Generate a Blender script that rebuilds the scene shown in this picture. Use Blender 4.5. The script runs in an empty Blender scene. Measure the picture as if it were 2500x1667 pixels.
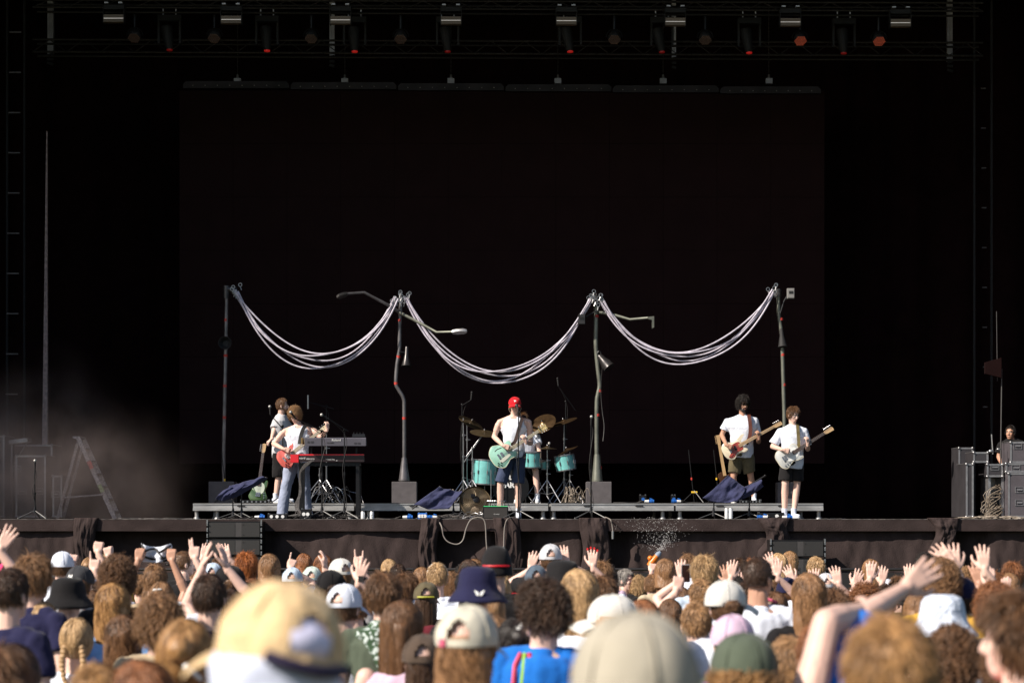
import bpy, bmesh, math, random
import numpy as np
from mathutils import Vector as V, Matrix, noise
R = math.radians; PI = math.pi
sc = bpy.context.scene; C = sc.collection
random.seed(7)
# ------------------------------------------------------------------ camera, world, sun, exposure
F = 4861.0; D0 = 30.8; HZ = 1262.0; HC = 2.0          # focal length in photo pixels, camera-to-stage, horizon row, eye height
cam = bpy.data.objects.new('camera', bpy.data.cameras.new('camera')); C.objects.link(cam)
cam.location = (0, -D0, HC); cam.rotation_euler = (R(90), 0, 0)
cam.data.lens = 70; cam.data.sensor_width = 36; cam.data.shift_y = (HZ-833.5)/2500
cam.data.clip_start = .1; cam.data.clip_end = 2000
cam.data.dof.use_dof = True; cam.data.dof.focus_distance = 31.5; cam.data.dof.aperture_fstop = 3.0
sc.camera = cam
SUN = V((-.665, -.42, .61)).normalized()
w = bpy.data.worlds.new('World'); sc.world = w; w.use_nodes = True
nt = w.node_tree; bg = nt.nodes['Background']; sky = nt.nodes.new('ShaderNodeTexSky')
sky.sky_type = 'NISHITA'; sky.sun_disc = False; sky.sun_elevation = math.asin(SUN.z); sky.sun_rotation = math.atan2(SUN.x, SUN.y)
nt.links.new(sky.outputs[0], bg.inputs[0]); bg.inputs[1].default_value = .075
sl = bpy.data.lights.new('sun', 'SUN'); sl.energy = 5.0; sl.angle = R(.5); sl.color = (1, .905, .79)
so = bpy.data.objects.new('sun', sl); C.objects.link(so); so.rotation_euler = SUN.to_track_quat('Z', 'Y').to_euler(); so.location = SUN*60
sc.view_settings.view_transform = 'Standard'; sc.view_settings.look = 'None'
sc.view_settings.gamma = 1; sc.view_settings.use_curve_mapping = False; sc.view_settings.exposure = .50

# ------------------------------------------------------------------ helpers
def W(px, py, Y):                                      # photo pixel at stage depth Y -> point in metres
    d = Y + D0
    return V(((px-1250)*d/F, Y, HC - (py-HZ)*d/F))
def tag(o, label=None, cat=None, group=None, kind=None):
    if label: o['label'] = label
    if cat: o['category'] = cat
    if group: o['group'] = group
    if kind: o['kind'] = kind
    return o
def empty(name, loc, label=None, cat=None, group=None):
    o = bpy.data.objects.new(name, None); C.objects.link(o); o.location = loc; o.empty_display_size = .1
    return tag(o, label, cat, group)
_inv = {}
def attach(o, parent):
    o.parent = parent
    l = parent.location.copy() if not parent.parent else V((0, 0, 0))
    o.matrix_parent_inverse = Matrix.Translation(-l)
class MB:
    def __init__(s): s.v = []; s.f = []; s.m = []; s.cur = 0; s.T = None
    def add(s, vs, fs):
        b = len(s.v)
        if s.T is not None: vs = [s.T @ V(p) for p in vs]
        s.v += [tuple(p) for p in vs]; s.f += [tuple(i+b for i in f) for f in fs]; s.m += [s.cur]*len(fs)
        return s
    def box(s, a, b, rot=None, ctr=None):              # box between corners
        (x0, y0, z0), (x1, y1, z1) = a, b
        vs = [V(p) for p in ((x0,y0,z0),(x1,y0,z0),(x1,y1,z0),(x0,y1,z0),(x0,y0,z1),(x1,y0,z1),(x1,y1,z1),(x0,y1,z1))]
        if rot is not None:
            c = V(ctr) if ctr is not None else V(((x0+x1)/2, (y0+y1)/2, (z0+z1)/2)); vs = [c + rot @ (p-c) for p in vs]
        return s.add(vs, [(0,3,2,1),(4,5,6,7),(0,1,5,4),(1,2,6,5),(2,3,7,6),(3,0,4,7)])
    def tube(s, pts, rad, n=8, caps=True):
        pts = [V(p) for p in pts]
        if not hasattr(rad, '__len__'): rad = [rad]*len(pts)
        vs = []; fs = []; prev = None
        for i, p in enumerate(pts):
            t = (pts[min(i+1, len(pts)-1)] - pts[max(i-1, 0)])
            if t.length < 1e-9: t = V((0, 0, 1))
            t.normalize()
            if prev is None: a = t.cross(V((0, 0, 1)) if abs(t.z) < .9 else V((1, 0, 0))).normalized()
            else: a = (prev - t*prev.dot(t)).normalized()
            prev = a; b = t.cross(a)
            for k in range(n):
                an = 2*PI*k/n; vs.append(p + (a*math.cos(an) + b*math.sin(an))*rad[i])
        for i in range(len(pts)-1):
            for k in range(n):
                k2 = (k+1) % n; fs.append((i*n+k, i*n+k2, (i+1)*n+k2, (i+1)*n+k))
        if caps: fs.append(tuple(range(n-1, -1, -1))); fs.append(tuple(range((len(pts)-1)*n, len(pts)*n)))
        return s.add(vs, fs)
    def cyl(s, p0, p1, r0, r1=None, n=12): return s.tube([p0, p1], [r0, r0 if r1 is None else r1], n)
    def ell(s, c, r, rot=None, nu=12, nv=8):
        c = V(c); r = (r, r, r) if not hasattr(r, '__len__') else r
        vs = [V((0, 0, -r[2]))]
        for j in range(1, nv):
            ph = -PI/2 + PI*j/nv
            for i in range(nu):
                th = 2*PI*i/nu; vs.append(V((r[0]*math.cos(ph)*math.cos(th), r[1]*math.cos(ph)*math.sin(th), r[2]*math.sin(ph))))
        vs.append(V((0, 0, r[2])))
        if rot is not None: vs = [rot @ p for p in vs]
        vs = [p+c for p in vs]; fs = []
        for i in range(nu): fs.append((0, 1+(i+1) % nu, 1+i))
        for j in range(nv-2):
            for i in range(nu):
                a = 1+j*nu+i; b = 1+j*nu+(i+1) % nu; fs.append((a, b, b+nu, a+nu))
        l = len(vs)-1
        for i in range(nu): fs.append((l, 1+(nv-2)*nu+i, 1+(nv-2)*nu+(i+1) % nu))
        return s.add(vs, fs)
    def cap(s, p0, p1, r0, r1=None, n=10):             # capsule
        r1 = r0 if r1 is None else r1
        s.tube([p0, p1], [r0, r1], n); s.ell(p0, r0, None, n, 6); s.ell(p1, r1, None, n, 6); return s
    def lathe(s, prof, M=None, n=20):                  # profile (r, z)
        vs = []; fs = []
        for (r, z) in prof:
            for k in range(n): vs.append(V((r*math.cos(2*PI*k/n), r*math.sin(2*PI*k/n), z)))
        for j in range(len(prof)-1):
            for k in range(n):
                k2 = (k+1) % n; fs.append((j*n+k, j*n+k2, (j+1)*n+k2, (j+1)*n+k))
        fs.append(tuple(range(n-1, -1, -1))); fs.append(tuple(range((len(prof)-1)*n, len(prof)*n)))
        if M is not None: vs = [M @ p for p in vs]
        return s.add(vs, fs)
    def prism(s, out, z0, z1, M=None, bev=0):          # outline (x, y) extruded z0..z1
        n = len(out); cx = sum(p[0] for p in out)/n; cy = sum(p[1] for p in out)/n
        def sh(p, k):
            d = V((p[0]-cx, p[1]-cy)); l = max(d.length, 1e-6); return (p[0]-d.x/l*k, p[1]-d.y/l*k)
        lv = [(out, z0, bev), (out, z0+bev, 0), (out, z1-bev, 0), (out, z1, bev)] if bev else [(out, z0, 0), (out, z1, 0)]
        vs = []; fs = []
        for (o, z, k) in lv: vs += [V((*sh(p, k), z)) for p in o]
        for j in range(len(lv)-1):
            for i in range(n):
                i2 = (i+1) % n; fs.append((j*n+i, j*n+i2, (j+1)*n+i2, (j+1)*n+i))
        fs.append(tuple(range(n-1, -1, -1))); fs.append(tuple(range((len(lv)-1)*n, len(lv)*n)))
        if M is not None: vs = [M @ p for p in vs]
        return s.add(vs, fs)
    def grid(s, fn, nu, nv, thick=None):               # fn(u, v) -> point; a closed sheet when thick is given
        P = [[V(fn(i/nu, j/nv)) for i in range(nu+1)] for j in range(nv+1)]
        vs = [p for r in P for p in r]; n = nu+1
        fs = [(j*n+i, j*n+i+1, (j+1)*n+i+1, (j+1)*n+i) for j in range(nv) for i in range(nu)]
        if thick is not None:
            t = V(thick); b = len(vs); vs += [p+t for p in vs]; fs += [tuple(k+b for k in reversed(f)) for f in fs]
            ed = [j*n for j in range(nv+1)]
            for j in range(nv): fs.append((j*n, (j+1)*n, (j+1)*n+b, j*n+b)); fs.append(((j+1)*n+nu, j*n+nu, j*n+nu+b, (j+1)*n+nu+b))
            for i in range(nu): fs.append((i+1, i, i+b, i+1+b)); fs.append((nv*n+i, nv*n+i+1, nv*n+i+1+b, nv*n+i+b))
        return s.add(vs, fs)
    def mesh(s, name, mats=None, smooth=True):
        m = bpy.data.meshes.new(name); m.from_pydata(s.v, [], s.f)
        if mats is not None:
            for q in (mats if isinstance(mats, (list, tuple)) else [mats]): m.materials.append(q)
            if isinstance(mats, (list, tuple)) and len(mats) > 1: m.polygons.foreach_set('material_index', s.m)
        if smooth: m.polygons.foreach_set('use_smooth', [True]*len(s.f))
        m.validate(); m.update()
        return m
    def build(s, name, mat, parent=None, smooth=False, sharp=35):
        m = s.mesh(name, mat, smooth)
        if smooth and sharp:
            try: m.set_sharp_from_angle(angle=R(sharp))
            except Exception: pass
        o = bpy.data.objects.new(name, m); C.objects.link(o)
        if parent is not None: attach(o, parent)
        return o
def link(name, mesh, parent=None, mat=None):
    o = bpy.data.objects.new(name, mesh); C.objects.link(o)
    if mat is not None:
        if not mesh.materials: mesh.materials.append(mat)
        o.material_slots[0].link = 'OBJECT'; o.material_slots[0].material = mat
    if parent is not None: attach(o, parent)
    return o
tmp = bpy.data.scenes.new('tmp')
def tdg():
    with bpy.context.temp_override(scene=tmp, view_layer=tmp.view_layers[0]): dg = bpy.context.evaluated_depsgraph_get()
    dg.update(); return dg
def remesh(mb, voxel, it=2, wr=0, wrs=9.0, seed=0):    # overlapping volumes -> one continuous skin
    m = mb.mesh('t', None, False); o = bpy.data.objects.new('t', m); tmp.collection.objects.link(o)
    a = o.modifiers.new('r', 'REMESH'); a.mode = 'VOXEL'; a.voxel_size = voxel; a.use_smooth_shade = True
    if it: b = o.modifiers.new('s', 'SMOOTH'); b.factor = .5; b.iterations = it
    dg = tdg()
    me = bpy.data.meshes.new_from_object(o.evaluated_get(dg), depsgraph=dg)
    bpy.data.objects.remove(o); bpy.data.meshes.remove(m)
    if wr:
        n = len(me.vertices); co = np.empty(n*3, 'f'); no = np.empty(n*3, 'f')
        me.vertices.foreach_get('co', co); me.vertices.foreach_get('normal', no); co = co.reshape(-1, 3); no = no.reshape(-1, 3)
        for i in range(n):
            p = V(co[i]); q = V((p.x*wrs+seed, p.y*wrs, p.z*wrs*.8))
            d = noise.noise(q) + .6*abs(noise.noise(q*2.1+V((5, 3, 1))))
            co[i] += no[i]*d*wr
        me.vertices.foreach_set('co', co.ravel())
    me.polygons.foreach_set('use_smooth', [True]*len(me.polygons)); me.update()
    return me
def geo(me):
    n = len(me.vertices); co = np.empty(n*3, 'f'); me.vertices.foreach_get('co', co)
    return co.reshape(-1, 3), [tuple(p.vertices) for p in me.polygons]
def spline(pts, sub=6, closed=False):
    pts = [V(p) for p in pts]; n = len(pts); out = []
    g = (lambda i: pts[i % n]) if closed else (lambda i: pts[max(0, min(n-1, i))])
    for i in range(n if closed else n-1):
        a, b, c, d = g(i-1), g(i), g(i+1), g(i+2)
        for k in range(sub):
            t = k/sub; out.append(.5*((2*b) + (c-a)*t + (2*a-5*b+4*c-d)*t*t + (3*b-a-3*c+d)*t**3))
    if not closed: out.append(pts[-1])
    return out
MATS = {}
def mat(name, col, rough=.6, metal=0, var=.12, vs=6, bump=0, bs=40, emit=None, coat=0, stretch=None, trans=0, sheen=0):
    if name in MATS: return MATS[name]
    m = bpy.data.materials.new(name); MATS[name] = m; m.use_nodes = True; t = m.node_tree; p = t.nodes['Principled BSDF']
    p.inputs['Roughness'].default_value = rough; p.inputs['Metallic'].default_value = metal
    if rough >= .85: p.inputs['Specular IOR Level'].default_value = .12
    if coat: p.inputs['Coat Weight'].default_value = coat
    if sheen: p.inputs['Sheen Weight'].default_value = sheen
    tc = t.nodes.new('ShaderNodeTexCoord'); src = tc.outputs['Object']
    if stretch:
        mp = t.nodes.new('ShaderNodeMapping'); mp.inputs['Scale'].default_value = stretch; t.links.new(src, mp.inputs[0]); src = mp.outputs[0]
    nz = t.nodes.new('ShaderNodeTexNoise'); nz.inputs['Scale'].default_value = vs; nz.inputs['Detail'].default_value = 5; t.links.new(src, nz.inputs['Vector'])
    cr = t.nodes.new('ShaderNodeValToRGB'); cr.color_ramp.elements[0].position = .3; cr.color_ramp.elements[1].position = .7
    cr.color_ramp.elements[0].color = (*[max(0, c*(1-var)) for c in col], 1); cr.color_ramp.elements[1].color = (*[min(1, c*(1+var)) for c in col], 1)
    t.links.new(nz.outputs[0], cr.inputs[0]); t.links.new(cr.outputs[0], p.inputs['Base Color'])
    if bump:
        n2 = t.nodes.new('ShaderNodeTexNoise'); n2.inputs['Scale'].default_value = bs; n2.inputs['Detail'].default_value = 4; t.links.new(src, n2.inputs['Vector'])
        b = t.nodes.new('ShaderNodeBump'); b.inputs['Strength'].default_value = bump; b.inputs['Distance'].default_value = .02
        t.links.new(n2.outputs[0], b.inputs['Height']); t.links.new(b.outputs[0], p.inputs['Normal'])
    if emit: p.inputs['Emission Color'].default_value = (*emit[:3], 1); p.inputs['Emission Strength'].default_value = emit[3]
    return m
def rgb(r, g, b):                                      # sRGB 0-255 surface colour -> linear
    f = lambda c: (c/255/12.92) if c/255 <= .04045 else ((c/255+.055)/1.055)**2.4
    return (f(r), f(g), f(b))
def textobj(s, size, M, mt, parent, name='lettering', bold=0.0, align='CENTER'):
    c = bpy.data.curves.new('txt', 'FONT'); c.body = s; c.size = size; c.extrude = .001; c.align_x = align; c.align_y = 'CENTER'; c.offset = bold
    o = bpy.data.objects.new('txt', c); tmp.collection.objects.link(o); dg = tdg()
    me = bpy.data.meshes.new_from_object(o.evaluated_get(dg), depsgraph=dg); bpy.data.objects.remove(o); me.materials.clear(); me.materials.append(mt)
    me.transform(M); return link(name, me, parent)
def frame(o, x, y=None, up=V((0, 0, 1))):              # matrix: local x along x, local z towards y-ish normal
    x = V(x).normalized(); z = V(y).normalized(); z = (z - x*z.dot(x)).normalized(); yy = z.cross(x)
    M = Matrix((x, yy, z)).transposed().to_4x4(); M.translation = V(o); return M
# wall-facing-camera text frame: local x = right, local y = up, local z = towards the camera
def facing(o, tilt=0): return Matrix.Translation(V(o)) @ Matrix.Rotation(R(90), 4, 'X') @ Matrix.Rotation(tilt, 4, 'Z')

black = mat('matt_black', (.012, .011, .012), .7); blackm = mat('black_metal', (.018, .018, .02), .4, .6)
steel = mat('bare_steel', (.42, .42, .43), .35, .9, vs=20); alu = mat('worn_aluminium', (.50, .49, .50), .45, .7, vs=14, bump=.1)
chrome = mat('chrome', (.34, .34, .36), .30, .9, .1)
bluep = mat('blue_plastic', (.015, .11, .42), .4); whitep = mat('white_plastic', (.75, .75, .74), .4); redt = mat('red_tape', (.45, .03, .02), .6)
cablem = mat('black_cable', (.02, .018, .018), .5); yel = mat('yellow_tape', (.7, .45, .03), .6)

# ------------------------------------------------------------------ ground, stage and its shell
FZ = 1.968                                             # stage floor height
g = MB(); g.grid(lambda u, v: (-200+400*u, -200+400*v, .03*noise.noise(V((u*90, v*90, 0)))-.03), 60, 60)
tag(g.build('ground', mat('trodden_grass', (.06, .065, .03), .95, var=.5, vs=3, bump=.5)), kind='structure')

cloth = mat('stage_cloth', (.042, .0300, .0290), .9, var=.22, vs=4, bump=.4, bs=60)
drape = mat('black_drape', (.012, .0040, .0046), .95, var=.3, vs=3)
st = empty('stage', (0, 0, 0), 'wide black festival stage with cloth skirt hanging below its front edge', 'stage')
b = MB(); b.box((-12, .012, FZ-.11), (12, 14, FZ)); b.build('deck', mat('stage_ply', (.035, .030, .030), .75, var=.35, vs=9, bump=.2), st)
b = MB(); b.box((-10, -.018, FZ-.004), (10, .010, FZ+.004)); b.build('edge_trim', mat('scuffed_trim', (.16, .14, .13), .5, .3, var=.7, vs=25, stretch=(.6, 1, 1)), st)
def band(u, v):
    x = -10+20*u; z = FZ-.008-.175*v
    return (x, -.03-.012*v*noise.noise(V((x*3.1, z*4, 0)))-.006*abs(noise.noise(V((x*9, z*3, 2)))), z)
b = MB(); b.grid(band, 400, 6, (0, .02, 0)); b.build('valance', cloth, st, True)
off = [(-400,.05),(0,.05),(60,.02),(190,.03),(222,.35),(500,.34),(600,.40),(650,.20),(690,.07),(900,.02),(1035,.04),(1065,.42),(1150,.34),(1195,.16),(1215,.20),(1260,.34),(1330,.12),(1410,.06),(1425,.1),(1480,.45),(1520,.40),(1570,.12),(1900,.05),(2000,.12),(2100,.08),(2280,.06),(2320,.42),(2380,.30),(2440,.06),(2900,.05)]
def lerp_t(tb, x):
    if x <= tb[0][0]: return tb[0][1]
    for (a, p), (c, q) in zip(tb, tb[1:]):
        if x <= c: t = (x-a)/(c-a); t = t*t*(3-2*t); return p+(q-p)*t
    return tb[-1][1]
def skirt(u, v):
    x = -10+20*u; px = 1250+x*F/D0; z = (FZ-.12)*(1-v)+.02
    o = lerp_t(off, px + 60*v*math.sin(px*.013)); o = o*(1-.35*v) - .18*v
    f = noise.noise(V((x*2.3+z*.35, z*.35, 1)))*.085 + noise.noise(V((x*5.5-z*1.4, z*.6, 4)))*.050 + abs(noise.noise(V((x*9+z*2.6, z*1.1, 7))))*.035 + noise.noise(V((x*20+z*4, z*3, 9)))*.008
    sw = abs(math.sin(x*1.9+z*1.3*math.sin(x*.8)))**6*.05
    return (x, o + (.35+.9*v)*f - sw*v + .02, z)
b = MB(); b.grid(skirt, 700, 46); b.build('skirt', cloth, st, True, 0)
def bunch(px0, px1, drop, seed, proud=.12, tuck=.7, name='gathered_cloth'):
    x0 = (px0-1250)*D0/F; x1 = (px1-1250)*D0/F; wd = x1-x0
    def fn(u, v):
        z = FZ+.022-drop*v; k = 1-(1-tuck)*math.sin(min(1, v*1.25)*PI)*.7; x = (x0+x1)/2+(u-.5)*wd*k + .03*math.sin(v*7+seed)
        e = math.sin(u*PI)**.45
        f = noise.noise(V((u*2.5+seed, v*2.5, 1)))*.07 + noise.noise(V((u*5+seed+v*2, v*5, 5)))*.05 + abs(noise.noise(V((u*9+seed, v*8, 9))))*.035
        return (x, -.04-proud*e*(.55+.45*min(1, v*5))-f*e*.9, z)
    b = MB(); b.grid(fn, 34, 48, (0, .03, 0)); return b.build(name, cloth, st, True, 0)
bunch(182, 242, 1.25, 3, .08, .8); bunch(1024, 1072, 1.15, 8, .08, .9); bunch(1206, 1268, 1.5, 12, .03, 1); bunch(1418, 1486, 1.05, 17, .07, 1)
bunch(1852, 1936, .62, 23, .09, .5); bunch(2264, 2344, .68, 31, .10, .45)

rf = empty('stage_roof', (0, 6, FZ), 'black stage roof with side and back drapes enclosing the stage', 'stage roof')
b = MB(); b.box((-12, -1.2, 13.4), (12, 14, 13.9)); b.build('roof', black, rf)
def foldwall(x0, y0, x1, y1, z0, z1, nm, amp=.12):
    L = math.hypot(x1-x0, y1-y0); nx, ny = (y1-y0)/L, -(x1-x0)/L
    def fn(u, v):
        s = u*L; a = amp*math.sin(s*7+1.5*math.sin(s*1.3))*.5+amp*.5*noise.noise(V((s*2, v*3, 2)))
        return (x0+(x1-x0)*u+nx*a, y0+(y1-y0)*u+ny*a, z0+(z1-z0)*v)
    b = MB(); b.grid(fn, int(L*16), 10, (nx*.03, ny*.03, 0)); return b.build(nm, drape, rf, True, 0)
foldwall(-11.8, 13.2, 11.8, 13.2, FZ, 13.4, 'back_drape'); foldwall(-11.6, -.6, -11.9, 13.2, 0, 13.4, 'side_drape'); foldwall(11.6, -.6, 11.9, 13.2, 0, 13.4, 'side_drape')
foldwall(-18, -.9, -11.5, -.9, 0, 13.9, 'wing_drape'); foldwall(11.6, -.9, 18, -.9, 0, 13.9, 'wing_drape')

# LED wall
YS = 11.0
def rect(px0, py0, px1, py1, Y): a = W(px0, py1, Y); c = W(px1, py0, Y); return a, c
sc_ = empty('led_screen', W(1227, 1130, YS), 'huge dark unlit video wall hanging behind the band', 'screen')
led = mat('led_panel', (.027, .0125, .0130), .95, var=.12, vs=2, bump=.15, bs=90)
a, c = rect(438, 222, 2013, 1131, YS)
b = MB(); ncol = 12; nrow = 7
for i in range(ncol):
    for j in range(nrow):
        x0 = a.x+(c.x-a.x)*i/ncol; x1 = a.x+(c.x-a.x)*(i+1)/ncol; z0 = a.z+(c.z-a.z)*j/nrow; z1 = a.z+(c.z-a.z)*(j+1)/nrow
        b.box((x0+.002, YS+.003*((i*3+j*5) % 3), z0+.002), (x1-.002, YS+.1, z1-.002))
b.build('panel', led, sc_)
hdr = mat('header_metal', (.035, .028, .031), .5, .4, var=.5, vs=2); dots = mat('header_bolts', (.7, .66, .62), .3, .6)
for k in range(6):
    p0 = W(448+k*262, 200+k*2.6, YS-.05); p1 = W(448+k*262+258, 217+k*2.6, YS-.05)
    if k == 5: p1.x = W(2003, 0, YS-.05).x
    b = MB(); b.prism([(p0.x+.06, p0.z), (p1.x-.06, p0.z), (p1.x, p0.z-.06), (p1.x, p1.z), (p0.x, p1.z), (p0.x, p0.z-.06)], -.06, .06, Matrix.Translation((0, YS-.05, 0)) @ Matrix.Rotation(R(90), 4, 'X') if False else Matrix(((1,0,0,0),(0,0,1,YS-.05),(0,1,0,0),(0,0,0,1))))
    h = b.build('header_beam', hdr, sc_)
    b = MB()
    for q in range(8): x = p0.x+(p1.x-p0.x)*(q+.8)/8.6; b.ell((x, YS-.115, (p0.z+p1.z)/2-.02), .010, None, 6, 4)
    b.build('bolt', dots, h)
for px in (580, 842, 1101, 1362, 1619, 1877):          # hoist chains of the video wall
    t = empty('hoist_chain', W(px, 200, YS-.02)); tag(t, None, 'chain', 'hoist chains above the video wall')
    t['label'] = 'thin hoist chain above the video wall, ' + {580:'leftmost of the six', 842:'second from the left', 1101:'third from the left', 1362:'third from the right', 1619:'second from the right', 1877:'rightmost of the six'}[px]
    b = MB(); p = W(px, 203, YS-.02)
    for k in range(60):
        q = p+V((0, 0, .05+k*.045)); b.tube([q, q+V((0, 0, .05))], .006 if k % 2 else .010, 4)
    b.build('chain', mat('chain_steel', (.12, .11, .11), .5, .6), t)
    b = MB(); b.box(p+V((-.07, -.05, -.02)), p+V((.07, .05, .09))); b.cyl(p+V((0, 0, .09)), p+V((0, 0, .17)), .03, .02); b.build('hook', mat('hook_metal', (.35, .33, .33), .4, .7), t, True)

# roof steel posts seen between the lamps
psteel = mat('galvanised', (.34, .33, .35), .5, .5, var=.2, vs=6, bump=.1)
for px, y0, y1, wpx, Y, lb in ((124, -30, 133, 14, 9.5, 'grey hanging steel strut at the far left of the roof rig'), (811, -30, 138, 12, 9.5, 'pale steel strut hanging behind the third wash bar from the left'), (1645, -30, 142, 10, 9.5, 'pale steel strut hanging behind the third wash bar from the right'), (2318, -30, 150, 13, 9.5, 'grey hanging steel strut at the far right of the roof rig')):
    t = empty('steel_strut', W(px, y1, Y), lb, 'strut', 'steel struts in the roof')
    hw = wpx/2*(Y+D0)/F; a = W(px, y1, Y); c = W(px, y0, Y)
    b = MB(); b.box((a.x-hw, Y-.05, a.z), (a.x-hw*.25, Y+.05, c.z)); b.box((a.x+hw*.25, Y-.05, a.z), (a.x+hw, Y+.05, c.z)); b.box((a.x-hw*.25, Y-.03, a.z), (a.x+hw*.25, Y+.04, c.z)); b.build('beam', psteel, t)
    b = MB()
    for k in range(3): z = a.z-.02-k*.09; b.box((a.x-hw*1.1, Y-.07, z-.03), (a.x+hw*1.1, Y-.052, z+.02), Matrix.Rotation(.3*(k-1), 3, 'Y'))
    b.build('clamp', black, t)

# lighting truss (two chords + lattice) and its lamps
YT = 7.0
def truss(pxs, y_top, y_bot, Y, label, name='lighting_truss'):
    t = empty(name, W(pxs[0], y_bot, Y), label, 'truss')
    tm = mat('black_truss', (.045, .04, .04), .4, .7, var=.5, vs=30)
    P = [W(pxs[0], y_top, Y), W(pxs[1], y_top+8, Y), W(pxs[0], y_bot, Y), W(pxs[1], y_bot+10, Y)]
    for nm, a, c in (('chord', P[0], P[1]), ('chord', P[2], P[3]), ('chord', P[0]+V((0, .35, 0)), P[1]+V((0, .35, 0))), ('chord', P[2]+V((0, .35, 0)), P[3]+V((0, .35, 0)))):
        b = MB(); b.cyl(a, c, .022, n=8); b.build(nm, tm, t, True)
    n = 56
    for oy in (0, .35):
     b = MB()
     for k in range(n):
        f0 = k/n; f1 = (k+1)/n
        a, c = (P[0].lerp(P[1], f0), P[2].lerp(P[3], f1)) if k % 2 else (P[2].lerp(P[3], f0), P[0].lerp(P[1], f1))
        b.cyl(a+V((0, oy, 0)), c+V((0, oy, 0)), .010, n=6)
     b.build('lattice', tm, t, True); return t
truss((80, 2400), 97, 127, YT, 'long black lattice truss under the roof, carrying the red-tipped lamps')
truss((80, 2400), 0, 18, YT-1.2, 'upper black lattice truss at the top of the picture', 'upper_truss')
wash = mat('wash_panel', (.20, .15, .11), .5, var=.35, vs=60); tube = mat('strobe_tube', (.8, .78, .75), .3, emit=(1, .95, .9, .18))
def along(v, cs): return (cs[0]+(cs[-1]-cs[0]))
ordn = ['leftmost', 'second from the left', 'third from the left', 'fourth from the left', 'fourth from the right', 'third from the right', 'second from the right', 'rightmost']
for k, (px, py) in enumerate(((277, 45), (564, 48), (831, 49), (1101, 50), (1383, 51), (1649, 53), (1930, 54), (2199, 56))):
    Y = YT-1.3; t = empty('wash_bar', W(px, py, Y), 'tan strobe panel with thin bright tube, ' + ordn[k] + ' of eight', 'stage light', 'strobe panels under the roof')
    a = W(px-24.5, py+9, Y); c = W(px+24.5, py-9, Y); m_ = (a.z+c.z)/2
    b = MB(); b.box((a.x, Y, a.z), (c.x, Y+.12, m_-.012)); b.box((a.x, Y, m_+.012), (c.x, Y+.12, c.z)); b.box((a.x, Y+.02, m_-.012), (c.x, Y+.1, m_+.012)); b.build('panel', wash, t)
    b = MB(); b.cyl((a.x+.005, Y+.008, m_), (c.x-.005, Y+.008, m_), .007, n=8); b.build('tube', tube, t, True)
    b = MB(); b.box((a.x-.012, Y-.01, a.z-.02), (a.x-.001, Y+.14, c.z+.18)); b.box((c.x+.001, Y-.01, a.z-.02), (c.x+.012, Y+.14, c.z+.18)); b.box((a.x+.001, Y+.01, c.z+.10), (c.x-.001, Y+.13, c.z+.18)); b.build('bracket', black, t)
    b = MB()
    for s in (-1, 1): b.box((W(px+s*17, 0, Y).x-.035, Y-.03, c.z+.20), (W(px+s*17, 0, Y).x+.035, Y+.05, c.z+.225)); 
    b.build('clamp', mat('bright_clamp', (.5, .47, .46), .4, .7), t)
comb = [mat('honeycomb_dim', (.16, .09, .06), .4, var=.5, vs=40), mat('honeycomb_lit', (.5, .12, .06), .4, var=.5, vs=40, emit=(1, .16, .07, .05))]
for k, (px, py) in enumerate(((328, 90), (523, 91), (760, 92), (978, 93), (1500, 94), (1722, 95), (1954, 97), (2146, 98))):
    Y = YT-.9; c = W(px, py, Y); t = empty('beam_light', c, 'round honeycomb beam light hanging under the roof, ' + ordn[k] + ' of eight', 'stage light', 'honeycomb lights under the roof')
    b = MB(); b.lathe([(.02, .14), (.09, .12), (.12, .03), (.118, -.02), (.10, -.045)], Matrix.Translation(c) @ Matrix.Rotation(R(-38), 4, 'X'), 20); b.build('head', black, t, True)
    b = MB(); M = Matrix.Translation(c) @ Matrix.Rotation(R(-38), 4, 'X')
    for i in range(-3, 4):
        for j in range(-3, 4):
            x = (i+.5*(j % 2))*.034; y = j*.030
            if x*x+y*y < .0115: b.ell(M @ V((x, y, -.047)), (.0165, .0165, .012), None, 8, 5)
    b.build('lens', comb[1 if k >= 6 else 0], t, True)
    b = MB(); b.tube([c+V((.145*math.cos(a), .03, .145*math.sin(a)+.03)) for a in [PI*i/12 for i in range(13)]], .012, 6); b.cyl(c+V((0, .03, .17)), c+V((0, .03, .42)), .03); b.build('yoke', blackm, t, True)
rl = mat('red_led', (.5, .02, .02), .4, emit=(1, .03, .02, .14)); 
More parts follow.
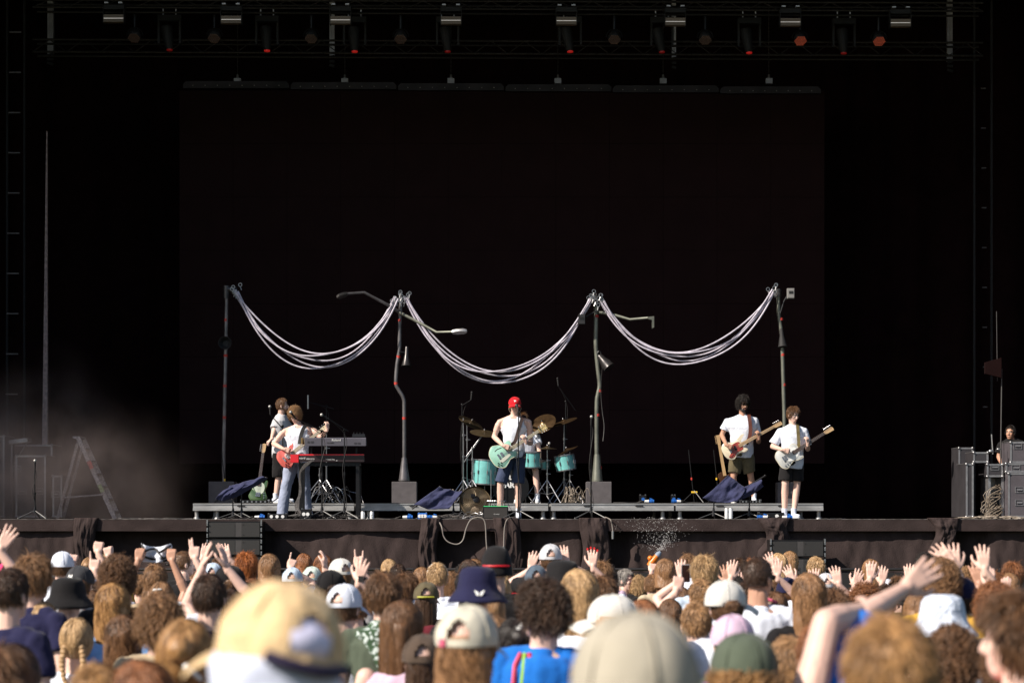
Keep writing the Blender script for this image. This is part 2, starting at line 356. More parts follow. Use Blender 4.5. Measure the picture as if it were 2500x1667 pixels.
for k, (px, py) in enumerate(((414, 124), (652, 126), (866, 128), (1093, 128), (1392, 128), (1616, 129), (1829, 131), (2060, 132))):
    Y = YT-.3; c = W(px, py, Y); t = empty('moving_head', c, 'black moving head lamp with red tip, ' + ordn[k] + ' of eight', 'stage light', 'moving heads with red tips')
    b = MB(); b.lathe([(.05, 0), (.075, .06), (.095, .22), (.11, .42), (.09, .46)], Matrix.Translation(c+V((0, 0, .01))) @ Matrix.Rotation(R(-8+5*math.sin(k)), 4, 'Y')); b.build('barrel', black, t, True)
    b = MB(); b.lathe([(.028, -.012), (.055, -.004), (.058, .02), (.04, .028)], Matrix.Translation(c)); b.build('lens', rl if k in (1, 2, 4, 6) else mat('red_led_dim', (.35, .012, .015), .4, emit=(1, .03, .02, .03)), t, True)
    b = MB()
    for s in (-1, 1): b.box((c.x+s*.2-.02, Y-.04, c.z+.12), (c.x+s*.2+.02, Y+.04, c.z+.55))
    b.box((c.x-.22, Y-.06, c.z+.551), (c.x+.22, Y+.06, c.z+.66)); b.build('yoke', black, t)
    b = MB(); b.box((c.x-.03, Y-.05, c.z+.70), (c.x+.04, Y, c.z+.725)); b.cyl((c.x-.12, Y, c.z+.66), (c.x-.12, Y, c.z+.80), .015); b.cyl((c.x+.12, Y, c.z+.66), (c.x+.12, Y, c.z+.80), .015); b.build('clamp', MATS['bright_clamp'], t)

# ladder truss towers at both sides
for s, (px0, dl) in ((-1, (38, 97)), (1, (2400, 97))):
    Y = 8.5; t = empty('tower', W(px0, 1262, Y)+V((0, 0, FZ-2)), 'black tower with pale rungs at the %s edge of the stage' % ('left' if s < 0 else 'right'), 'tower', 'side towers of the stage')
    z0 = FZ; z1 = 13.3; x = W(px0, 0, Y).x; hw = .13 if s < 0 else .05
    b = MB()
    for q in (-1, 1): b.box((x+q*.17-.02, Y, z0), (x+q*.17+.02, Y+.04, z1))
    b.build('frame', black, t)
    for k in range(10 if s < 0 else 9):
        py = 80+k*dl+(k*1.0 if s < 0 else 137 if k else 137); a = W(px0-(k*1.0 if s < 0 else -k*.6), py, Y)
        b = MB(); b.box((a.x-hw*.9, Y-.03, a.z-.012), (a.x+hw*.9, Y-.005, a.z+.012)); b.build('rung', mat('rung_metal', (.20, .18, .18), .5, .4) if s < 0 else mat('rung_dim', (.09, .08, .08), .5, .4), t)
# tapering pale edge strip of the left wing
Y = 8.0; t = W(114, 320, Y); q = W(108, 1118, Y)
b = MB(); hw = 8*(Y+D0)/F
b.add([V((t.x-.008, Y, t.z)), V((t.x+.008, Y, t.z)), V((t.x+.008, Y+.06, t.z)), V((t.x-.008, Y+.06, t.z)), V((q.x-hw*.9, Y, q.z-1.0)), V((q.x+hw*.9, Y, q.z-1.0)), V((q.x+hw, Y+.06, q.z-1.0)), V((q.x-hw, Y+.06, q.z-1.0))], [(3,2,1,0),(4,5,6,7),(0,1,5,4),(1,2,6,5),(2,3,7,6),(3,0,4,7)])
tag(b.build('pole', mat('old_canvas', (.50, .37, .35), .8, var=.35, vs=14, bump=.3)), 'tall narrow weathered mast tapering to a point at the left of the stage', 'mast')

# ------------------------------------------------------------------ riser, lamp posts and cable garlands
YR = 2.6                                               # riser front
RZ = W(0, 1228, YR).z                                  # riser deck height
ralu = mat('riser_aluminium', (.40, .40, .40), .5, .55, var=.25, vs=10, bump=.15, stretch=(.3, 1, 1))
for k, (p0, p1, lg) in enumerate(((471, 864, (480, 530, 852)), (869, 1338, (900, 1326)), (1345, 1645, (1352, 1618)), (1650, 2010, (1660, 1999)))):
    lb = ['under the green guitar and left lamp post', 'under the drum kit behind the singer', 'beside the drum kit, right of the third lamp post', 'under the bass player at the right end'][k]
    a = W(p0, 1228, YR); c = W(p1, 1228, YR); zt = a.z
    t = empty('riser_platform', ((a.x+c.x)/2, YR+1.2, FZ), 'low aluminium riser platform ' + lb, 'platform', 'riser platforms across the stage')
    b = MB(); h = .125
    b.box((a.x, YR, zt-.022), (c.x, YR+.045, zt-.004)); b.box((a.x, YR+.012, zt-.075), (c.x, YR+.045, zt-.022)); b.box((a.x, YR-.006, zt-h), (c.x, YR+.045, zt-.075))
    b.box((a.x, YR+.045, zt-h), (a.x+.045, YR+2.4, zt-.004)); b.box((c.x-.045, YR+.045, zt-h), (c.x, YR+2.4, zt-.004)); b.build('frame', ralu, t)
    b = MB(); b.box((a.x+.01, YR+.01, zt-.004), (c.x-.01, YR+2.4, zt+.004)); b.build('top', mat('riser_top', (.028, .025, .024), .7, var=.3), t)
    b = MB()
    for f in (.3, .72): x = a.x+(c.x-a.x)*f; b.prism([(x-.06, -.012), (x+.06, -.012), (x+.07, 0), (x+.06, .012), (x-.06, .012), (x-.07, 0)], 0, .004, Matrix(((1,0,0,0),(0,0,-1,YR-.001),(0,1,0,zt-.048),(0,0,0,1))))
    b.build('handle_slot', black, t)
    for px in lg:
        for yy in (YR+.12, YR+2.2):
            p = W(px, 0, YR+.1); b = MB(); b.cyl((p.x, yy, FZ+.03), (p.x, yy, zt-h), .034, n=14); b.cyl((p.x, yy, FZ), (p.x, yy, FZ+.03), .058, .05, n=14); b.build('leg', ralu, t, True)
blk = mat('concrete_block', (.115, .105, .110), .9, var=.12, vs=8, bump=.25, bs=90)
pm = [mat('post_paint_grey', (.16, .15, .155), .38, .55, var=.3, vs=5), mat('post_paint_green', (.17, .175, .145), .42, .45, var=.25, vs=5)]
hornm = mat('horn_metal', (.07, .065, .065), .35, .7, var=.2)
YP = 3.6
def post(pts, r, m, label, block, tapes, cone=None):
    base = W(pts[-1][0], 1228, YP)
    t = empty('lamp_post', V((base.x, YP, RZ)), label, 'lamp post', 'crooked lamp posts holding the cable garlands')
    P = spline([W(x, y, YP) for x, y in pts], 5); b = MB()
    px = (YP+D0)/F; b.tube(P, [r*px]*len(P), 14); po = b.build('pole', m, t, True)
    for (x, y) in tapes:
        q = W(x, y, YP); b = MB(); b.cyl(q-V((0, 0, .022)), q+V((0, 0, .022)), r*px*1.06, n=14); b.build('tape', redt, po, True)
    x0, x1, y0 = block; a = W(x0, y0, YP); c = W(x1, y0, YP)
    b = MB(); hw = (c.x-a.x)/2; b.prism([(a.x, YP-hw), (c.x, YP-hw), (c.x, YP+hw), (a.x, YP+hw)], RZ+.004, a.z, None, .008); b.build('base_block', blk, t)
    if cone:
        (cx, cy0, r0, cy1, r1) = cone; q0 = W(cx, cy0, YP); q1 = W(cx, cy1, YP)
        b = MB(); b.tube([q1, q1+V((0, 0, .03)), q1+V((0, 0, .032)), q0, q0+V((0, 0, .03))], [r1*px*1.05, r1*px*1.05, r1*px, r0*px*1.12, r0*px*1.02], 20); b.build('base_cone', m, t, True)
    return t
t1 = post([(554, 706), (553, 760), (551, 860), (548, 1000), (546, 1120), (547, 1180)], 4.6, pm[0], 'straight dim lamp post at the left with an unlit round horn', (514, 575, 1175.5), [(552, 781), (551, 868), (549, 942), (548, 1019)])
px = (YP+D0)/F
b = MB(); q = W(553, 712, YP); b.cyl(q-V((0, 0, .12)), q+V((0, 0, .10)), .058, n=14); b.cyl(W(556, 706, YP), W(578, 709, YP), .06, n=12); b.build('head_clamp', hornm, t1, True)
b = MB(); b.lathe([(.02, .10), (.05, .08), (.07, 0), (.115, -.10), (.11, -.10), (.05, 0)], Matrix.Translation(W(551, 838, YP-.08)) @ Matrix.Rotation(R(-90), 4, 'X')); b.build('horn', black, t1, True)
t2 = post([(980, 724), (976, 798), (975, 853), (969, 895), (967, 936), (974, 952), (985, 972), (987, 1000), (987, 1123)], 4.8, pm[0], 'crooked grey lamp post behind the singer\'s left, with two street lamp arms', (958, 1018, 1176), [(976, 782), (973, 871), (967, 936), (987, 1021)], (987, 1121, 6, 1174, 13))
for i, (pts) in enumerate((((974, 762), (946, 744), (889, 714), (846, 717)), ((974, 762), (1028, 790), (1066, 811), (1106, 810)))):
    b = MB(); b.tube([W(x, y, YP-.07-.1*k) for k, (x, y) in enumerate(pts)], [.028, .026, .022, .02], 10); ar = b.build('lamp_arm', pm[i], t2, True)
    p0, p1 = ((848, 717), (822, 726)) if i == 0 else ((1104, 810), (1140, 808))
    a = W(*p0, YP-.37); c = W(*p1, YP-.42); M = frame((a+c)/2, c-a, (0, -.5, -1)); L = (c-a).length/2
    b = MB(); b.prism([(-L, -.03), (-L*.4, -.055), (L*.6, -.055), (L, -.02), (L, .02), (L*.6, .055), (-L*.4, .055), (-L, .03)], -.025, .03, M, .01); b.build('lamp_head', [hornm, alu][i], ar, True)
def horn(t, p0, p1, r0, r1, m=hornm, Y=YP-.12, br=None):
    a = W(*p0, Y); c = W(*p1, Y-.05); d = (c-a)
    b = MB(); b.tube([a-d*.15, a, a+d*.3, a+d*.62, a+d*.88, c], [r0*px*.8, r0*px, r0*px*1.15, r0*px*1.7, r1*px*.85, r1*px], 20); b.build('horn', m, t, True)
    if br: b = MB(); b.tube([W(*q, Y+.05) for q in br], .014, 8); b.build('bracket', blackm, t, True)
horn(t2, (993, 853), (992, 894), 4.5, 12.5, hornm, br=[(975, 860), (985, 860), (993, 863)])
t3 = post([(1456, 728), (1455, 791), (1455, 846), (1460, 901), (1464, 940), (1460, 962), (1457, 990), (1457, 1115), (1458, 1172)], 5.4, pm[1], 'wavy green-grey lamp post between the drums and the bass player, with a tilted horn', (1431, 1491, 1176), [(1456, 772), (1464, 954), (1459, 1013), (1464, 1141)], (1458, 1113, 7, 1175, 13))
b = MB(); b.cyl(W(1456, 745, YP), W(1456, 722, YP), .062, n=14); b.cyl(W(1456, 722, YP), W(1456, 716, YP), .012, n=6); b.build('head_clamp', hornm, t3, True)
b = MB(); b.tube([W(1462, 762, YP-.06), W(1500, 769, YP-.12), W(1538, 780, YP-.2), W(1582, 776, YP-.3)], [.028, .026, .024, .022], 10); ar = b.build('lamp_arm', pm[1], t3, True)
b = MB(); a = W(1592, 786, YP-.3); b.prism([(-.07, .085), (.035, .095), (.035, -.10), (.0, -.11), (-.005, .04), (-.07, .05)], -.04, .04, facing(a), .006); b.build('lamp_head', pm[1], ar, True)
def flood(t, px_, py_, arm, m):
    a = W(px_, py_, YP-.15); hw, hh = 8.5*px, 12.3*px
    b = MB(); b.prism([(-hw, -hh), (hw, -hh), (hw, hh), (-hw, hh)], -.06, .06, facing(a), .012); h = b.build('floodlight', m, t, False)
    b = MB()
    for k in range(5): b.box((a.x-hw*.6, a.y-.067, a.z+hh*(-.05+.11*k)), (a.x+hw*.6, a.y-.061, a.z+hh*(.0+.11*k)))
    b.build('grille', black, h)
    b = MB(); b.tube([W(*q, YP-.12) for q in arm], .014, 8); b.build('bracket', blackm, t, True)
flood(t3, 1420, 780, [(1428, 776), (1440, 768), (1455, 760)], hornm)
horn(t3, (1466, 872), (1487, 897), 8, 15.5, hornm, Y=YP-.2)
b = MB(); b.tube([W(1457+4*math.cos(a)+6, 864+7*math.sin(a), YP-.18) for a in [PI*.9+PI*1.2*i/10 for i in range(11)]], .012, 6); b.build('bracket', blackm, t3, True)
b = MB(); b.tube(spline([W(1471, 890, YP-.2), W(1467, 950, YP-.1), W(1470, 1000, YP-.1), W(1475, 1040, YP-.15), W(1472, 1077, YP-.2)]), .007, 6); b.build('loose_cable', cablem, t3, True)
t4 = post([(1900, 712), (1902, 770), (1907, 808), (1910, 850), (1913, 950), (1915, 1032), (1914, 1125)], 4.8, pm[1], 'straight green-grey lamp post at the right, behind the guitarist in dark shorts', (1896, 1936, 1177), [(1907, 779), (1911, 866), (1914, 939)])
b = MB(); b.cyl(W(1914, 1123, YP), W(1914, 1179, YP), .05, .07); b.build('base_cone', pm[1], t4, True)
b = MB(); b.cyl(W(1900, 724, YP), W(1900, 706, YP), .056, n=14); b.build('head_clamp', hornm, t4, True)
horn(t4, (1908, 808), (1911, 847), 5, 12, black, Y=YP-.02)
flood(t4, 1930, 717, [(1922, 722), (1914, 735), (1905, 765)], mat('floodlight_grey', (.20, .195, .19), .5))

hose = mat('grey_lilac_hose', (.55, .51, .60), .55, var=.25, vs=10)
def catenary(p0, p1, sag, k=1.15, n=44, skew=0):
    out = []
    for i in range(n+1):
        t = i/n; u = (t-.5-skew*t*(1-t))*2; c = (math.cosh(u*k*1.6)-math.cosh(k*1.6))/(1-math.cosh(k*1.6)); out.append(p0.lerp(p1, t) - V((0, 0, sag*c)))
    return out
for nm, p0, p1, lows, lb in (('a', (576, 712), (966, 728), (862, 872, 880, 890, 899), 'left hanging garland of five grey hoses'), ('b', (990, 728), (1445, 726), (905, 911, 918, 926, 935), 'middle hanging garland of grey hoses, above the singer'), ('c', (1468, 736), (1884, 712), (856, 866, 872, 879, 887), 'right hanging garland of grey hoses, above the bass player')):
    A = W(*p0, YP-.15); B = W(*p1, YP-.15); mid = (p0[1]+p1[1])/2
    t = empty('hose_garland', A, lb, 'hose garland', 'hose garlands between the lamp posts')
    rnd = random.Random(nm)
    for k, lo in enumerate(lows):
        o0 = V((rnd.uniform(-.05, .05), rnd.uniform(-.06, .06), rnd.uniform(-.03, .03))); o1 = V((rnd.uniform(-.05, .05), rnd.uniform(-.06, .06), rnd.uniform(-.03, .03)))
        P = catenary(A+o0, B+o1, (lo-mid)*px, 1.05+rnd.uniform(-.10, .10), 44, rnd.uniform(-.16, .16)+(.05 if nm == 'a' else -.03))
        for i, p in enumerate(P): p.y += .05*math.sin(i*.17+k*1.3); p.z += .02*math.sin(i*.23+k*2)
        b = MB(); b.tube(P, .0140, 8); b.build('hose', hose, t, True)
    for e in (A, B):
        b = MB()
        for k in range(6): q = e+V((rnd.uniform(-.09, .09), rnd.uniform(-.08, .05), rnd.uniform(-.1, .09))); b.cyl(q, q+V((rnd.uniform(-.03, .03), 0, -.06)), .009, n=6); b.tube([q+V((.03*math.cos(a), 0, .03*math.sin(a)+.03)) for a in [2*PI*i/8 for i in range(9)]], .006, 5, False)
        b.build('shackle', steel, t, True)

# ------------------------------------------------------------------ people: shared anatomy
skinm = {'pale': mat('skin_pale', (.71, .465, .38), .5, var=.07, vs=14), 'tan': mat('skin_tan', (.48, .26, .175), .5, var=.08, vs=14), 'brown': mat('skin_brown', (.23, .11, .065), .5, var=.08, vs=14)}
for q in skinm.values(): q.node_tree.nodes['Principled BSDF'].inputs['Subsurface Weight'].default_value = .0
def head_mb(b, T, beard=False):                        # local: centre origin, +Y is the face
    T0 = b.T; b.T = T
    b.ell((0, -.012, .022), (.073, .092, .093), None, 16, 12); b.ell((0, .022, -.035), (.060, .068, .088), None, 14, 10)
    b.ell((0, .045, -.088), (.040, .040, .034)); b.cap((0, .082, .012), (0, .104, -.030), .008, .013); b.ell((0, .098, -.037), (.017, .012, .010))
    b.ell((-.024, .072, .026), (.024, .014, .010)); b.ell((.024, .072, .026), (.024, .014, .010))          # brow
    b.ell((-.036, .06, -.025), (.022, .02, .022)); b.ell((.036, .06, -.025), (.022, .02, .022))            # cheeks
    b.ell((0, .083, -.066), (.024, .010, .006)); b.ell((0, .081, -.076), (.021, .010, .007))              # lips
    for s in (-1, 1): b.ell((s*.077, -.004, -.014), (.011, .020, .033), Matrix.Rotation(s*.3, 3, 'Z'))
    b.T = T0
def face_parts(T, root, brow=(.03, .02, .012), eyes=True):
    e = mat('eye_white', (.7, .68, .66), .3); ir = mat('iris', (.04, .03, .02), .3)
    b = MB(); b.T = T
    for s in (-1, 1): b.ell((s*.028, .076, .004), (.012, .010, .007))
    o = b.build('eyes', e, root, True); b = MB(); b.T = T
    for s in (-1, 1): b.ell((s*.028, .084, .004), (.0055, .004, .0055))
    b.build('irises', ir, o, True)
    b = MB(); b.T = T
    for s in (-1, 1): b.cap((s*.014, .090, .023), (s*.044, .074, .024), .005, .004)
    b.build('eyebrows', mat('brow_%d' % int(brow[0]*1000), brow, .9), root, True)
    b = MB(); b.T = T; b.ell((0, .090, -.071), (.020, .006, .005)); b.build('mouth', mat('lips', (.42, .16, .13), .5), root, True)
TIPS = []
def hand_mb(b, wrist, d, pn, side, kind='open', sc_=1.0, rnd=random):
    """wrist, pointing direction d, palm normal pn; side = +1 thumb towards d x pn, -1 the other way"""
    d = V(d).normalized(); pn = V(pn); pn = (pn - d*pn.dot(d)).normalized(); lat = d.cross(pn)*side
    w_ = V(wrist); s = sc_
    b.cap(w_-d*.02*s, w_+d*.02*s, .024*s, .026*s)
    for k in (-1.5, -.5, .5, 1.5): b.cap(w_+d*.02*s+lat*k*.010*s, w_+d*.088*s+lat*k*.0195*s, .0155*s, .0125*s)
    curl = {'open': (.12, .08, .1, .16), 'relax': (.5, .55, .6, .7), 'fist': (1.5, 1.55, 1.55, 1.6), 'point': (.05, 1.5, 1.55, 1.6), 'horns': (.05, 1.5, 1.5, .1), 'peace': (.05, .08, 1.5, 1.55), 'grip': (1.0, 1.05, 1.1, 1.15)}[kind]
    L = (.072, .080, .075, .058); sp = .16 if kind == 'open' else .04
    for k in range(4):
        q = 1.5-k                                       # index is on the thumb side (+lat)
        p = w_+d*.088*s+lat*q*.0200*s; a = (d+lat*q*sp*.8).normalized(); c = curl[k]*(1+.15*rnd.uniform(-1, 1)); ang = 0; r = .0098*s
        for j, fr in enumerate((.42, .33, .25)):
            ang += c*(.75, .65, .5)[j]; dd = (a*math.cos(ang)+pn*math.sin(ang)).normalized(); q2 = p+dd*L[k]*fr*s
            b.cap(p, q2, r, r*.92, 8); p = q2; r *= .92
        TIPS.append((p, dd))
    t0 = w_+d*.022*s+lat*.026*s; out = .55 if kind == 'open' else .25
    t1 = t0+(d*.7+lat*out+pn*.25).normalized()*.042*s; c2 = .2 if kind in ('open',) else .75
    t2 = t1+(d*.85+lat*(out-.35*c2)+pn*(.2+.6*c2)).normalized()*.034*s; t3 = t2+(d*.95+pn*c2-lat*.2*c2).normalized()*.024*s
    b.cap(t0, t1, .0150*s, .0115*s, 8); b.cap(t1, t2, .0112*s, .0100*s, 8); b.cap(t2, t3, .0100*s, .0085*s, 8)
def loft(b, rings, n=18):                              # rings: (centre, lateral unit vec, depth unit vec, rx, ry)
    vs = []; fs = []
    for (c, l, d, rx, ry) in rings:
        for k in range(n):
            a = 2*PI*k/n; ca, sa = math.cos(a), math.sin(a); vs.append(V(c)+l*rx*math.copysign(abs(ca)**.8, ca)+d*ry*math.copysign(abs(sa)**.8, sa))
    m = len(rings)
    for j in range(m-1):
        for k in range(n): k2 = (k+1) % n; fs.append((j*n+k, j*n+k2, (j+1)*n+k2, (j+1)*n+k))
    fs.append(tuple(range(n-1, -1, -1))); fs.append(tuple(range((m-1)*n, m*n))); b.add(vs, fs)
# hair: a lumpy closed scalp shell plus tapered strands that follow it
def hair_mesh(style, seed=1, length=None, hat=False):
    rnd = random.Random(seed); b = MB(); no = lambda p, s: noise.noise(V(p)*s+V((seed*3.1, 0, 0)))
    P = dict(short=(1.06, .026, 1600, .0026), fade=(1.035, .010, 1500, .002), mess=(1.13, .062, 2300, .0024), curly=(1.18, .060, 2100, .0027), afro=(1.32, .070, 2000, .0030), bob=(1.15, .16, 1500, .0026), long=(1.12, .36, 1500, .0026), wavy=(1.16, .34, 1500, .0030), plait=(1.10, .10, 900, .0032), bun=(1.08, .09, 1000, .003))[style]
    k0, L, N, wd = P
    if length: L = length
    low = dict(short=-.045, fade=-.05, mess=-.06, curly=-.075, afro=-.06, bob=-.1, long=-.1, wavy=-.1, plait=-.05, bun=-.05)[style]
    ax = V((.078, .099, .105))
    def surf(th, ph, k):                               # th: around (0 = right, 90 = face), ph: up
        return V((ax.x*math.cos(ph)*math.cos(th)*k, (ax.y*math.cos(ph)*math.sin(th))*k-.010, ax.z*math.sin(ph)*k+.018))
    nu, nv = 40, 26; vs = []; fs = []
    for j in range(nv+1):
        ph = -PI/2+PI*j/nv
        for i in range(nu):
            th = 2*PI*i/nu; p = surf(th, ph, 1)
            face = max(0, math.sin(th))**2; lim = low + .125*min(1, face*1.6)
            inside = p.z < lim or (p.y > .045 and p.z < .065)
            k = .86 if inside or (hat and p.z > .045) else k0*(1+{'curly': .10, 'afro': .12, 'mess': .07, 'wavy': .05}.get(style, .025)*no(p, 22)+(.04 if style in ('mess', 'curly', 'afro') else .012)*no(p, 60))
            if style in ('bob', 'long', 'wavy') and p.z < .02 and not inside: k *= 1.04
            vs.append(surf(th, ph, k))
    for j in range(nv):
        for i in range(nu): i2 = (i+1) % nu; fs.append((j*nu+i, j*nu+i2, (j+1)*nu+i2, (j+1)*nu+i))
    b.add(vs, fs)
    if style in ('long', 'wavy', 'bob'):               # the fall of hair down the back
        rings = []; m = 12
        for j in range(m+1):
            t = j/m; z = .03-(L+.02)*t; rx = (.083-.012*t+.012*math.sin(t*PI)*(1 if style != 'wavy' else 1.8)); ry = .072-.040*t
            if style == 'bob': rx = .088+.01*t; ry = .082
            rings.append((V((0, -.045-.03*t+(.02 if style == 'bob' else 0), z)), V((1, 0, 0)), V((0, 1, 0)), rx*(1+.08*no((0, 0, z), 30)), ry))
        loft(b, rings, 20)
    if style == 'bun': b.ell((0, -.12, .045), (.042, .038, .042), None, 14, 10)
    if style == 'plait':
        for s in (-1, 1):
            for q in range(12): b.ell((s*(.045+.012*math.sin(q*.5)), -.098-.004*q, -.02-.024*q), (.019-.0006*q, .016, .019), Matrix.Rotation(.6*(-1)**q, 3, 'Y'), 10, 7)
        for q in range(11): b.ell((.056*math.cos(q*.29+.0)*(-1 if q % 2 else 1)*.9, -.09+.05*abs(math.cos(q*.5)), .075-.006*q), (.02, .016, .018), None, 8, 6)
    crown = V((0, -.045, .12)); seg = {'short': 3, 'fade': 2}.get(style, 8 if L < .1 else 11)
    vs = []; fs = []; att = []
    n = 0
    while n < N:
        th = rnd.uniform(0, 2*PI); ph = math.asin(rnd.uniform(-.6 if not hat else -.8, 1 if not hat else .3)); p = surf(th, ph, k0*rnd.uniform(.97, 1.03))
        face = max(0, math.sin(th))**2; lim = low+.125*min(1, face*1.6)
        if p.z < lim or (p.y > .05 and p.z < .068) or (hat and p.z > .035): continue
        n += 1
        nrm = V((p.x/ax.x**2, (p.y+.01)/ax.y**2, (p.z-.018)/ax.z**2)).normalized()
        fl = (p-crown); fl = (fl-nrm*fl.dot(nrm)); fl = fl.normalized() if fl.length > 1e-4 else V((1, 0, 0))
        jit = {'mess': .8, 'curly': .9, 'afro': 1, 'short': .5, 'fade': .3}.get(style, .18)
        d = (fl+V((rnd.gauss(0, 1), rnd.gauss(0, 1), rnd.gauss(0, 1)))*jit*.5+nrm*{'short': .35, 'fade': .5, 'mess': .4, 'afro': 1.2, 'curly': .5}.get(style, .06)).normalized()
        l = L*rnd.uniform(.6, 1.1)
        if style in ('long', 'wavy', 'bob'):
            l = (.05+max(0, p.z-.0))*1.2+L*rnd.uniform(.75, 1.08)
            if p.y > .02: l *= .55
        st_ = l/seg; q = p.copy(); pts = [q.copy()]; phs = rnd.uniform(0, 6.3); rv0 = rnd.random(); cr = rnd.uniform(.006, .012)
        for j in range(seg):
            if style in ('long', 'wavy', 'bob', 'bun', 'plait', 'mess', 'short'):
                nn = V((q.x/ax.x**2, (q.y+.01)/ax.y**2, (q.z-.018)/ax.z**2)).normalized()
                r = math.sqrt((q.x/ax.x)**2+((q.y+.01)/ax.y)**2+((q.z-.018)/ax.z)**2)
                g_ = .12 if q.z > .03 else .6
                if style in ('bun', 'plait'): g_ = 0
                d = (d+V((0, 0, -g_))).normalized()
                if r < k0+.03 and q.z > -.07: d = (d-nn*min(0, d.dot(nn))*1.05).normalized()
                if q.z < -.05 and style != 'mess': d = (d*.4+V((0, 0, -1))).normalized()
            q = q+d*st_
            if style in ('long', 'wavy', 'bob', 'bun', 'plait'):
                if q.z > -.03 or style in ('bun', 'plait'):
                    e = V((q.x/ax.x, (q.y+.01)/ax.y, (q.z-.018)/ax.z)); e = e.normalized()*(k0*(1.02+.03*rv0)); q = V((e.x*ax.x, e.y*ax.y-.01, e.z*ax.z+.018)); d = (q-pts[-1]).normalized()
                else:
                    t_ = min(1, (.03-q.z)/(L+.02)); fx = (.090-.012*t_)*(1.04+.06*rv0); fy = .082-.03*t_; cy = -.04-.03*t_
                    r_ = math.sqrt((q.x/fx)**2+((q.y-cy)/fy)**2)
                    if r_ > 1: q.x /= r_; q.y = cy+(q.y-cy)/r_
            if style in ('curly', 'afro'):
                a = phs+j*1.5; sd = d.cross(V((.3, .5, .8))).normalized(); q = q+(sd*math.cos(a)+d.cross(sd)*math.sin(a))*cr
                if style == 'curly': d = (d+V((0, 0, -.22))).normalized()
            if style == 'wavy': q = q+V((math.cos(phs+j*1.25), math.sin(phs+j*1.25)*.6, 0))*.009
            pts.append(q.copy())
        bb = len(vs); rv = rnd.random()
        for j, q in enumerate(pts):
            t = (pts[min(j+1, len(pts)-1)]-pts[max(j-1, 0)]).normalized(); a = t.cross(nrm); a = a.normalized() if a.length > 1e-4 else V((1, 0, 0)); c = a.cross(t)
            wv = wd*(1-.75*(j/len(pts))**1.6)
            vs += [q+a*wv, q-a*wv, q+c*wv*.6]
        for j in range(len(pts)-1):
            o = bb+j*3; fs += [(o, o+3, o+4, o+1), (o+1, o+4, o+5, o+2), (o+2, o+5, o+3, o)]
        att.append((bb, len(vs), rv))
    base = len(b.v); b.add(vs, fs)
    me = b.mesh('hair_'+style, None, True)
    ca = me.attributes.new('strand', 'FLOAT', 'POINT'); val = np.full(len(me.vertices), .4, 'f')
    for (i0, i1, rv) in att: val[base+i0:base+i1] = rv
    if len(val) == len(ca.data): ca.data.foreach_set('value', val)
    return me
def hairmat(name, dark, light):
    m = mat('hair_'+name, dark, .42, var=.2, vs=30, bump=.5, bs=70, stretch=(1, 1, .35)); t = m.node_tree
    if t.nodes.get('strandmix'): return m
    p = t.nodes['Principled BSDF']; cr = [n for n in t.nodes if n.type == 'VALTORGB'][0]
    a = t.nodes.new('ShaderNodeAttribute'); a.attribute_name = 'strand'; mx = t.nodes.new('ShaderNodeMix'); mx.name = 'strandmix'; mx.data_type = 'RGBA'
    cr.color_ramp.elements[0].color = (*[c*.6 for c in dark], 1); cr.color_ramp.elements[1].color = (*light, 1)
    cr.color_ramp.elements[0].position = .35; cr.color_ramp.elements[1].position = .75
    mx.inputs['A'].default_value = (*dark, 1); t.links.new(a.outputs['Fac'], mx.inputs['Factor']); 
    mx2 = t.nodes.new('ShaderNodeMix'); mx2.data_type = 'RGBA'; mx2.inputs['A'].default_value = (*dark, 1); mx2.inputs['B'].default_value = (*light, 1)
    t.links.new(a.outputs['Fac'], mx2.inputs['Factor'])
    t.links.new(cr.outputs[0], mx.inputs['A']); t.links.new(mx2.outputs['Result'], mx.inputs['B']); mx.inputs['Factor'].default_value = .5
    for l in list(mx.inputs['Factor'].links): t.links.remove(l)
    mx.inputs['Factor'].default_value = .6
    t.links.new(mx.outputs['Result'], p.inputs['Base Color']); return m
HC_ = {'black': ((.008, .006, .005), (.03, .02, .016)), 'dark': ((0.0277, 0.0142, 0.0089), (0.0922, 0.0455, 0.0230)), 'brown': ((0.0692, 0.0327, 0.0153), (0.2613, 0.1279, 0.0574)), 'mid': ((0.1306, 0.0654, 0.0293), (0.4457, 0.2345, 0.1085)),
       'light': ((0.1908, 0.1000, 0.0444), (0.5851, 0.3293, 0.1531)), 'blond': ((0.3053, 0.1764, 0.0792), (0.7886, 0.5174, 0.2640)), 'ginger': ((0.2544, 0.0647, 0.0148), (0.6106, 0.1999, 0.0475)), 'auburn': ((0.1537, 0.0568, 0.0230), (0.4304, 0.1705, 0.0638)), 'grey': ((.22, .19, .17), (.5, .46, .42)), 'honey': ((0.1654, 0.0706, 0.0232), (0.6360, 0.3528, 0.1373))}
def hcol(c): return hairmat(c, *HC_[c])
_hm = {}
def hmesh(style, seed=1, L=None, hat=False):
    k = (style, seed, L, hat)
    if k not in _hm: _hm[k] = hair_mesh(style, seed, L, hat)
    return _hm[k]

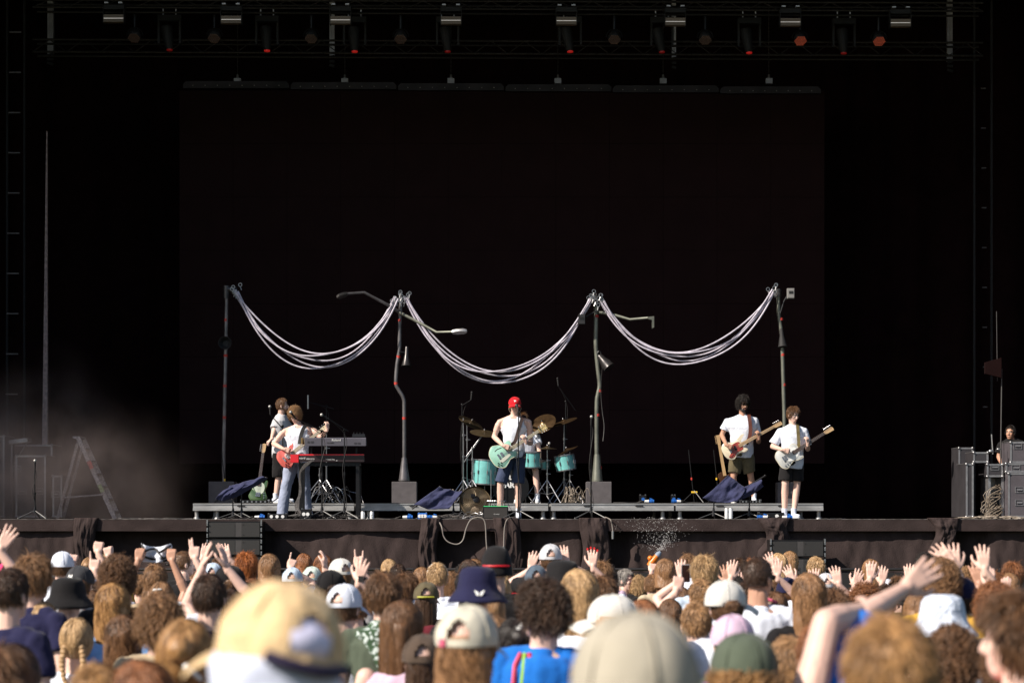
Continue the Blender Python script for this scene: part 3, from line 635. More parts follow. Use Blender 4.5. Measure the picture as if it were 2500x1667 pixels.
# ------------------------------------------------------------------ hats (local head frame, +Y is the face)
def cap_mesh(opening=True, seed=1):
    rnd = random.Random(seed); b = MB(); vs = []; fs = []; nu, nv = 48, 16; ax = (.094, .112, .118)
    keep = {}
    for j in range(nv+1):
        ph = -.10+(PI/2+.10)*j/nv
        for i in range(nu):
            th = 2*PI*i/nu; k = 1+.035*noise.noise(V((math.cos(th)*2.2+seed, math.sin(th)*2.2, ph*2)))+.012*noise.noise(V((math.cos(th)*6+seed, math.sin(th)*6, ph*5)))-.006*(abs(math.sin(th*3))**14)
            c = max(0, math.cos(ph))**.86; vs.append(V((ax[0]*c*math.cos(th)*k, ax[1]*c*math.sin(th)*k-.008, ax[2]*math.sin(max(ph, -.1))*k+.022)))
    for j in range(nv):
        for i in range(nu):
            th = 2*PI*(i+.5)/nu; dback = abs(((th-1.5*PI+PI) % (2*PI))-PI); ph = (j+.5)/nv
            if opening and dback < .46 and .10 < ph < .10+.38*math.cos(dback/.46*PI/2)**.7: continue
            i2 = (i+1) % nu; fs.append((j*nu+i, j*nu+i2, (j+1)*nu+i2, (j+1)*nu+i))
    b.add(vs, fs)
    n0 = len(b.v)
    b.add([V(p)*.97+V((0, 0, -.001)) for p in b.v[:n0]], [tuple(reversed(f)) for f in b.f[:]])              # lining
    for k in range(6):                                  # seams
        th = k*PI/3+PI/6; b.tube([V((ax[0]*math.cos(ph)**.86*math.cos(th)*1.012, ax[1]*math.cos(ph)**.86*math.sin(th)*1.012-.008, ax[2]*math.sin(ph)*1.01+.022)) for ph in [.1+1.4*q/8 for q in range(9)]] if not (opening and abs(((th-1.5*PI+PI) % (2*PI))-PI) < .5) else [V((0, -.03, .138)), V((0, -.045, .134))], .0018, 5)
    b.ell((0, -.008, .141), (.009, .009, .005), None, 8, 5)
    def brim(u, v):
        a = (u-.5)*2.1; r = v*.090*math.cos(a*.72)**.8; x = math.sin(a)*.090*(1+.02*v)+math.sin(a)*r*.25; y = math.cos(a)*.105-.008+r
        return (x, y, .020-.036*v*v-.030*(abs(a)/1.05)**2)
    b.grid(brim, 16, 6, (0, 0, -.004))
    return b.mesh('cap', None, True)
def strap_mb(): return
def bucket_mesh(seed=1):
    b = MB(); prof = [(.002, .132), (.05, .130), (.080, .118), (.094, .095), (.101, .05), (.108, .012), (.122, -.008), (.148, -.040), (.158, -.056), (.153, -.058), (.10, .0), (.096, .03)]
    n = 40; vs = []; fs = []
    for (r, z) in prof:
        for k in range(n):
            a = 2*PI*k/n; w_ = 1+.04*noise.noise(V((math.cos(a)*2+seed, math.sin(a)*2, z*8))); zz = z+(.012*noise.noise(V((math.cos(a)*1.6, math.sin(a)*1.6, seed))) if r > .11 else 0)
            vs.append(V((r*math.cos(a)*w_*.97, r*math.sin(a)*w_*1.10-.008, zz)))
    for j in range(len(prof)-1):
        for k in range(n): k2 = (k+1) % n; fs.append((j*n+k, (j+1)*n+k, (j+1)*n+k2, j*n+k2))
    b.add(vs, fs); return b.mesh('bucket', None, True)
def beanie_mesh(seed=1):
    b = MB(); vs = []; n = 36; prof = []
    for j in range(13): t = j/12; prof.append((.101*math.cos(t*PI/2)**.7+.001, -.03+.175*math.sin(t*PI/2)))
    b.lathe([(.104, -.045), (.106, -.03)]+prof[1:], Matrix.Translation((0, -.008, 0)) @ Matrix.Diagonal((.95, 1.12, 1, 1)), n); return b.mesh('beanie', None, True)
CAPM = {True: cap_mesh(True, 1), False: cap_mesh(False, 3)}; BUCK = bucket_mesh(2); BEAN = beanie_mesh(1)
fabric = {}
def fab(name, col, var=.10, vs=9, rough=.85, bump=.14): return mat('fabric_'+name, col, rough, var=var, vs=vs, bump=bump, bs=28, sheen=.1)
FC = {'white': (.72, .76, .86), 'cream': (.74, .60, .40), 'khaki': (.39, .355, .285), 'beige': (.60, .56, .46), 'navy': (.016, .016, .052), 'black': (.013, .012, .013), 'charcoal': (.045, .045, .050), 'olive': (.115, .095, .055), 'brown': (.085, .060, .045),
      'green': (.085, .105, .075), 'lightblue': (.20, .38, .70), 'paleblue': (.50, .60, .72), 'mint': (.55, .64, .58), 'slate': (.09, .12, .16), 'grey': (.34, .33, .34), 'silver': (.55, .55, .58), 'red': (.60, .03, .04), 'pink': (.62, .06, .17), 'rose': (.62, .45, .58), 'blue': (.015, .16, .58), 'yellow': (.62, .36, .06),
      'tan': (.42, .33, .22), 'teal': (.01, .22, .26), 'lilac': (.70, .68, .88), 'denim': (.10, .13, .22), 'sand': (.48, .40, .28), 'purple': (.28, .14, .38), 'skin': (.55, .3, .22), 'jean': (.05, .065, .12), 'paledenim': (.30, .34, .46), 'maroon': (.14, .02, .03), 'offwhite': (.66, .64, .60)}
def fc(n): return fab(n, FC[n])

# ------------------------------------------------------------------ performers
def figure(label, J, Y, head, yaw=0, pitch=0, roll=0, skin='pale', top='tee', topcol='white', legs='shorts', legcol='denim', hands=('grip', 'grip'), hair=None, hs=1.0, sleeve=.62, hem=None, bulk=1.0, brow=(.03, .02, .012), hpn=(None, None), shoes='white', lat=None, foot_dir=((0, -1), (0, -1))):
    """J: joints as photo pixels (px, py[, dY]) on the camera's left (l) and right (r)"""
    Q = {k: W(v[0], v[1], Y+(v[2] if len(v) > 2 else 0)) for k, v in J.items() if not k.startswith('hd') and k != 'short'}
    flo = RZ+.004 if YR+.1 < Y < YR+2.4 else FZ
    for s_ in 'lr': Q['a'+s_].z = flo+.081; Q['s'+s_].z -= .030
    root_loc = V(((Q['al'].x+Q['ar'].x)/2, Y, min(Q['al'].z, Q['ar'].z)-.07))
    N, P_, SL, SR = Q['neck'], Q['pelvis'], Q['sl'], Q['sr']
    L = V(lat).normalized() if lat else (SR-SL).normalized(); up = (N-P_).normalized(); D = up.cross(L).normalized(); L = D.cross(up).normalized()
    hw = max((SR-SL).length/2, .15) if not lat else .19
    HM = Matrix.Translation(W(*head, Y+(J['neck'][2]-.03 if len(J['neck']) > 2 else -.03))) @ Matrix.Rotation(PI+yaw, 4, 'Z') @ Matrix.Rotation(-pitch, 4, 'X') @ Matrix.Rotation(roll, 4, 'Y') @ Matrix.Scale(hs, 4)
    b = MB(); head_mb(b, HM); hc = HM @ V((0, -.02, -.06)); b.cap(hc, N+up*-.02, .054, .060)
    def torso(b, g_, low=-.02, k_=1.0):
        T = []; Lt = (N-P_).length
        for (f, rx, ry) in ((low, .155, .108), (.08, .165, .112), (.30, .150, .104), (.50, .158, .110), (.70, hw-.005, .120), (.84, hw-.015, .100), (.93, hw*.66, .078), (1.00, .078, .062)):
            c = P_+up*Lt*f; T.append((c, L, D, (rx*bulk*k_+g_) if f < .9 else rx+g_*.7, ry*bulk*k_+g_))
        loft(b, T)
    torso(b, 0)
    for q_ in (SL, SR): b.cap(N+up*.0, q_+V((0, 0, -.012)), .050, .046)
    for s in ('l', 'r'):
        S, E, H = Q['s'+s], Q['e'+s], Q['h'+s]; fw = (H-E).normalized(); a_ = fw
        b.cap(S+V((0, 0, -.014)), E, .049, .040); b.cap(S.lerp(E, .25), S.lerp(E, .6), .055, .050); b.cap(E, E.lerp(H, .35), .040, .041); b.cap(E.lerp(H, .3), H, .040, .026)
        side = 1 if s == 'l' else -1; i = 0 if s == 'l' else 1
        pn = V(hpn[i]) if hpn[i] else V((0, 1, 0))
        dd = J.get('hd'+s); d = V(dd) if dd else fw
        hand_mb(b, H, d, pn, side, hands[i], 1.0)
        K, A = Q['k'+s], Q['a'+s]; Hp = P_+L*(-.09 if s == 'l' else .09)+V((0, 0, -.02))
        b.cap(Hp, K, .088*bulk, .056); b.cap(K, K.lerp(A, .3)+V((0, .015, 0)), .055, .058); b.cap(K.lerp(A, .3)+V((0, .015, 0)), A, .057, .037)
        fd = V((*foot_dir[i], 0)).normalized(); b.cap(A+V((0, 0, -.03))-fd*.03, A+V((0, 0, -.045))+fd*.13, .034, .026)
    me = remesh(b, .0085, 2); me.materials.append(skinm[skin])
    o = bpy.data.objects.new('person', me); C.objects.link(o); o.location = root_loc
    me.transform(Matrix.Translation(-root_loc)); tag(o, label, 'person')
    face_parts(HM, o, brow)
    # top
    b = MB(); torso(b, .016, hem if hem is not None else -.10, 1.04)
    if top == 'tee':
        b.cap(SL, SR, .058, .058); nb = N+up*.005
        for q_ in (SL, SR): b.cap(nb, q_, .058, .060)
        for s in ('l', 'r'):
            S, E = Q['s'+s], Q['e'+s]; c = S.lerp(E, sleeve); b.ell(S, .066); b.tube([S, S.lerp(E, sleeve*.5), c], [.066, .072, .080], 14)
    else:                                               # vest: narrow straps, bare shoulders
        pass
    me = remesh(b, .010, 2, .011, 7, len(label))
    if top != 'tee':                                   # cut the vest away from the shoulders
        bm = bmesh.new(); bm.from_mesh(me); dele = []
        for f in bm.faces:
            c = f.calc_center_median(); h = (c-P_).dot(up)/(N-P_).length; x = abs((c-P_).dot(L))
            if h > .66 and x > hw-.035-(.045 if h > .75 else 0)*(1-.2) : dele.append(f)
            elif h > .93 and x < .052: dele.append(f)
        bmesh.ops.delete(bm, geom=dele, context='FACES')
        for _ in range(14):
            bd = {}
            for e in bm.edges:
                if len(e.link_faces) == 1:
                    for a_, c_ in ((e.verts[0], e.verts[1]), (e.verts[1], e.verts[0])): bd.setdefault(a_, []).append(c_.co.copy())
            for v_, ns_ in bd.items():
                if len(ns_) == 2: v_.co = v_.co*.4+(ns_[0]+ns_[1])*.3
        bm.to_mesh(me); bm.free()
    me.materials.append(fc(topcol)); sh = link('t_shirt' if top == 'tee' else 'vest_top', me, None); attach(sh, o)
    # legs
    b = MB(); Lt = (N-P_).length
    loft(b, [(P_+up*Lt*f, L, D, rx*bulk+.012, ry*bulk+.012) for f, rx, ry in ((-.16, .13, .09), (-.06, .168, .115), (.06, .168, .115), (.17, .152, .104))])
    for s in ('l', 'r'):
        K, A = Q['k'+s], Q['a'+s]; Hp = P_+L*(-.085 if s == 'l' else .085)+V((0, 0, -.04))
        if legs == 'shorts': e = Hp.lerp(K, J.get('short', .88)); b.tube([Hp+V((0, 0, .05)), Hp.lerp(e, .5), e], [.108*bulk, .106*bulk, .104], 16)
        else: b.tube([Hp+V((0, 0, .05)), Hp.lerp(K, .5), K, K.lerp(A, .55), A+V((0, 0, -.035))], [.108*bulk, .104*bulk, .090, .086, .090], 16)
    me = remesh(b, .011, 2, .014, 7, 3); me.materials.append(fc(legcol)); t = link('shorts' if legs == 'shorts' else 'trousers', me); attach(t, o)
    for i, s in enumerate(('l', 'r')):
        A = Q['a'+s]; fd = V((*foot_dir[i], 0)).normalized(); b = MB(); b.tube([A+V((0, 0, .09)), A+V((0, 0, .0)), A+V((0, 0, -.04))], [.046, .042, .044], 12); 
        if legs == 'shorts': attach(b.build('sock', fc('white'), None, True), o)
        b = MB(); b.cap(A+V((0, 0, -.032))-fd*.04, A+V((0, 0, -.036))+fd*.15, .040, .036); b.cap(A+V((0, 0, -.035))+fd*.02, A+V((0, 0, .0)), .045, .044)
        me = remesh(b, .009, 2); me.materials.append(fc(shoes)); attach(link('shoe', me), o)
        b = MB(); M = frame(A+V((0, 0, -.068))+fd*.055, fd, (0, 0, 1)); b.prism([(-.115, -.03), (-.06, -.04), (.06, -.045), (.12, -.03), (.135, 0), (.12, .03), (.06, .045), (-.06, .04), (-.115, .03)], -.012, .012, M); attach(b.build('sole', whitep, None), o)
    if hair:
        h = link('hair', hmesh(*hair[0]), None, hcol(hair[1])); h.parent = o; h.matrix_parent_inverse = Matrix.Translation(-root_loc); h.matrix_basis = HM
    o['_'] = 0; del o['_']
    return o, HM, Q
def put(o, parent, M): o.parent = parent; o.matrix_parent_inverse = Matrix.Translation(-parent.location); o.matrix_basis = M

# --- guitars: local x = towards the headstock, local y = across, local z = out of the face
OUT = {
 'semi': [(-.235,0),(-.215,.115),(-.12,.195),(-.03,.168),(.03,.135),(.09,.138),(.155,.142),(.185,.105),(.165,.062),(.125,.034),(.125,-.034),(.165,-.062),(.185,-.105),(.155,-.142),(.09,-.138),(.03,-.135),(-.03,-.168),(-.12,-.195),(-.215,-.115)],
 'single': [(-.205,0),(-.195,.10),(-.12,.160),(-.03,.130),(.03,.110),(.10,.135),(.165,.125),(.195,.06),(.19,.028),(.16,.027),(.16,-.027),(.12,-.05),(.14,-.09),(.185,-.115),(.165,-.145),(.08,-.135),(.02,-.112),(-.05,-.135),(-.13,-.160),(-.195,-.10)],
 'bass': [(-.225,.02),(-.20,.12),(-.12,.165),(-.03,.125),(.04,.105),(.12,.125),(.20,.15),(.245,.135),(.20,.10),(.15,.06),(.14,.03),(.14,-.03),(.13,-.06),(.17,-.10),(.18,-.135),(.13,-.150),(.05,-.120),(-.03,-.125),(-.12,-.165),(-.20,-.10)],
 'horned': [(-.20,0),(-.185,.10),(-.11,.165),(-.02,.14),(.05,.115),(.12,.125),(.165,.13),(.15,.085),(.10,.04),(.09,0),(.10,-.04),(.14,-.08),(.16,-.125),(.12,-.128),(.05,-.115),(-.02,-.14),(-.11,-.165),(-.185,-.10)]}
def guitar(label, M, kind, col, guard=None, guardcol=None, neckcol=None, L=.80, extras=(), bodymat=None, group=None, headcol=None, loc=None):
    root = empty('guitar' if kind != 'bass' else 'bass_guitar', M.translation.copy(), label, 'guitar' if kind != 'bass' else 'bass guitar', group)
    bm_ = bodymat or mat('lacquer_'+kind+str(int(col[0]*99)), col, .22, var=.10, vs=5, coat=.6); nk = neckcol or mat('maple', (.50, .33, .17), .4, coat=.3); fb = mat('rosewood', (.06, .028, .018), .5) 
    o2 = [(p.x, p.y) for p in spline([(x, y, 0) for x, y in OUT[kind]], 4, True)]
    b = MB(); b.prism(o2, -.040, 0, M, .007); b.build('body', bm_, root, True, 50)
    if extras and 'binding' in extras: b = MB(); b.prism([(x*1.004, y*1.004) for x, y in o2], -.006, -.0005, M, .0); b.build('binding', mat('cream_binding', (.7, .62, .45), .4), root)
    n0 = .10; n1 = L-.16
    b = MB(); b.prism([(n0, -.030), (n1, -.022), (n1, .022), (n0, .030)], -.022, .010, M, .004); nk_o = b.build('neck', nk, root)
    b = MB(); b.prism([(n0-.03, -.029), (n1, -.0215), (n1, .0215), (n0-.03, .029)], .0105, .0150, M); f = b.build('fretboard', fb if 'maple' not in extras else nk, nk_o)
    b = MB()
    for i in range(18): x = n1-(n1-n0+.10)*(1-2**(-(i+1)/12.)); b.prism([(x-.0012, -.024), (x+.0012, -.024), (x+.0012, .024), (x-.0012, .024)], .0151, .0168, M)
    b.build('frets', chrome, nk_o)
    hd = [(n1, -.022), (n1+.04, -.034), (n1+.16, -.040), (n1+.165, .0), (n1+.15, .03), (n1+.04, .030), (n1, .022)] if kind != 'semi' else [(n1, -.022), (n1+.03, -.038), (n1+.15, -.045), (n1+.155, -.012), (n1+.145, 0), (n1+.155, .012), (n1+.15, .045), (n1+.03, .038), (n1, .022)]
    b = MB(); b.prism(hd, -.016, .002, M, .003); b.build('headstock', headcol or nk, nk_o)
    b = MB()
    for i in range(6 if kind != 'bass' else 4):
        if kind in ('semi', 'horned'): x = n1+.04+.04*(i % 3); s = 1 if i < 3 else -1
        else: x = n1+.03+.022*i*(1.5 if kind == 'bass' else 1); s = 1
        b.T = M; b.cyl((x, s*.025, -.01), (x, s*.025, .012), .005, n=8); b.ell((x, s*.053, -.006), (.009, .012, .005), None, 8, 5); b.T = None
    b.build('tuners', chrome if kind != 'semi' else mat('pearl', (.8, .78, .72), .3), nk_o)
    if guard: b = MB(); b.prism([(p.x, p.y) for p in spline([(x, y, 0) for x, y in guard], 4, True)], .0005, .0042, M); b.build('pickguard', guardcol or whitep, root)
    pk = {'semi': ((.06, 0), (-.04, 0)), 'single': ((.09, 0), (-.06, 0)), 'bass': ((.0, .012), (-.0, -.012)), 'horned': ((.05, 0), (-.03, 0))}[kind]
    for (x, y) in pk: b = MB(); b.prism([(x-.018, -.038), (x+.018, -.038), (x+.018, .038), (x-.018, .038)], .005, .012, M, .002); b.build('pickup', chrome if kind != 'bass' else blackm, root)
    b = MB(); bx = -.10; b.prism([(bx-.012, -.042), (bx+.012, -.042), (bx+.012, .042), (bx-.012, .042)], .001, .016, M, .002); b.build('bridge', chrome, root)
    kn = {'semi': ((-.12, -.10), (-.165, -.085), (-.14, -.135), (-.185, -.115)), 'single': ((-.05, -.10), (-.09, -.105), (-.13, -.105)), 'bass': ((-.09, -.09), (-.12, -.10), (-.15, -.10)), 'horned': ((-.09, -.085), (-.13, -.08), (-.11, -.12), (-.15, -.11))}[kind]
    for (x, y) in kn: b = MB(); b.T = M; b.cyl((x, y, .001), (x, y, .018), .011, .009, 12); b.build('knob', blackm if kind != 'single' else chrome, root, True)
    if 'fholes' in extras:
        for s in (-1, 1): b = MB(); b.prism([(p.x, p.y) for p in spline([(-.11, s*.098, 0), (-.06, s*.106, 0), (.0, s*.094, 0), (.012, s*.100, 0), (-.05, s*.116, 0), (-.105, s*.110, 0)], 3, True)], .0006, .0025, M); b.build('sound_hole', black, root)
    b = MB(); b.T = M
    ns = 4 if kind == 'bass' else 6
    for i in range(ns): y = (i-(ns-1)/2)*.0072; b.cyl((bx, y*1.4, .018), (n1+.02, y, .018), .0009, n=4)
    b.build('strings', steel, root)
    return root
def strap(label, pts, col, wd=.05, kindname='guitar_strap', parent=None):
    """flat belt through world points with given normals"""
    P = spline(pts, 6); b = MB()
    vs = []; fs = []
    for i, p in enumerate(P):
        t = (P[min(i+1, len(P)-1)]-P[max(i-1, 0)]).normalized(); a = t.cross(V((0, -1, 0))); a = (a if a.length > .2 else V((1, 0, 0))).normalized()*wd/2
        n_ = a.cross(t).normalized()*.004; vs += [p-a, p+a, p+a+n_, p-a+n_]
    for i in range(len(P)-1):
        for k_ in range(4): k2 = (k_+1) % 4; fs.append((i*4+k_, i*4+k2, i*4+4+k2, i*4+4+k_))
    fs += [(3, 2, 1, 0), tuple(len(vs)-4+i for i in range(4))]; b.add(vs, fs); m = mat('strap_'+kindname+str(int(col[0]*999)), col, .6, var=.15, bump=.2); o = b.build('strap', m, parent, True); return o
def gm(center, headend, Y, tilt=.15, dy=0, dyh=0):     # guitar matrix from two pixels
    a = W(*center, Y+dy); h = W(*headend, Y+dy+dyh); return frame(a, h-a, V((0, -1, tilt))), (h-a).length

# --- singer
YSg = .75
S1, HM1, Q1 = figure('singer in a red cap, white vest and knee-length denim shorts playing the mint guitar', dict(neck=(1254, 1017), pelvis=(1255, 1108), sl=(1220, 1024), sr=(1291, 1024), el=(1206, 1066, .02), er=(1296, 1082, .05), hl=(1229, 1088, -.35), hr=(1284, 1079, -.27), hdl=(.9, -.1, -.35), hdr=(-.35, -.2, .8), kl=(1222, 1180, -.03), kr=(1264, 1181, .02), al=(1221, 1252, 0), ar=(1266, 1254, .05), short=.97),
    YSg, (1257, 990), yaw=.0, pitch=.12, top='vest', legcol='jean', hands=('fist', 'grip'), hair=(('short', 1, None, True), 'light'), hpn=((0, 1, 0), (-.6, .8, 0)), brow=(.05, .03, .02), hs=1.04, bulk=.93)
redcap = fab('redcap', (.62, .012, .02)); c = link('cap', CAPM[False], None, redcap); put(c, S1, HM1 @ Matrix.Translation((0, 0, .014)) @ Matrix.Diagonal((1.02, 1, .84, 1)))
textobj('N', .040, HM1 @ Matrix.Translation((-.003, .118, .078)) @ Matrix.Rotation(PI, 4, 'Z') @ Matrix.Rotation(R(62), 4, 'X'), whitep, c, 'emblem', .001).matrix_parent_inverse = c.matrix_basis.inverted(); textobj('Y', .046, HM1 @ Matrix.Translation((.003, .1215, .076)) @ Matrix.Rotation(PI, 4, 'Z') @ Matrix.Rotation(R(62), 4, 'X'), whitep, c, 'emblem', .0008).matrix_parent_inverse = c.matrix_basis.inverted()
b = MB()
for s in (-1, 1): b.T = HM1; b.tube(spline([(s*.080, -.005, -.01), (s*.094, -.01, -.035), (s*.088, -.03, -.07), (s*.06, -.04, -.11)]), .0035, 6)
b.T = None; b.build('ear_monitor', mat('clear_wire', (.5, .45, .4), .4), S1, True)
M, L = gm((1231, 1106), (1335, 1039), YSg, .10, -.27, .05)
G1 = guitar('mint green semi-hollow guitar with a cream neck held by the singer', M, 'semi', (.29, .54, .44), [(.06,-.045),(-.09,-.05),(-.13,-.075),(-.10,-.11),(.02,-.095),(.09,-.07)], mat('guard_pale', (.50, .52, .45), .4), mat('cream_neck', (.55, .48, .34), .4), L, ('binding', 'fholes', 'maple'), headcol=mat('head_gold', (.42, .32, .14), .4, var=.4, vs=60))
strap('', [W(1247, 1086, YSg-.25), W(1257, 1078, YSg-.20), W(1263, 1060, YSg-.155), W(1270, 1036, YSg-.14), W(1276, 1019, YSg-.09), W(1279, 1014, YSg+.01), W(1280, 1022, YSg+.10)], (.035, .018, .015), .055, 'a', G1)
b = MB(); b.prism([(-.022, -.035), (.022, -.035), (.022, .035), (-.022, .035)], -.014, .014, facing(W(1281, 1114, YSg-.17)), .003); b.cyl(W(1278, 1107, YSg-.17), W(1276, 1098, YSg-.17), .003); b.build('radio_pack', black, S1)

# --- guitarist with the red guitar (left, front)
YA = 1.75
S2, HM2, Q2 = figure('curly fair-haired guitarist in white vest and pale blue trousers, head bowed', dict(neck=(730, 1040), pelvis=(726, 1122), sl=(696, 1046), sr=(763, 1044), el=(668, 1083, -.02), er=(783, 1068, -.05), hl=(693, 1096, -.34), hr=(799, 1048, -.30), hdl=(.9, -.1, -.3), hdr=(.05, -.2, .95), kl=(699, 1184, -.05), kr=(744, 1180, .05), al=(688, 1247, -.05), ar=(750, 1241, .15)),
    YA, (720, 1013), yaw=-.25, pitch=.62, top='vest', legs='long', legcol='paledenim', hands=('fist', 'grip'), hair=(('curly', 4), 'light'), hpn=((0, 1, 0), (-.7, .7, 0)), hs=1.02, hem=-.12, shoes='black')
b = MB(); b.T = HM2
for s in (-1, 1): b.tube([(s*.030+.024*math.cos(a), .099, .002+.017*math.sin(a)) for a in [2*PI*i/14 for i in range(15)]], .0030, 5, False); b.cap((s*.054, .095, .004), (s*.078, .0, .006), .0028)
b.cap((-.008, .101, .004), (.008, .101, .004), .003); b.build('glasses', blackm, S2, True)
M, L = gm((706, 1112), (800, 1037), YA, .12, -.26, 0)
G2 = guitar('faded red guitar with pointed horns held by the bowed guitarist', M, 'horned', (.62, .13, .11), [(.09,.07),(.0,.075),(-.06,.05),(-.05,-.02),(.02,-.07),(.10,-.06)], mat('guard_rosy', (.75, .50, .45), .4), mat('cream_neck', (.5, .4, .3), .4), L, ('maple',))
strap('', [W(731, 1084, YA-.20), W(735, 1062, YA-.145), W(741, 1046, YA-.13), W(747, 1037, YA-.07), W(749, 1034, YA+.02), W(749, 1042, YA+.10)], (.012, .011, .012), .06, 'b', G2)

# --- man at the back beside the keyboards, in profile
YB = 3.3
S3, HM3, Q3 = figure('bearded brown-haired man in grey-white t-shirt and dark shorts, side on behind the keyboards', dict(neck=(686, 1013), pelvis=(686, 1108), sl=(676, 1024, -.10), sr=(694, 1022, .18), el=(668, 1056, -.2), er=(715, 1062, .18), hl=(663, 1072, -.28), hr=(738, 1068, .05), hdl=(-.75, 0, -.5), hdr=(.9, 0, .1), kl=(680, 1168, -.09), kr=(692, 1168, .12), al=(673, 1214, -.09), ar=(692, 1214, .14), short=.93),
    YB, (690, 990), yaw=1.45, pitch=-.05, top='tee', topcol='silver', legcol='black', hands=('grip', 'relax'), hair=(('short', 5), 'brown'), hpn=((.3, .3, -1), (0, 0, -1)), bulk=1.08, lat=(.25, 1, 0), foot_dir=((1, -.3), (1, .2)))
def beard(HM, o, c, full=True):
    b = MB(); b.T = HM
    b.ell((0, .050, -.092), (.050, .048, .040), None, 14, 10); b.cap((-.062, .0, -.05), (-.03, .06, -.09), .018, .022); b.cap((.062, .0, -.05), (.03, .06, -.09), .018, .022)
    if full: b.cap((-.028, .084, -.058), (.028, .084, -.058), .008, .008)
    me = remesh(b, .007, 1, .006, 40); x = link('beard', me, None, hcol(c)); attach(x, o)
beard(HM3, S3, 'brown')

# --- bass player
YC = 3.2
S4, HM4, Q4 = figure('bass player with dark curly hair, beard and sunglasses in white t-shirt and olive shorts', dict(neck=(1813, 1017), pelvis=(1810, 1108), sl=(1776, 1026), sr=(1843, 1024), el=(1762, 1062, .02), er=(1852, 1078, .02), hl=(1774, 1087, -.34), hr=(1853, 1069, -.31), hdl=(.85, -.1, -.4), hdr=(-.2, -.2, .9), kl=(1791, 1163, -.02), kr=(1833, 1162, .02), al=(1790, 1216, 0), ar=(1841, 1216, .05), short=.82),
    YC, (1814, 986), yaw=.35, pitch=.22, skin='tan', top='tee', topcol='white', legcol='olive', hands=('fist', 'grip'), hair=(('curly', 2, .06), 'black'), hpn=((0, 1, 0), (-.6, .8, 0)), bulk=1.12, hs=1.05)
beard(HM4, S4, 'black')
def shades(HM, o):
    b = MB(); b.T = HM
    for s in (-1, 1): b.prism([(s*.008, -.006), (s*.052, -.004), (s*.050, .020), (s*.008, .020)][::s], -.002, .002, Matrix(((1,0,0,0),(0,0,1,.102),(0,1,0,0),(0,0,0,1)))); b.cap((s*.054, .098, .014), (s*.080, .0, .008), .003)
    b.cap((-.01, .103, .016), (.01, .103, .016), .003); b.build('sunglasses', mat('shades', (.006, .005, .005), .12), o)
shades(HM4, S4)
M, L = gm((1795, 1093), (1908, 1031), YC, .10, -.27, .0)
G4 = guitar('cream bass guitar with a red-brown pickguard held by the curly-haired player', M, 'bass', (.66, .58, .44), [(.10,.06),(.02,.075),(-.04,.06),(-.06,.0),(-.13,-.06),(-.17,-.09),(-.14,-.125),(-.08,-.125),(.0,-.085),(.09,-.085),(.12,-.05)], mat('tortoise', (.30, .045, .03), .25, var=.4, vs=25), None, L, ('maple',))
strap('', [W(1822, 1084, YC-.245), W(1830, 1066, YC-.20), W(1832, 1044, YC-.165), W(1830, 1024, YC-.145), W(1828, 1013, YC-.07), W(1827, 1011, YC+.03), W(1827, 1020, YC+.11)], (.09, .022, .012), .062, 'c', G4)

# --- guitarist at the right front
YD = .75
S5, HM5, Q5 = figure('brown-haired guitarist in loose white t-shirt and short black shorts, looking down to the right', dict(neck=(1937, 1041), pelvis=(1933, 1131), sl=(1905, 1050), sr=(1963, 1050), el=(1886, 1090, .02), er=(1972, 1096, .0), hl=(1912, 1098, -.34), hr=(1972, 1085, -.30), hdl=(.9, -.1, -.25), hdr=(-.1, -.2, .95), kl=(1917, 1182, -.02), kr=(1946, 1182, .02), al=(1915, 1252, 0), ar=(1938, 1254, -.03), short=.80),
    YD, (1937, 1012), yaw=.55, pitch=.35, top='tee', topcol='white', legcol='black', hands=('fist', 'grip'), hair=(('short', 6, .05), 'brown'), hpn=((0, 1, 0), (-.6, .8, 0)), sleeve=.80, hs=1.0, hem=-.14, foot_dir=((-.3, -1), (.35, -1)))
M, L = gm((1926, 1112), (2033, 1044), YD, .10, -.27, .02)
G5 = guitar('silver grey single-cutaway guitar with white pickguard held by the right-hand guitarist', M, 'single', (.46, .47, .46), [(.15,.06),(.06,.085),(-.0,.06),(-.04,.03),(-.07,-.03),(-.03,-.085),(.06,-.10),(.13,-.06)], whitep, mat('neck_tan', (.42, .27, .14), .4), L, ('binding',), headcol=mat('maple', (.50, .33, .17), .4))
strap('', [W(1947, 1100, YD-.245), W(1950, 1084, YD-.20), W(1949, 1064, YD-.155), W(1948, 1050, YD-.14), W(1947, 1039, YD-.07), W(1947, 1036, YD+.03), W(1947, 1044, YD+.11)], (.12, .09, .03), .05, 'd', G5)

# --- drummer, seated and mostly hidden behind the singer
YE = 4.6
S6, HM6, Q6 = figure('drummer in a white t-shirt sitting behind the kit, mostly hidden by the singer', dict(neck=(1282, 1052), pelvis=(1284, 1130, .1), sl=(1257, 1062), sr=(1309, 1060), el=(1246, 1098, -.1), er=(1316, 1096, -.1), hl=(1262, 1112, -.4), hr=(1318, 1118, -.35), kl=(1262, 1150, -.45), kr=(1308, 1150, -.45), al=(1260, 1208, -.5), ar=(1312, 1208, -.5), short=.9),
    YE, (1275, 1026), yaw=-.3, top='tee', topcol='white', legcol='black', hands=('fist', 'fist'), hair=(('mess', 3), 'brown'), hs=1.0)

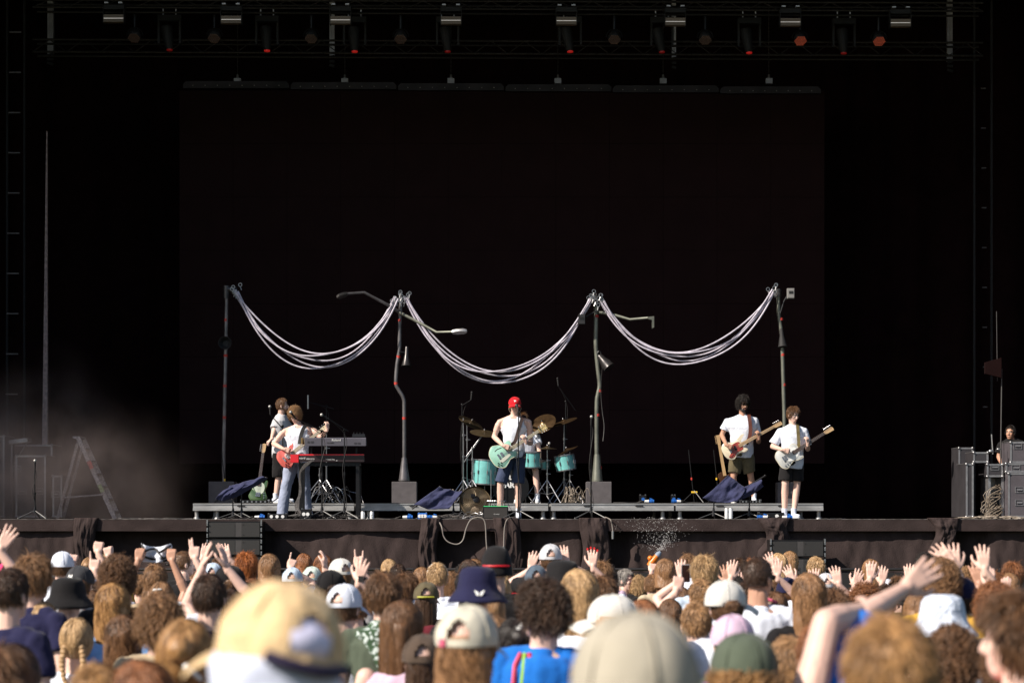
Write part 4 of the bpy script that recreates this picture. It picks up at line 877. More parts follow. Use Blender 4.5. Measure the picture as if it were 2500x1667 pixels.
# ------------------------------------------------------------------ stage gear
def floorz(Y): return RZ+.004 if YR < Y < YR+2.4 else FZ
def mic_mb(b, p, d, r=.025):
    d = V(d).normalized(); b.cap(p-d*.018, p+d*.008, r, r); b.tube([p-d*.03, p-d*.06, p-d*.17], [.021, .016, .011], 10)
def mic_stand(label, px_, Y, ytop, boom=None, micd=(-.6, -.5, .5), mic=True, tri=.28, name='microphone_stand', tripodcol=None, micr=.026, group='microphone stands', grille=None, hang=False, ybase=None):
    z0 = floorz(Y); p = W(px_, ytop, Y); base = V((p.x, Y, z0)); t = empty(name, base, label, 'microphone stand' if mic else 'stand', group)
    m = tripodcol or blackm
    b = MB(); b.cyl(base+V((0, 0, .10)), base.lerp(p, .52), .013, n=10); b.cyl(base.lerp(p, .50), p, .0095, n=10); b.cyl(base.lerp(p, .49), base.lerp(p, .53), .019, n=10); b.cyl(base+V((0, 0, .10)), base+V((0, 0, .20)), .030, .016, 12); b.build('pole', m, t, True)
    for k in range(3):
        a = R(205+120*k); e = base+V((math.cos(a)*tri, math.sin(a)*tri, .012)); b = MB(); b.cyl(base+V((0, 0, .14)), e, .009, .011, 8); b.ell(e, .016); b.build('leg', mat('leg_grey', (.10, .10, .10), .5, .5), t, True)
    end = p
    if boom:
        a, c = W(*boom[0], Y-.02), W(*boom[1], Y-.02+(boom[2] if len(boom) > 2 else -.1))
        b = MB(); b.cyl(a, c, .0085, n=8); b.ell(p, .022); b.build('boom', m, t, True); end = c
    if mic:
        g_ = grille or mat('mic_grille', (.45, .44, .42), .45, .6); d = V(micd).normalized()
        b = MB(); 
        if hang: b.cyl(end+V((0, 0, .12)), end-V((0, 0, .12)), .018, n=12); b.build('microphone', steel, t, True)
        else:
            h = b.tube([end, end+d*.12], [.012, .017], 10); mo = b.build('microphone', black, t, True); b = MB(); b.ell(end+d*.135, micr, None, 14, 10); b.build('grille', g_, mo, True)
    b = MB(); q = base+V((.03, -.02, .02)); b.tube(spline([end, p+V((.03, 0, -.12)), p.lerp(base, .45)+V((-.03, -.02, 0)), p.lerp(base, .8)+V((.035, -.02, 0)), q, q+V((.25, .1, -.01))], 6), .0045, 5); b.build('cable', cablem, t, True)
    return t
mic_stand('tall microphone stand right in front of the singer', 1266, .25, 1000, None, (-.15, .55, .35), micr=.03, grille=mat('dark_grille', (.06, .06, .06), .4, .6))
mic_stand('microphone stand with ball microphone, left of the third lamp post', 1443, .45, 1038, None, (.05, -.2, 1))
mic_stand('boom stand whose microphone points at the red guitarist\'s face', 786, .7, 1052, ((800, 1058), (722, 1022)), (-.4, -.3, .55))
mic_stand('boom stand right of the keyboards with yellow tape and silver microphone', 841, .6, 1050, ((851, 1053), (803, 1023)), (-.75, -.3, .45))
mic_stand('tall boom stand behind the keyboards with a slim hanging microphone', 797, 4.3, 990, ((815, 998), (752, 981)), hang=True)
mic_stand('microphone stand left of the bearded keyboard player', 690, 2.9, 1040, ((692, 1048), (660, 1012)), (-.05, -.1, 1), tri=.2)
mic_stand('microphone on a straight stand far left beside the flight cases', 85, .8, 1145, None, (.05, -.1, 1), tri=.26)
mic_stand('thin tall overhead stand left of the drum cymbals', 1128, 4.8, 987, ((1128, 990), (1150, 976)), (.1, 0, 1), micr=.02, grille=black)
mic_stand('tall dark overhead stand right of the drum kit', 1381, 5.0, 980, ((1406, 1003), (1363, 942)), (-.1, 0, 1), micr=.02, grille=black)
for lb, px_, yt, Y in (('thin leaning clip stand in front of the left lamp post', 541, 1104, 3.4), ('thin leaning stand with a red band, left of the right-hand towel', 1681, 1098, 3.3), ('thin dark stand with yellow clamp behind the bass player', 1742, 1098, 4.0)):
    t = empty('thin_stand', V((W(px_+14, 0, Y).x, Y, RZ)), lb, 'stand'); b = MB(); q0 = V((W(px_+14, 0, Y).x, Y, RZ+.02)); q1 = W(px_, yt, Y); b.cyl(q0, q1, .008, n=8); b.build('pole', blackm, t, True)
    b = MB(); 
    for k in range(3): a = R(190+120*k); b.cyl(q0+V((0, 0, .2)), q0+V((math.cos(a)*.22, math.sin(a)*.22, -.006)), .007, n=6)
    b.build('tripod', blackm, t, True); b = MB(); q = q0.lerp(q1, .45); b.cyl(q-V((0, 0, .02)), q+V((0, 0, .02)), .016); b.build('clamp', redt if 'red' in lb else yel, t, True)
    if 'red' in lb: b = MB(); b.cyl(q0+V((-.05, 0, .17)), q0+V((.05, 0, .17)), .02); b.build('tape', yel, t, True)

# towels over short stands
towm = fab('towel', (.040, .044, .098), .15, 12, 1, .5)
def towel(label, corners, Y, stands, nm=0, folds=.05, amp=1):
    A, B, Cc, D_ = [W(x, y, Y+dy) for x, y, dy in corners]
    def fn(u, v):
        p = A.lerp(B, u).lerp(D_.lerp(Cc, u), v); f = noise.noise(V((u*2.5+nm, v*2.5, nm)))*folds*.8 + noise.noise(V((u*7, v*4, nm+3)))*folds*.3+.007*math.sin(u*13+v*6+nm)*amp; return p+V((f*.25, -f-.06*math.sin(v*PI), f*.5-.03*math.sin(u*PI)*v))
    b = MB(); b.grid(fn, 40, 24, (0, .012, .004)); o = b.build('towel', towm, None, True, 0); tag(o, label, 'towel', 'navy towels draped over stands')
    for (px_, yt, lb, arm) in stands:
        base = V((W(px_, 0, Y).x, Y+.05, FZ)); t = empty('short_stand', base, lb, 'stand', 'short stands under the towels'); b = MB(); p = W(px_, yt, Y+.05); b.cyl(base+V((0, 0, .06)), p, .011, n=8); b.cyl(base+V((0, 0, .05)), base+V((0, 0, .18)), .034, .014); b.build('pole', blackm, t, True)
        for k in range(3):
            a = R(200+120*k); e = base+V((math.cos(a)*.26, math.sin(a)*.26, .01)); b = MB(); b.cyl(base+V((0, 0, .10)), e, .008, n=8); b.build('leg', mat('leg_grey', (.10, .10, .10), .5, .5), t, True)
        if arm: b = MB(); b.cyl(W(*arm[0], Y+.05), W(*arm[1], Y+.05), .014, n=8); b.ell(W(*arm[1], Y+.05), .022); b.build('boom', blackm, t, True)
towel('rumpled navy towel rolled over a tilted boom below the green guitar', [(560, 1186, 0), (640, 1163, 0), (652, 1168, 0), (544, 1223, -.1)], .9, [(568, 1205, 'short stand under the left towel, nearer the stage edge', None), (589, 1185, 'short stand under the left towel, right of its twin', ((540, 1215), (650, 1166)))], 1, .06)
towel('navy towel end drooping left of the green guitar', [(545, 1196, 0), (600, 1180, -.02), (560, 1216, -.05), (526, 1218, -.05)], .85, [], 4, .04)
towel('navy towel slung like a hammock left of the round fan', [(1072, 1188, 0), (1128, 1202, .05), (1096, 1243, -.1), (1010, 1232, 0)], .9, [(1107, 1225, 'short stand holding up the middle towel beside the fan', ((1006, 1242), (1074, 1188)))], 7, .07)
towel('navy towel strip stretched up to the fan cage', [(1118, 1210, 0), (1124, 1196, 0), (1096, 1228, 0), (1082, 1242, 0)], 1.0, [], 17, .03)
towel('big navy towel spread over a boom in front of the bass player', [(1778, 1160, 0), (1822, 1192, 0), (1800, 1226, -.1), (1714, 1218, -.05)], .9, [(1743, 1222, 'short stand under the right towel, at its left end', None)], 9, .06)
towel('lower flap of navy towel hanging at the end of the right boom', [(1812, 1192, 0), (1858, 1170, .02), (1864, 1188, .02), (1806, 1220, -.05)], .95, [(1830, 1190, 'short stand under the right towel with boom pointing up right', ((1800, 1202), (1868, 1161)))], 13, .04)

# keyboards
YK = .95
def kbd(label, x0, y0, x1, y1, Y, depth, cap_, body, texts, end=None):
    a = W(x0, y1, Y); c = W(x1, y0, Y); t = empty('keyboard', V(((a.x+c.x)/2, Y, a.z)), label, 'keyboard', 'stacked stage keyboards')
    b = MB(); b.prism([(Y, a.z), (Y+depth, a.z+.01), (Y+depth, a.z+.05), (Y+.10, c.z), (Y, c.z-.004)], a.x, c.x, Matrix(((0,0,1,0),(1,0,0,0),(0,1,0,0),(0,0,0,1)))); k_ = b.build('body', body, t)
    b = MB(); b.box((a.x-.002, Y-.002, c.z-.016), (c.x+.002, Y+.10, c.z+.006)); b.build('top_edge', cap_, t)
    if end: b = MB(); b.box((a.x-.13, Y-.012, a.z-.01), (a.x-.001, Y+depth, c.z)); b.build('end_cheek', end, t)
    b = MB()
    for i in range(36): x = a.x+.03+(c.x-a.x-.06)*i/36; b.box((x, Y+depth-.001, a.z+.02), (x+(c.x-a.x)/36*.88, Y+depth+.13, a.z+.036))
    b.build('white_keys', whitep, t)
    for s_, sz, (tx, ty), cl in texts: textobj(s_, sz, facing(W(tx, ty, Y-.006)), cl, k_)
    return t
kb1 = kbd('upper grey stage keyboard with white lettering on its back', 744, 1069, 893, 1088, YK, .26, mat('kbd_edge', (.13, .12, .15), .4), mat('kbd_grey', (.085, .08, .10), .4, var=.1), [('Roland', .052, (821, 1074), whitep), ('III IIII', .05, (758, 1079), black), ('RD-2000', .03, (806, 1080.5), black), ('IIII IIII', .045, (872, 1082), black)])
b = MB(); b.box(W(735, 1083, YK-.01), W(743.5, 1070, YK+.3)); attach(b.build('end_cheek', mat('brass_cheek', (.28, .18, .07), .4, .4), None), kb1)
b = MB(); p = W(867, 1070, YK+.1); b.box((p.x-.04, YK+.05, p.z), (p.x+.16, YK+.25, p.z+.05), Matrix.Rotation(-.2, 3, 'X')); 
for k in range(4): b.cyl((p.x-.02+.05*k, YK+.1, p.z+.04), (p.x-.02+.05*k, YK+.1, p.z+.10), .008)
tag(b.build('pedal_unit', blackm), 'small black pedal unit with knobs sitting on the upper keyboard', 'pedal'); 
kb2 = kbd('lower red keyboard with dark back panel and red end, under the grey one', 729, 1109, 888, 1127, YK+.15, .24, mat('nord_red', (.62, .02, .03), .35), mat('panel_dark', (.020, .010, .012), .4), [('nord', .05, (738, 1118), whitep), ('electro', .045, (758, 1119.5), whitep), ('= Dual Org', .03, (806, 1121), whitep), ('CE', .022, (822, 1124), whitep)], mat('nord_red', (.62, .02, .03), .35))
t = empty('keyboard_stand', V((W(810, 0, YK+.3).x, YK+.3, FZ)), 'black frame stand carrying the two keyboards', 'keyboard stand')
b = MB()
for px_ in (734, 873): p = W(px_, 1129, YK+.2); b.box((p.x-.028, YK+.2, FZ), (p.x+.028, YK+.25, p.z)); b.box((p.x-.028, YK+.55, FZ), (p.x+.028, YK+.6, p.z+.0)); b.box((p.x-.028, YK+.25, p.z-.04), (p.x+.028, YK+.55, p.z))
p = W(734, 1129, YK+.2); q = W(873, 1137, YK+.2); b.box((p.x+.03, YK+.2, q.z-.0), (q.x-.03, YK+.24, p.z)); 
b.build('frame', blackm, t)
for px_ in (760, 870): b = MB(); p = W(px_, 1107, YK+.2); q = W(px_, 1090, YK+.2); b.box((p.x-.012, YK+.2, p.z), (p.x+.012, YK+.24, q.z)); b.build('upright', blackm, t)
# cable loom hanging from the stand
b = MB(); rr = random.Random(3)
for k in range(9):
    b.tube(spline([W(762+rr.uniform(-4, 6), 1124, YK-.03), W(742+rr.uniform(-3, 3), 1134+k, YK-.05), W(732+rr.uniform(-2, 2), 1158, YK-.05), W(733+rr.uniform(-3, 3), 1200, YK-.05), W(722+rr.uniform(-8, 8), 1235, YK-.1), W(728+rr.uniform(-9, 16), 1261, YK-.15)], 5), .0055, 5)
tag(b.build('cable_loom', mat('cable_grey', (.10, .09, .085), .5, var=.4, vs=30), None, True), 'loom of thin cables hanging down from the keyboards\' left end', 'cables')

# floor clutter
def power(label, px_, Y, z0, n=3, flip=1, gray=True):
    p = W(px_, 0, Y); K = .72; t = empty('power_connector', V((p.x, Y, z0)), label, 'power connector', 'blue power connectors on the stage')
    SM = Matrix.Translation((p.x, Y, z0)) @ Matrix.Scale(.72, 4) @ Matrix.Translation((-p.x, -Y, -z0))
    b = MB(); b.T = SM; b.cyl((p.x, Y, z0+.045), (p.x+flip*.12, Y, z0+.045), .040, .044, 14); b.cyl((p.x+flip*.05, Y, z0+.045), (p.x+flip*.07, Y, z0+.045), .052, n=14); b.box((p.x+.02, Y-.02, z0+.085), (p.x+.09, Y+.02, z0+.115), Matrix.Rotation(.3, 3, 'Y')); b.build('housing', bluep, t, True)
    b = MB(); b.T = SM; b.cyl((p.x-flip*.002, Y, z0+.045), (p.x-flip*.10, Y, z0+.045), .038, .030, 14); b.build('plug', whitep, t, True)
    b = MB(); b.tube(spline([(p.x-flip*.1, Y, z0+.045), (p.x-flip*.2, Y+.05, z0+.012), (p.x-flip*.4, Y+.0, z0+.01), (p.x-flip*.6, Y+.1, z0+.01)]), .009, 6); b.build('cable', cablem, t, True)
power('blue power connector with white plug at the red guitarist\'s feet', 633, .55, FZ); power('blue power connector lying on the stage edge below the middle towel', 1056, .5, FZ, flip=-1); power('flat blue connector at the stage edge left of the fan', 994, .55, FZ)
power('blue connector on the riser left of the thin red-banded stand', 1584, 3.2, RZ+.004); power('blue connector on the riser between two dark boxes', 1652, 3.2, RZ+.004, flip=-1)
power('round blue connector at the right guitarist\'s foot', 1921, .42, FZ); power('blue socket on the black power box right of the towel', 1862, .40, FZ, flip=-1)
def pbox(label, x0, x1, Y, h, z0, det=3, d=.22, name='power_box', cat='box', m=None, kb=whitep):
    a = W(x0, 0, Y); c = W(x1, 0, Y); t = empty(name, V(((a.x+c.x)/2, Y, z0)), label, cat); b = MB(); b.prism([(a.x, Y), (c.x, Y), (c.x, Y+d), (a.x, Y+d)], z0, z0+h, None, .008); b.build('case', m or blackm, t)
    b = MB()
    for k in range(det): x = a.x+(c.x-a.x)*(k+.7)/(det+.4); b.cyl((x, Y-.012, z0+h*.5), (x, Y+.002, z0+h*.5), min(.028, h*.3), n=14)
    b.build('socket', kb, t, True); b = MB(); b.box((a.x+.004, Y+.02, z0+h), (a.x+.02, Y+d-.02, z0+h+.01)); b.box((c.x-.02, Y+.02, z0+h), (c.x-.004, Y+d-.02, z0+h+.01)); b.build('edge_bar', steel, t)
pbox('black pedal box with white knobs at the red guitarist\'s feet', 653, 700, .55, .085, FZ); pbox('black unit with silver jacks right of the pale trousers', 735, 758, .6, .16, FZ, 2)
pbox('blue-white power splitter with three sockets below the middle towel', 1020, 1042, .5, .10, FZ, 3, m=bluep); pbox('long black power box left of the right guitarist\'s feet', 1852, 1915, .55, .10, FZ, 2)
pbox('dark effects board on the riser under the green guitar', 586, 655, 2.9, .05, RZ+.004, 6, .3, 'pedal_board', 'pedal board', kb=steel); pbox('dark effects board on the riser at the bass player\'s feet', 1808, 1860, 2.75, .05, RZ+.004, 6, .25, 'pedal_board', 'pedal board', kb=steel)
pbox('small dark box on the riser beside the left blue connector', 1562, 1578, 3.25, .14, RZ+.004, 1, kb=bluep); pbox('small dark box on the riser beside the right blue connector', 1640, 1650, 3.25, .14, RZ+.004, 1, kb=bluep)
cw = mat('can_white', (.72, .72, .72), .35, .3)
for k, (px_, Y, lb, h) in enumerate(((886, .35, 'plain white drink can on the stage edge right of the keyboards', .12), (908, .35, 'white drink can with black squiggle beside the plain one', .12), (1774, .35, 'left one of two tall silver cans at the stage edge', .17), (1784, .35, 'right one of two tall silver cans at the stage edge', .17))):
    p = W(px_, 0, Y); t = empty('drink_can', V((p.x, Y, FZ)), lb, 'can', 'cans at the stage edge'); b = MB(); b.lathe([(.024, 0), (.032, .008), (.032, h-.012), (.026, h)], Matrix.Translation((p.x, Y, FZ))); b.build('can_body', cw, t, True); b = MB(); b.lathe([(.0265, h), (.0265, h+.003), (.022, h+.002)], Matrix.Translation((p.x, Y, FZ))); b.build('lid', steel, t, True)
    if k == 1: b = MB(); b.tube([(p.x+.012*math.cos(a)+.003, Y-.0335+.004*abs(math.cos(a)), FZ+.05+.022*math.sin(a)) for a in [.5+5*i/12 for i in range(13)]], .003, 5); b.build('print', black, t, True)

# round fan
YF = .95; c = W(1160, 1224, YF); rF = 38*(YF+D0)/F
t = empty('floor_fan', V((c.x, YF, FZ)), 'round bronze caged floor fan tilted beside the singer\'s feet', 'fan'); MF = Matrix.Translation(c) @ Matrix.Rotation(R(68), 4, 'X') @ Matrix.Rotation(R(12), 4, 'Y'); bz = mat('fan_bronze', (.26, .20, .13), .4, .6, var=.3)
b = MB()
for k in range(9):
    r = rF*(k+1)/9; b.tube([MF @ V((r*math.cos(a), r*math.sin(a), .09*(1-(r/rF)**3))) for a in [2*PI*i/40 for i in range(41)]], .0028, 5, False)
for k in range(40): a = 2*PI*k/40; b.tube([MF @ V((rF*q*math.cos(a+.25*q), rF*q*math.sin(a+.25*q), .09*(1-q**3))) for q in (.14, .4, .7, .9, 1)], .0018, 4)
b.build('cage', bz, t, True)
b = MB(); b.lathe([(rF*1.0, -.07), (rF*1.035, -.03), (rF*1.03, .02), (rF*1.0, .04), (rF*.985, .0), (rF*.985, -.06)], MF, 40); b.build('drum', bz, t, True)
for k in range(4):
    b = MB(); b.grid(lambda u, v: MF @ (Matrix.Rotation(k*PI/2, 4, 'Z') @ V((rF*(.15+.75*u), rF*(v-.5)*.62*(.5+u*.6), -.02+.05*(v-.5)))), 6, 6, (0, .003, 0)); b.build('blade', mat('fan_blade', (.12, .09, .06), .35, .6), t, True)
b = MB(); b.lathe([(.06, -.06), (.075, .03), (.055, .098), (.02, .112)], MF, 20); b.build('motor', blackm, t, True); b = MB(); b.prism([(-.09, .02), (-.02, .02), (-.02, .08), (-.09, .08)], .10, .12, MF, .003); b.build('badge', blackm, t)
b = MB()
for s in (-1, 1): q = c+V((s*rF*.95, .02, 0)); b.tube([q, V((q.x, YF, FZ+.03)), V((q.x, YF-.12, FZ+.012))], .013, 8)
b.cyl((c.x-rF*.95, YF, FZ+.03), (c.x+rF*.95, YF, FZ+.03), .013, n=8); b.build('stand', blackm, t, True)

# pedal amp / mixer box with plugs in front of the singer
a = W(1179, 1262, .25); cc = W(1241, 1236, .25)
t = empty('mixer_box', V(((a.x+cc.x)/2, .25, FZ)), 'black box with silver jack plugs on top, at the singer\'s feet', 'mixer')
b = MB(); b.prism([(a.x, .20), (cc.x, .20), (cc.x, .50), (a.x, .50)], FZ+.002, cc.z, None, .012); b.build('case', blackm, t)
b = MB(); b.prism([(a.x+.018, FZ+.015), (cc.x-.018, FZ+.015), (cc.x-.018, cc.z-.02), (a.x+.018, cc.z-.02)], -.004, .004, Matrix(((1,0,0,0),(0,0,1,.197),(0,1,0,0),(0,0,0,1)))); b.build('grille', mat('grille_cloth', (.03, .027, .026), .8, var=.4, vs=150), t)
b = MB(); b.box((a.x+.01, .198, cc.z), (cc.x-.01, .25, cc.z+.008)); b.build('green_strip', mat('green_strip', (.05, .5, .18), .5, emit=(.1, 1, .3, .25)), t)
textobj('O tomms', .022, facing(W(1212, 1254.5, .185)), whitep, t)
for k in range(7):
    x = a.x+.10+k*.037; b = MB(); b.cyl((x, .33, cc.z), (x, .33, cc.z+.05), .009, n=8); b.tube(spline([(x, .33, cc.z+.05), (x+.01, .33, cc.z+.085), (x+.05*(1 if k > 3 else -1), .36, cc.z+.08), (x+.10*(k-3)/3, .45, cc.z-.02), (x+.2*(k-3)/3, .6, FZ+.02)]), .004, 5); b.build('jack_plug', steel, t, True)

# green guitar on a stand + another neck
M, L = gm((631, 1196), (645, 1083), 3.4, .10, -.25, .18)
G3 = guitar('green guitar with pale pickguard resting upright on the riser beside the bearded man', M, 'single', (.055, .105, .04), [(.15,.06),(.06,.085),(-.0,.06),(-.04,.03),(-.07,-.03),(-.03,-.085),(.06,-.10),(.13,-.06)], mat('mint_guard', (.45, .50, .42), .4), mat('dark_neck', (.10, .035, .02), .4), L, (), headcol=mat('maple', (.50, .33, .17), .4))
b = MB(); q = M @ V((-.22, 0, -.05)); b.cyl(q+V((-.09, .03, .04)), q+V((-.14, .1, -(q.z-RZ)+.01)), .01); b.cyl(q+V((.09, .03, .04)), q+V((.14, .1, -(q.z-RZ)+.01)), .01); b.cyl(q+V((-.1, .02, .03)), q+V((.1, .02, .03)), .011); b.cyl(q+V((0, .05, .03)), q+V((0, .25, -(q.z-RZ)+.01)), .01)
tag(b.build('guitar_stand', blackm, None, True), 'low black stand under the green guitar', 'guitar stand')
t = empty('guitar', V((W(1754, 0, 4.2).x, 4.2, RZ)), 'tan-necked guitar on a stand half hidden behind the bass player', 'guitar')
M, L = gm((1772, 1175), (1752, 1062), 4.2, .05); 
b = MB(); b.prism([(x*.9, y*.9) for x, y in OUT['single']], -.04, 0, M, .006); b.build('body', mat('dark_sunburst', (.06, .025, .012), .3), t); b = MB(); b.prism([(.1, -.028), (L-.16, -.022), (L-.16, .022), (.1, .028)], -.02, .012, M, .003); b.build('neck', mat('maple', (.50, .33, .17), .4), t)
b = MB(); b.prism([(L-.16, -.03), (L, -.038), (L, .03), (L-.16, .026)], -.016, .002, M, .002)
for i in range(6): b.T = M; b.ell((L-.14+.024*i, .045, -.005), (.008, .012, .005), None, 6, 4); b.T = None
b.build('headstock', mat('maple', (.50, .33, .17), .4), t)

# drum kit
DK = 'drum kit'
teal = mat('teal_shell', (.16, .47, .46), .3, var=.12, vs=12, coat=.4); skin_ = mat('drum_head', (.6, .6, .58), .5); brass = mat('cymbal_brass', (.24, .175, .10), .35, .85, var=.3, vs=8)
def drum(label, px_, py_, r, h, Y, tilt=(0, 0), name='tom_drum', hm=skin_):
    c = W(px_, py_, Y); M = Matrix.Translation(c) @ Matrix.Rotation(tilt[0], 4, 'X') @ Matrix.Rotation(tilt[1], 4, 'Y'); t = empty(name, c-V((0, 0, h/2)), label, 'drum', 'drums of the kit')
    b = MB(); b.lathe([(r, -h/2), (r, h/2)], M, 28); b.build('shell', teal, t, True)
    b = MB()
    for z in (-h/2-.008, h/2-.008): b.lathe([(r+.003, z), (r+.012, z+.002), (r+.012, z+.02), (r+.003, z+.022)], M, 28)
    b.build('rim', chrome, t, True); b = MB(); b.lathe([(r-.004, h/2+.001), (r-.004, h/2+.006), (.001, h/2+.007)], M, 28); b.build('drum_skin', hm, t, True)
    b = MB(); b.T = M
    for k in range(8): a = 2*PI*k/8+.2; x, y = (r+.014)*math.cos(a), (r+.014)*math.sin(a); b.cyl((x, y, -h/2), (x, y, h/2), .004, n=6); b.cyl((x, y, -.03), (x, y, .03), .011, n=8)
    b.build('lugs', chrome, t, True); return t, c
t, c = drum('tall teal floor tom left of the singer', 1184, 1153, .20, .42, 4.0, (0, .06), 'floor_tom')
b = MB()
for a in (3.6, 5.2, 1.6): x, y = c.x+.23*math.cos(a), c.y+.23*math.sin(a); b.cyl((x, y, RZ), (x, y, c.z+.05), .008, n=6)
b.build('legs', chrome, t, True)
drum('teal tom on the right side of the drum kit, tilted', 1380, 1130, .165, .26, 4.2, (0, -.16)); drum('teal rack tom partly hidden behind the singer\'s hip', 1300, 1122, .14, .26, 4.0, (.1, .0)); drum('shallow snare drum right of the singer\'s knee', 1318, 1135, .165, .13, 4.4, (.08, 0), 'snare_drum')
# bass drum
c = W(1247, 1190, 4.0); rB = .30; t = empty('bass_drum', V((c.x, 4.0, RZ)), 'black bass drum with white lettering behind the singer\'s legs', 'drum', 'drums of the kit'); MBd = Matrix.Translation(c) @ Matrix.Rotation(R(90), 4, 'X')
b = MB(); b.lathe([(rB, -.40), (rB, .0)], MBd, 36); b.build('shell', teal, t, True); b = MB(); b.lathe([(rB+.004, -.015), (rB+.018, -.01), (rB+.018, .02), (rB-.006, .022)], MBd, 36); b.build('hoop', blackm, t, True)
b = MB(); b.lathe([(rB-.006, .004), (.001, .005)], MBd, 36); hd_ = b.build('drum_skin', black, t, True)
textobj('/ARL', .13, facing(W(1246, 1184, 3.97)), whitep, hd_, 'lettering', .006); textobj('OLIV', .10, facing(W(1247, 1166, 3.97)), whitep, hd_, 'lettering', .004)
for s in (-1, 1): b = MB(); b.cyl(c+V((s*rB*.9, .1, -.1)), V((c.x+s*(rB+.10), 3.85, RZ+.01)), .009); b.build('spur', chrome, t, True)
def cyl_stand(t, x, y, z0, z1, spread=.30, n=3):
    b = MB(); b.cyl((x, y, z0+.15), (x, y, z0+(z1-z0)*.55), .014, n=10); b.cyl((x, y, z0+(z1-z0)*.5), (x, y, z1), .010, n=10)
    for f in (.3, .55, .8): z = z0+(z1-z0)*f; b.cyl((x, y, z-.02), (x, y, z+.02), .022, n=10); b.cyl((x+.02, y, z), (x+.06, y, z), .007)
    b.build('pole', chrome, t, True)
    for k in range(n):
        a = R(200+360*k/n); e = V((x+spread*math.cos(a), y+spread*math.sin(a), z0+.012)); m_ = V((x, y, z0+.42)); b = MB(); b.cyl(m_, e, .009, n=6); b.cyl(V((x, y, z0+.16)), m_.lerp(e, .55), .006, n=6); b.ell(e, .018); b.build('leg', chrome, t, True)
def cymbal(label, px_, py_, r, Y, tilt, base=None, arm=None, dark=False, stand=True):
    c = W(px_, py_, Y); M = Matrix.Translation(c) @ Matrix.Rotation(tilt[0], 4, 'X') @ Matrix.Rotation(tilt[1], 4, 'Y'); t = empty('cymbal', c, label, 'cymbal', 'cymbals of the kit')
    b = MB(); b.lathe([(.004, .030), (.02, .028), (.045, .012), (.06, .006), (r*.6, -.004), (r, -.018), (r, -.020), (r*.6, -.006), (.05, .002), (.004, .02)], M, 40); b.build('disc', mat('cymbal_dark', (.10, .06, .03), .4, .8, var=.4, vs=14) if dark else brass, t, True)
    b = MB(); b.T = M; b.cyl((0, 0, .03), (0, 0, .07), .006); b.ell((0, 0, .045), .014); b.build('wing_nut', chrome, t, True)
    if stand:
        bx = W(base if base else px_, 0, Y).x; z1 = c.z-.03 if not arm else W(0, arm, Y).z; cyl_stand(t, bx, Y, RZ+.004, z1)
        if arm: b = MB(); d = (c-V((bx, Y, z1))); b.cyl(V((bx, Y, z1))-d*.5, c, .008); b.ell(V((bx, Y, z1)), .022); b.build('arm', chrome, t, True)
cymbal('upper left crash cymbal of the kit, tilted steeply', 1150, 1030, .24, 4.3, (.35, .48), 1140, None); cymbal('big pale brass cymbal just left of the singer', 1182, 1055, .25, 3.9, (.28, .12), 1153, 1094)
cymbal('large brown cymbal behind the singer\'s guitar head', 1325, 1032, .24, 4.5, (.75, -.35), 1313, 1060, True); cymbal('spotted dark cymbal at the upper right of the kit', 1376, 1028, .25, 4.8, (.18, -.32), 1377, None, True)
cymbal('thin hi-hat cymbal lying flat above the snare', 1336, 1093, .17, 4.1, (.02, 0)); cymbal('dark ride cymbal tilted above the right-hand tom', 1385, 1098, .20, 4.5, (.1, -.45), 1391, None, True)
t = empty('boom_stand', V((W(1131, 0, 4.2).x, 4.2, RZ)), 'chrome boom stand crossing the left cymbal stands', 'stand'); cyl_stand(t, W(1131, 0, 4.2).x, 4.2, RZ+.004, W(0, 1020, 4.2).z); b = MB(); b.cyl(W(1133, 1128, 4.2), W(1178, 1062, 4.1), .009); b.build('arm', chrome, t, True)
t = empty('microphone_clip', W(1341, 1090, 4.0), 'small silver microphone over the snare drum', 'microphone'); b = MB(); p = W(1341, 1083, 4.0); b.cap(p, p+V((0, 0, -.12)), .012); b.build('body', black, t, True); b = MB(); b.ell(p+V((0, 0, .01)), .024); b.build('grille', MATS['mic_grille'], t, True)
t = empty('drum_throne', V((W(1284, 0, 4.8).x, 4.8, RZ)), 'dark drum stool under the drummer', 'stool'); b = MB(); x = W(1284, 0, 4.8).x; b.lathe([(.15, 0), (.17, .02), (.17, .08), (.14, .10)], Matrix.Translation((x, 4.75, W(0, 1152, 4.8).z))); b.build('seat', black, t, True); b = MB(); b.cyl((x, 4.75, RZ), (x, 4.75, W(0, 1152, 4.8).z), .02); b.build('post', blackm, t, True)
# loose cable heaps
rr = random.Random(11)
def heap(label, x0, x1, Y, h, n, z0, m, th=.006):
    b = MB(); a = W(x0, 0, Y).x; c = W(x1, 0, Y).x
    for k in range(n):
        xx = rr.uniform(a, c); w_ = rr.uniform(.1, .35)*(c-a); P = [V((xx-w_, Y+rr.uniform(-.1, .1), z0+.01)), V((xx-w_*.5, Y+rr.uniform(-.15, .15), z0+h*rr.uniform(.3, 1))), V((xx+w_*.3, Y+rr.uniform(-.15, .15), z0+h*rr.uniform(.4, 1))), V((xx+w_, Y+rr.uniform(-.15, .15), z0+h*rr.uniform(.1, .6))), V((xx+w_*1.3, Y+rr.uniform(-.1, .1), z0+.01))]
        b.tube(spline(P, 5), th, 5)
    o = b.build('cable_heap', m, None, True); tag(o, label, 'cables', 'cable heaps')
tanc = mat('cable_tan', (.30, .25, .20), .5, var=.4, vs=20)
heap('arched heap of pale cables at the right foot of the drum kit', 1385, 1432, 3.0, .28, 16, RZ+.004, tanc); heap('pale curled cables behind the middle towel', 1080, 1108, 3.0, .24, 9, RZ+.004, tanc)
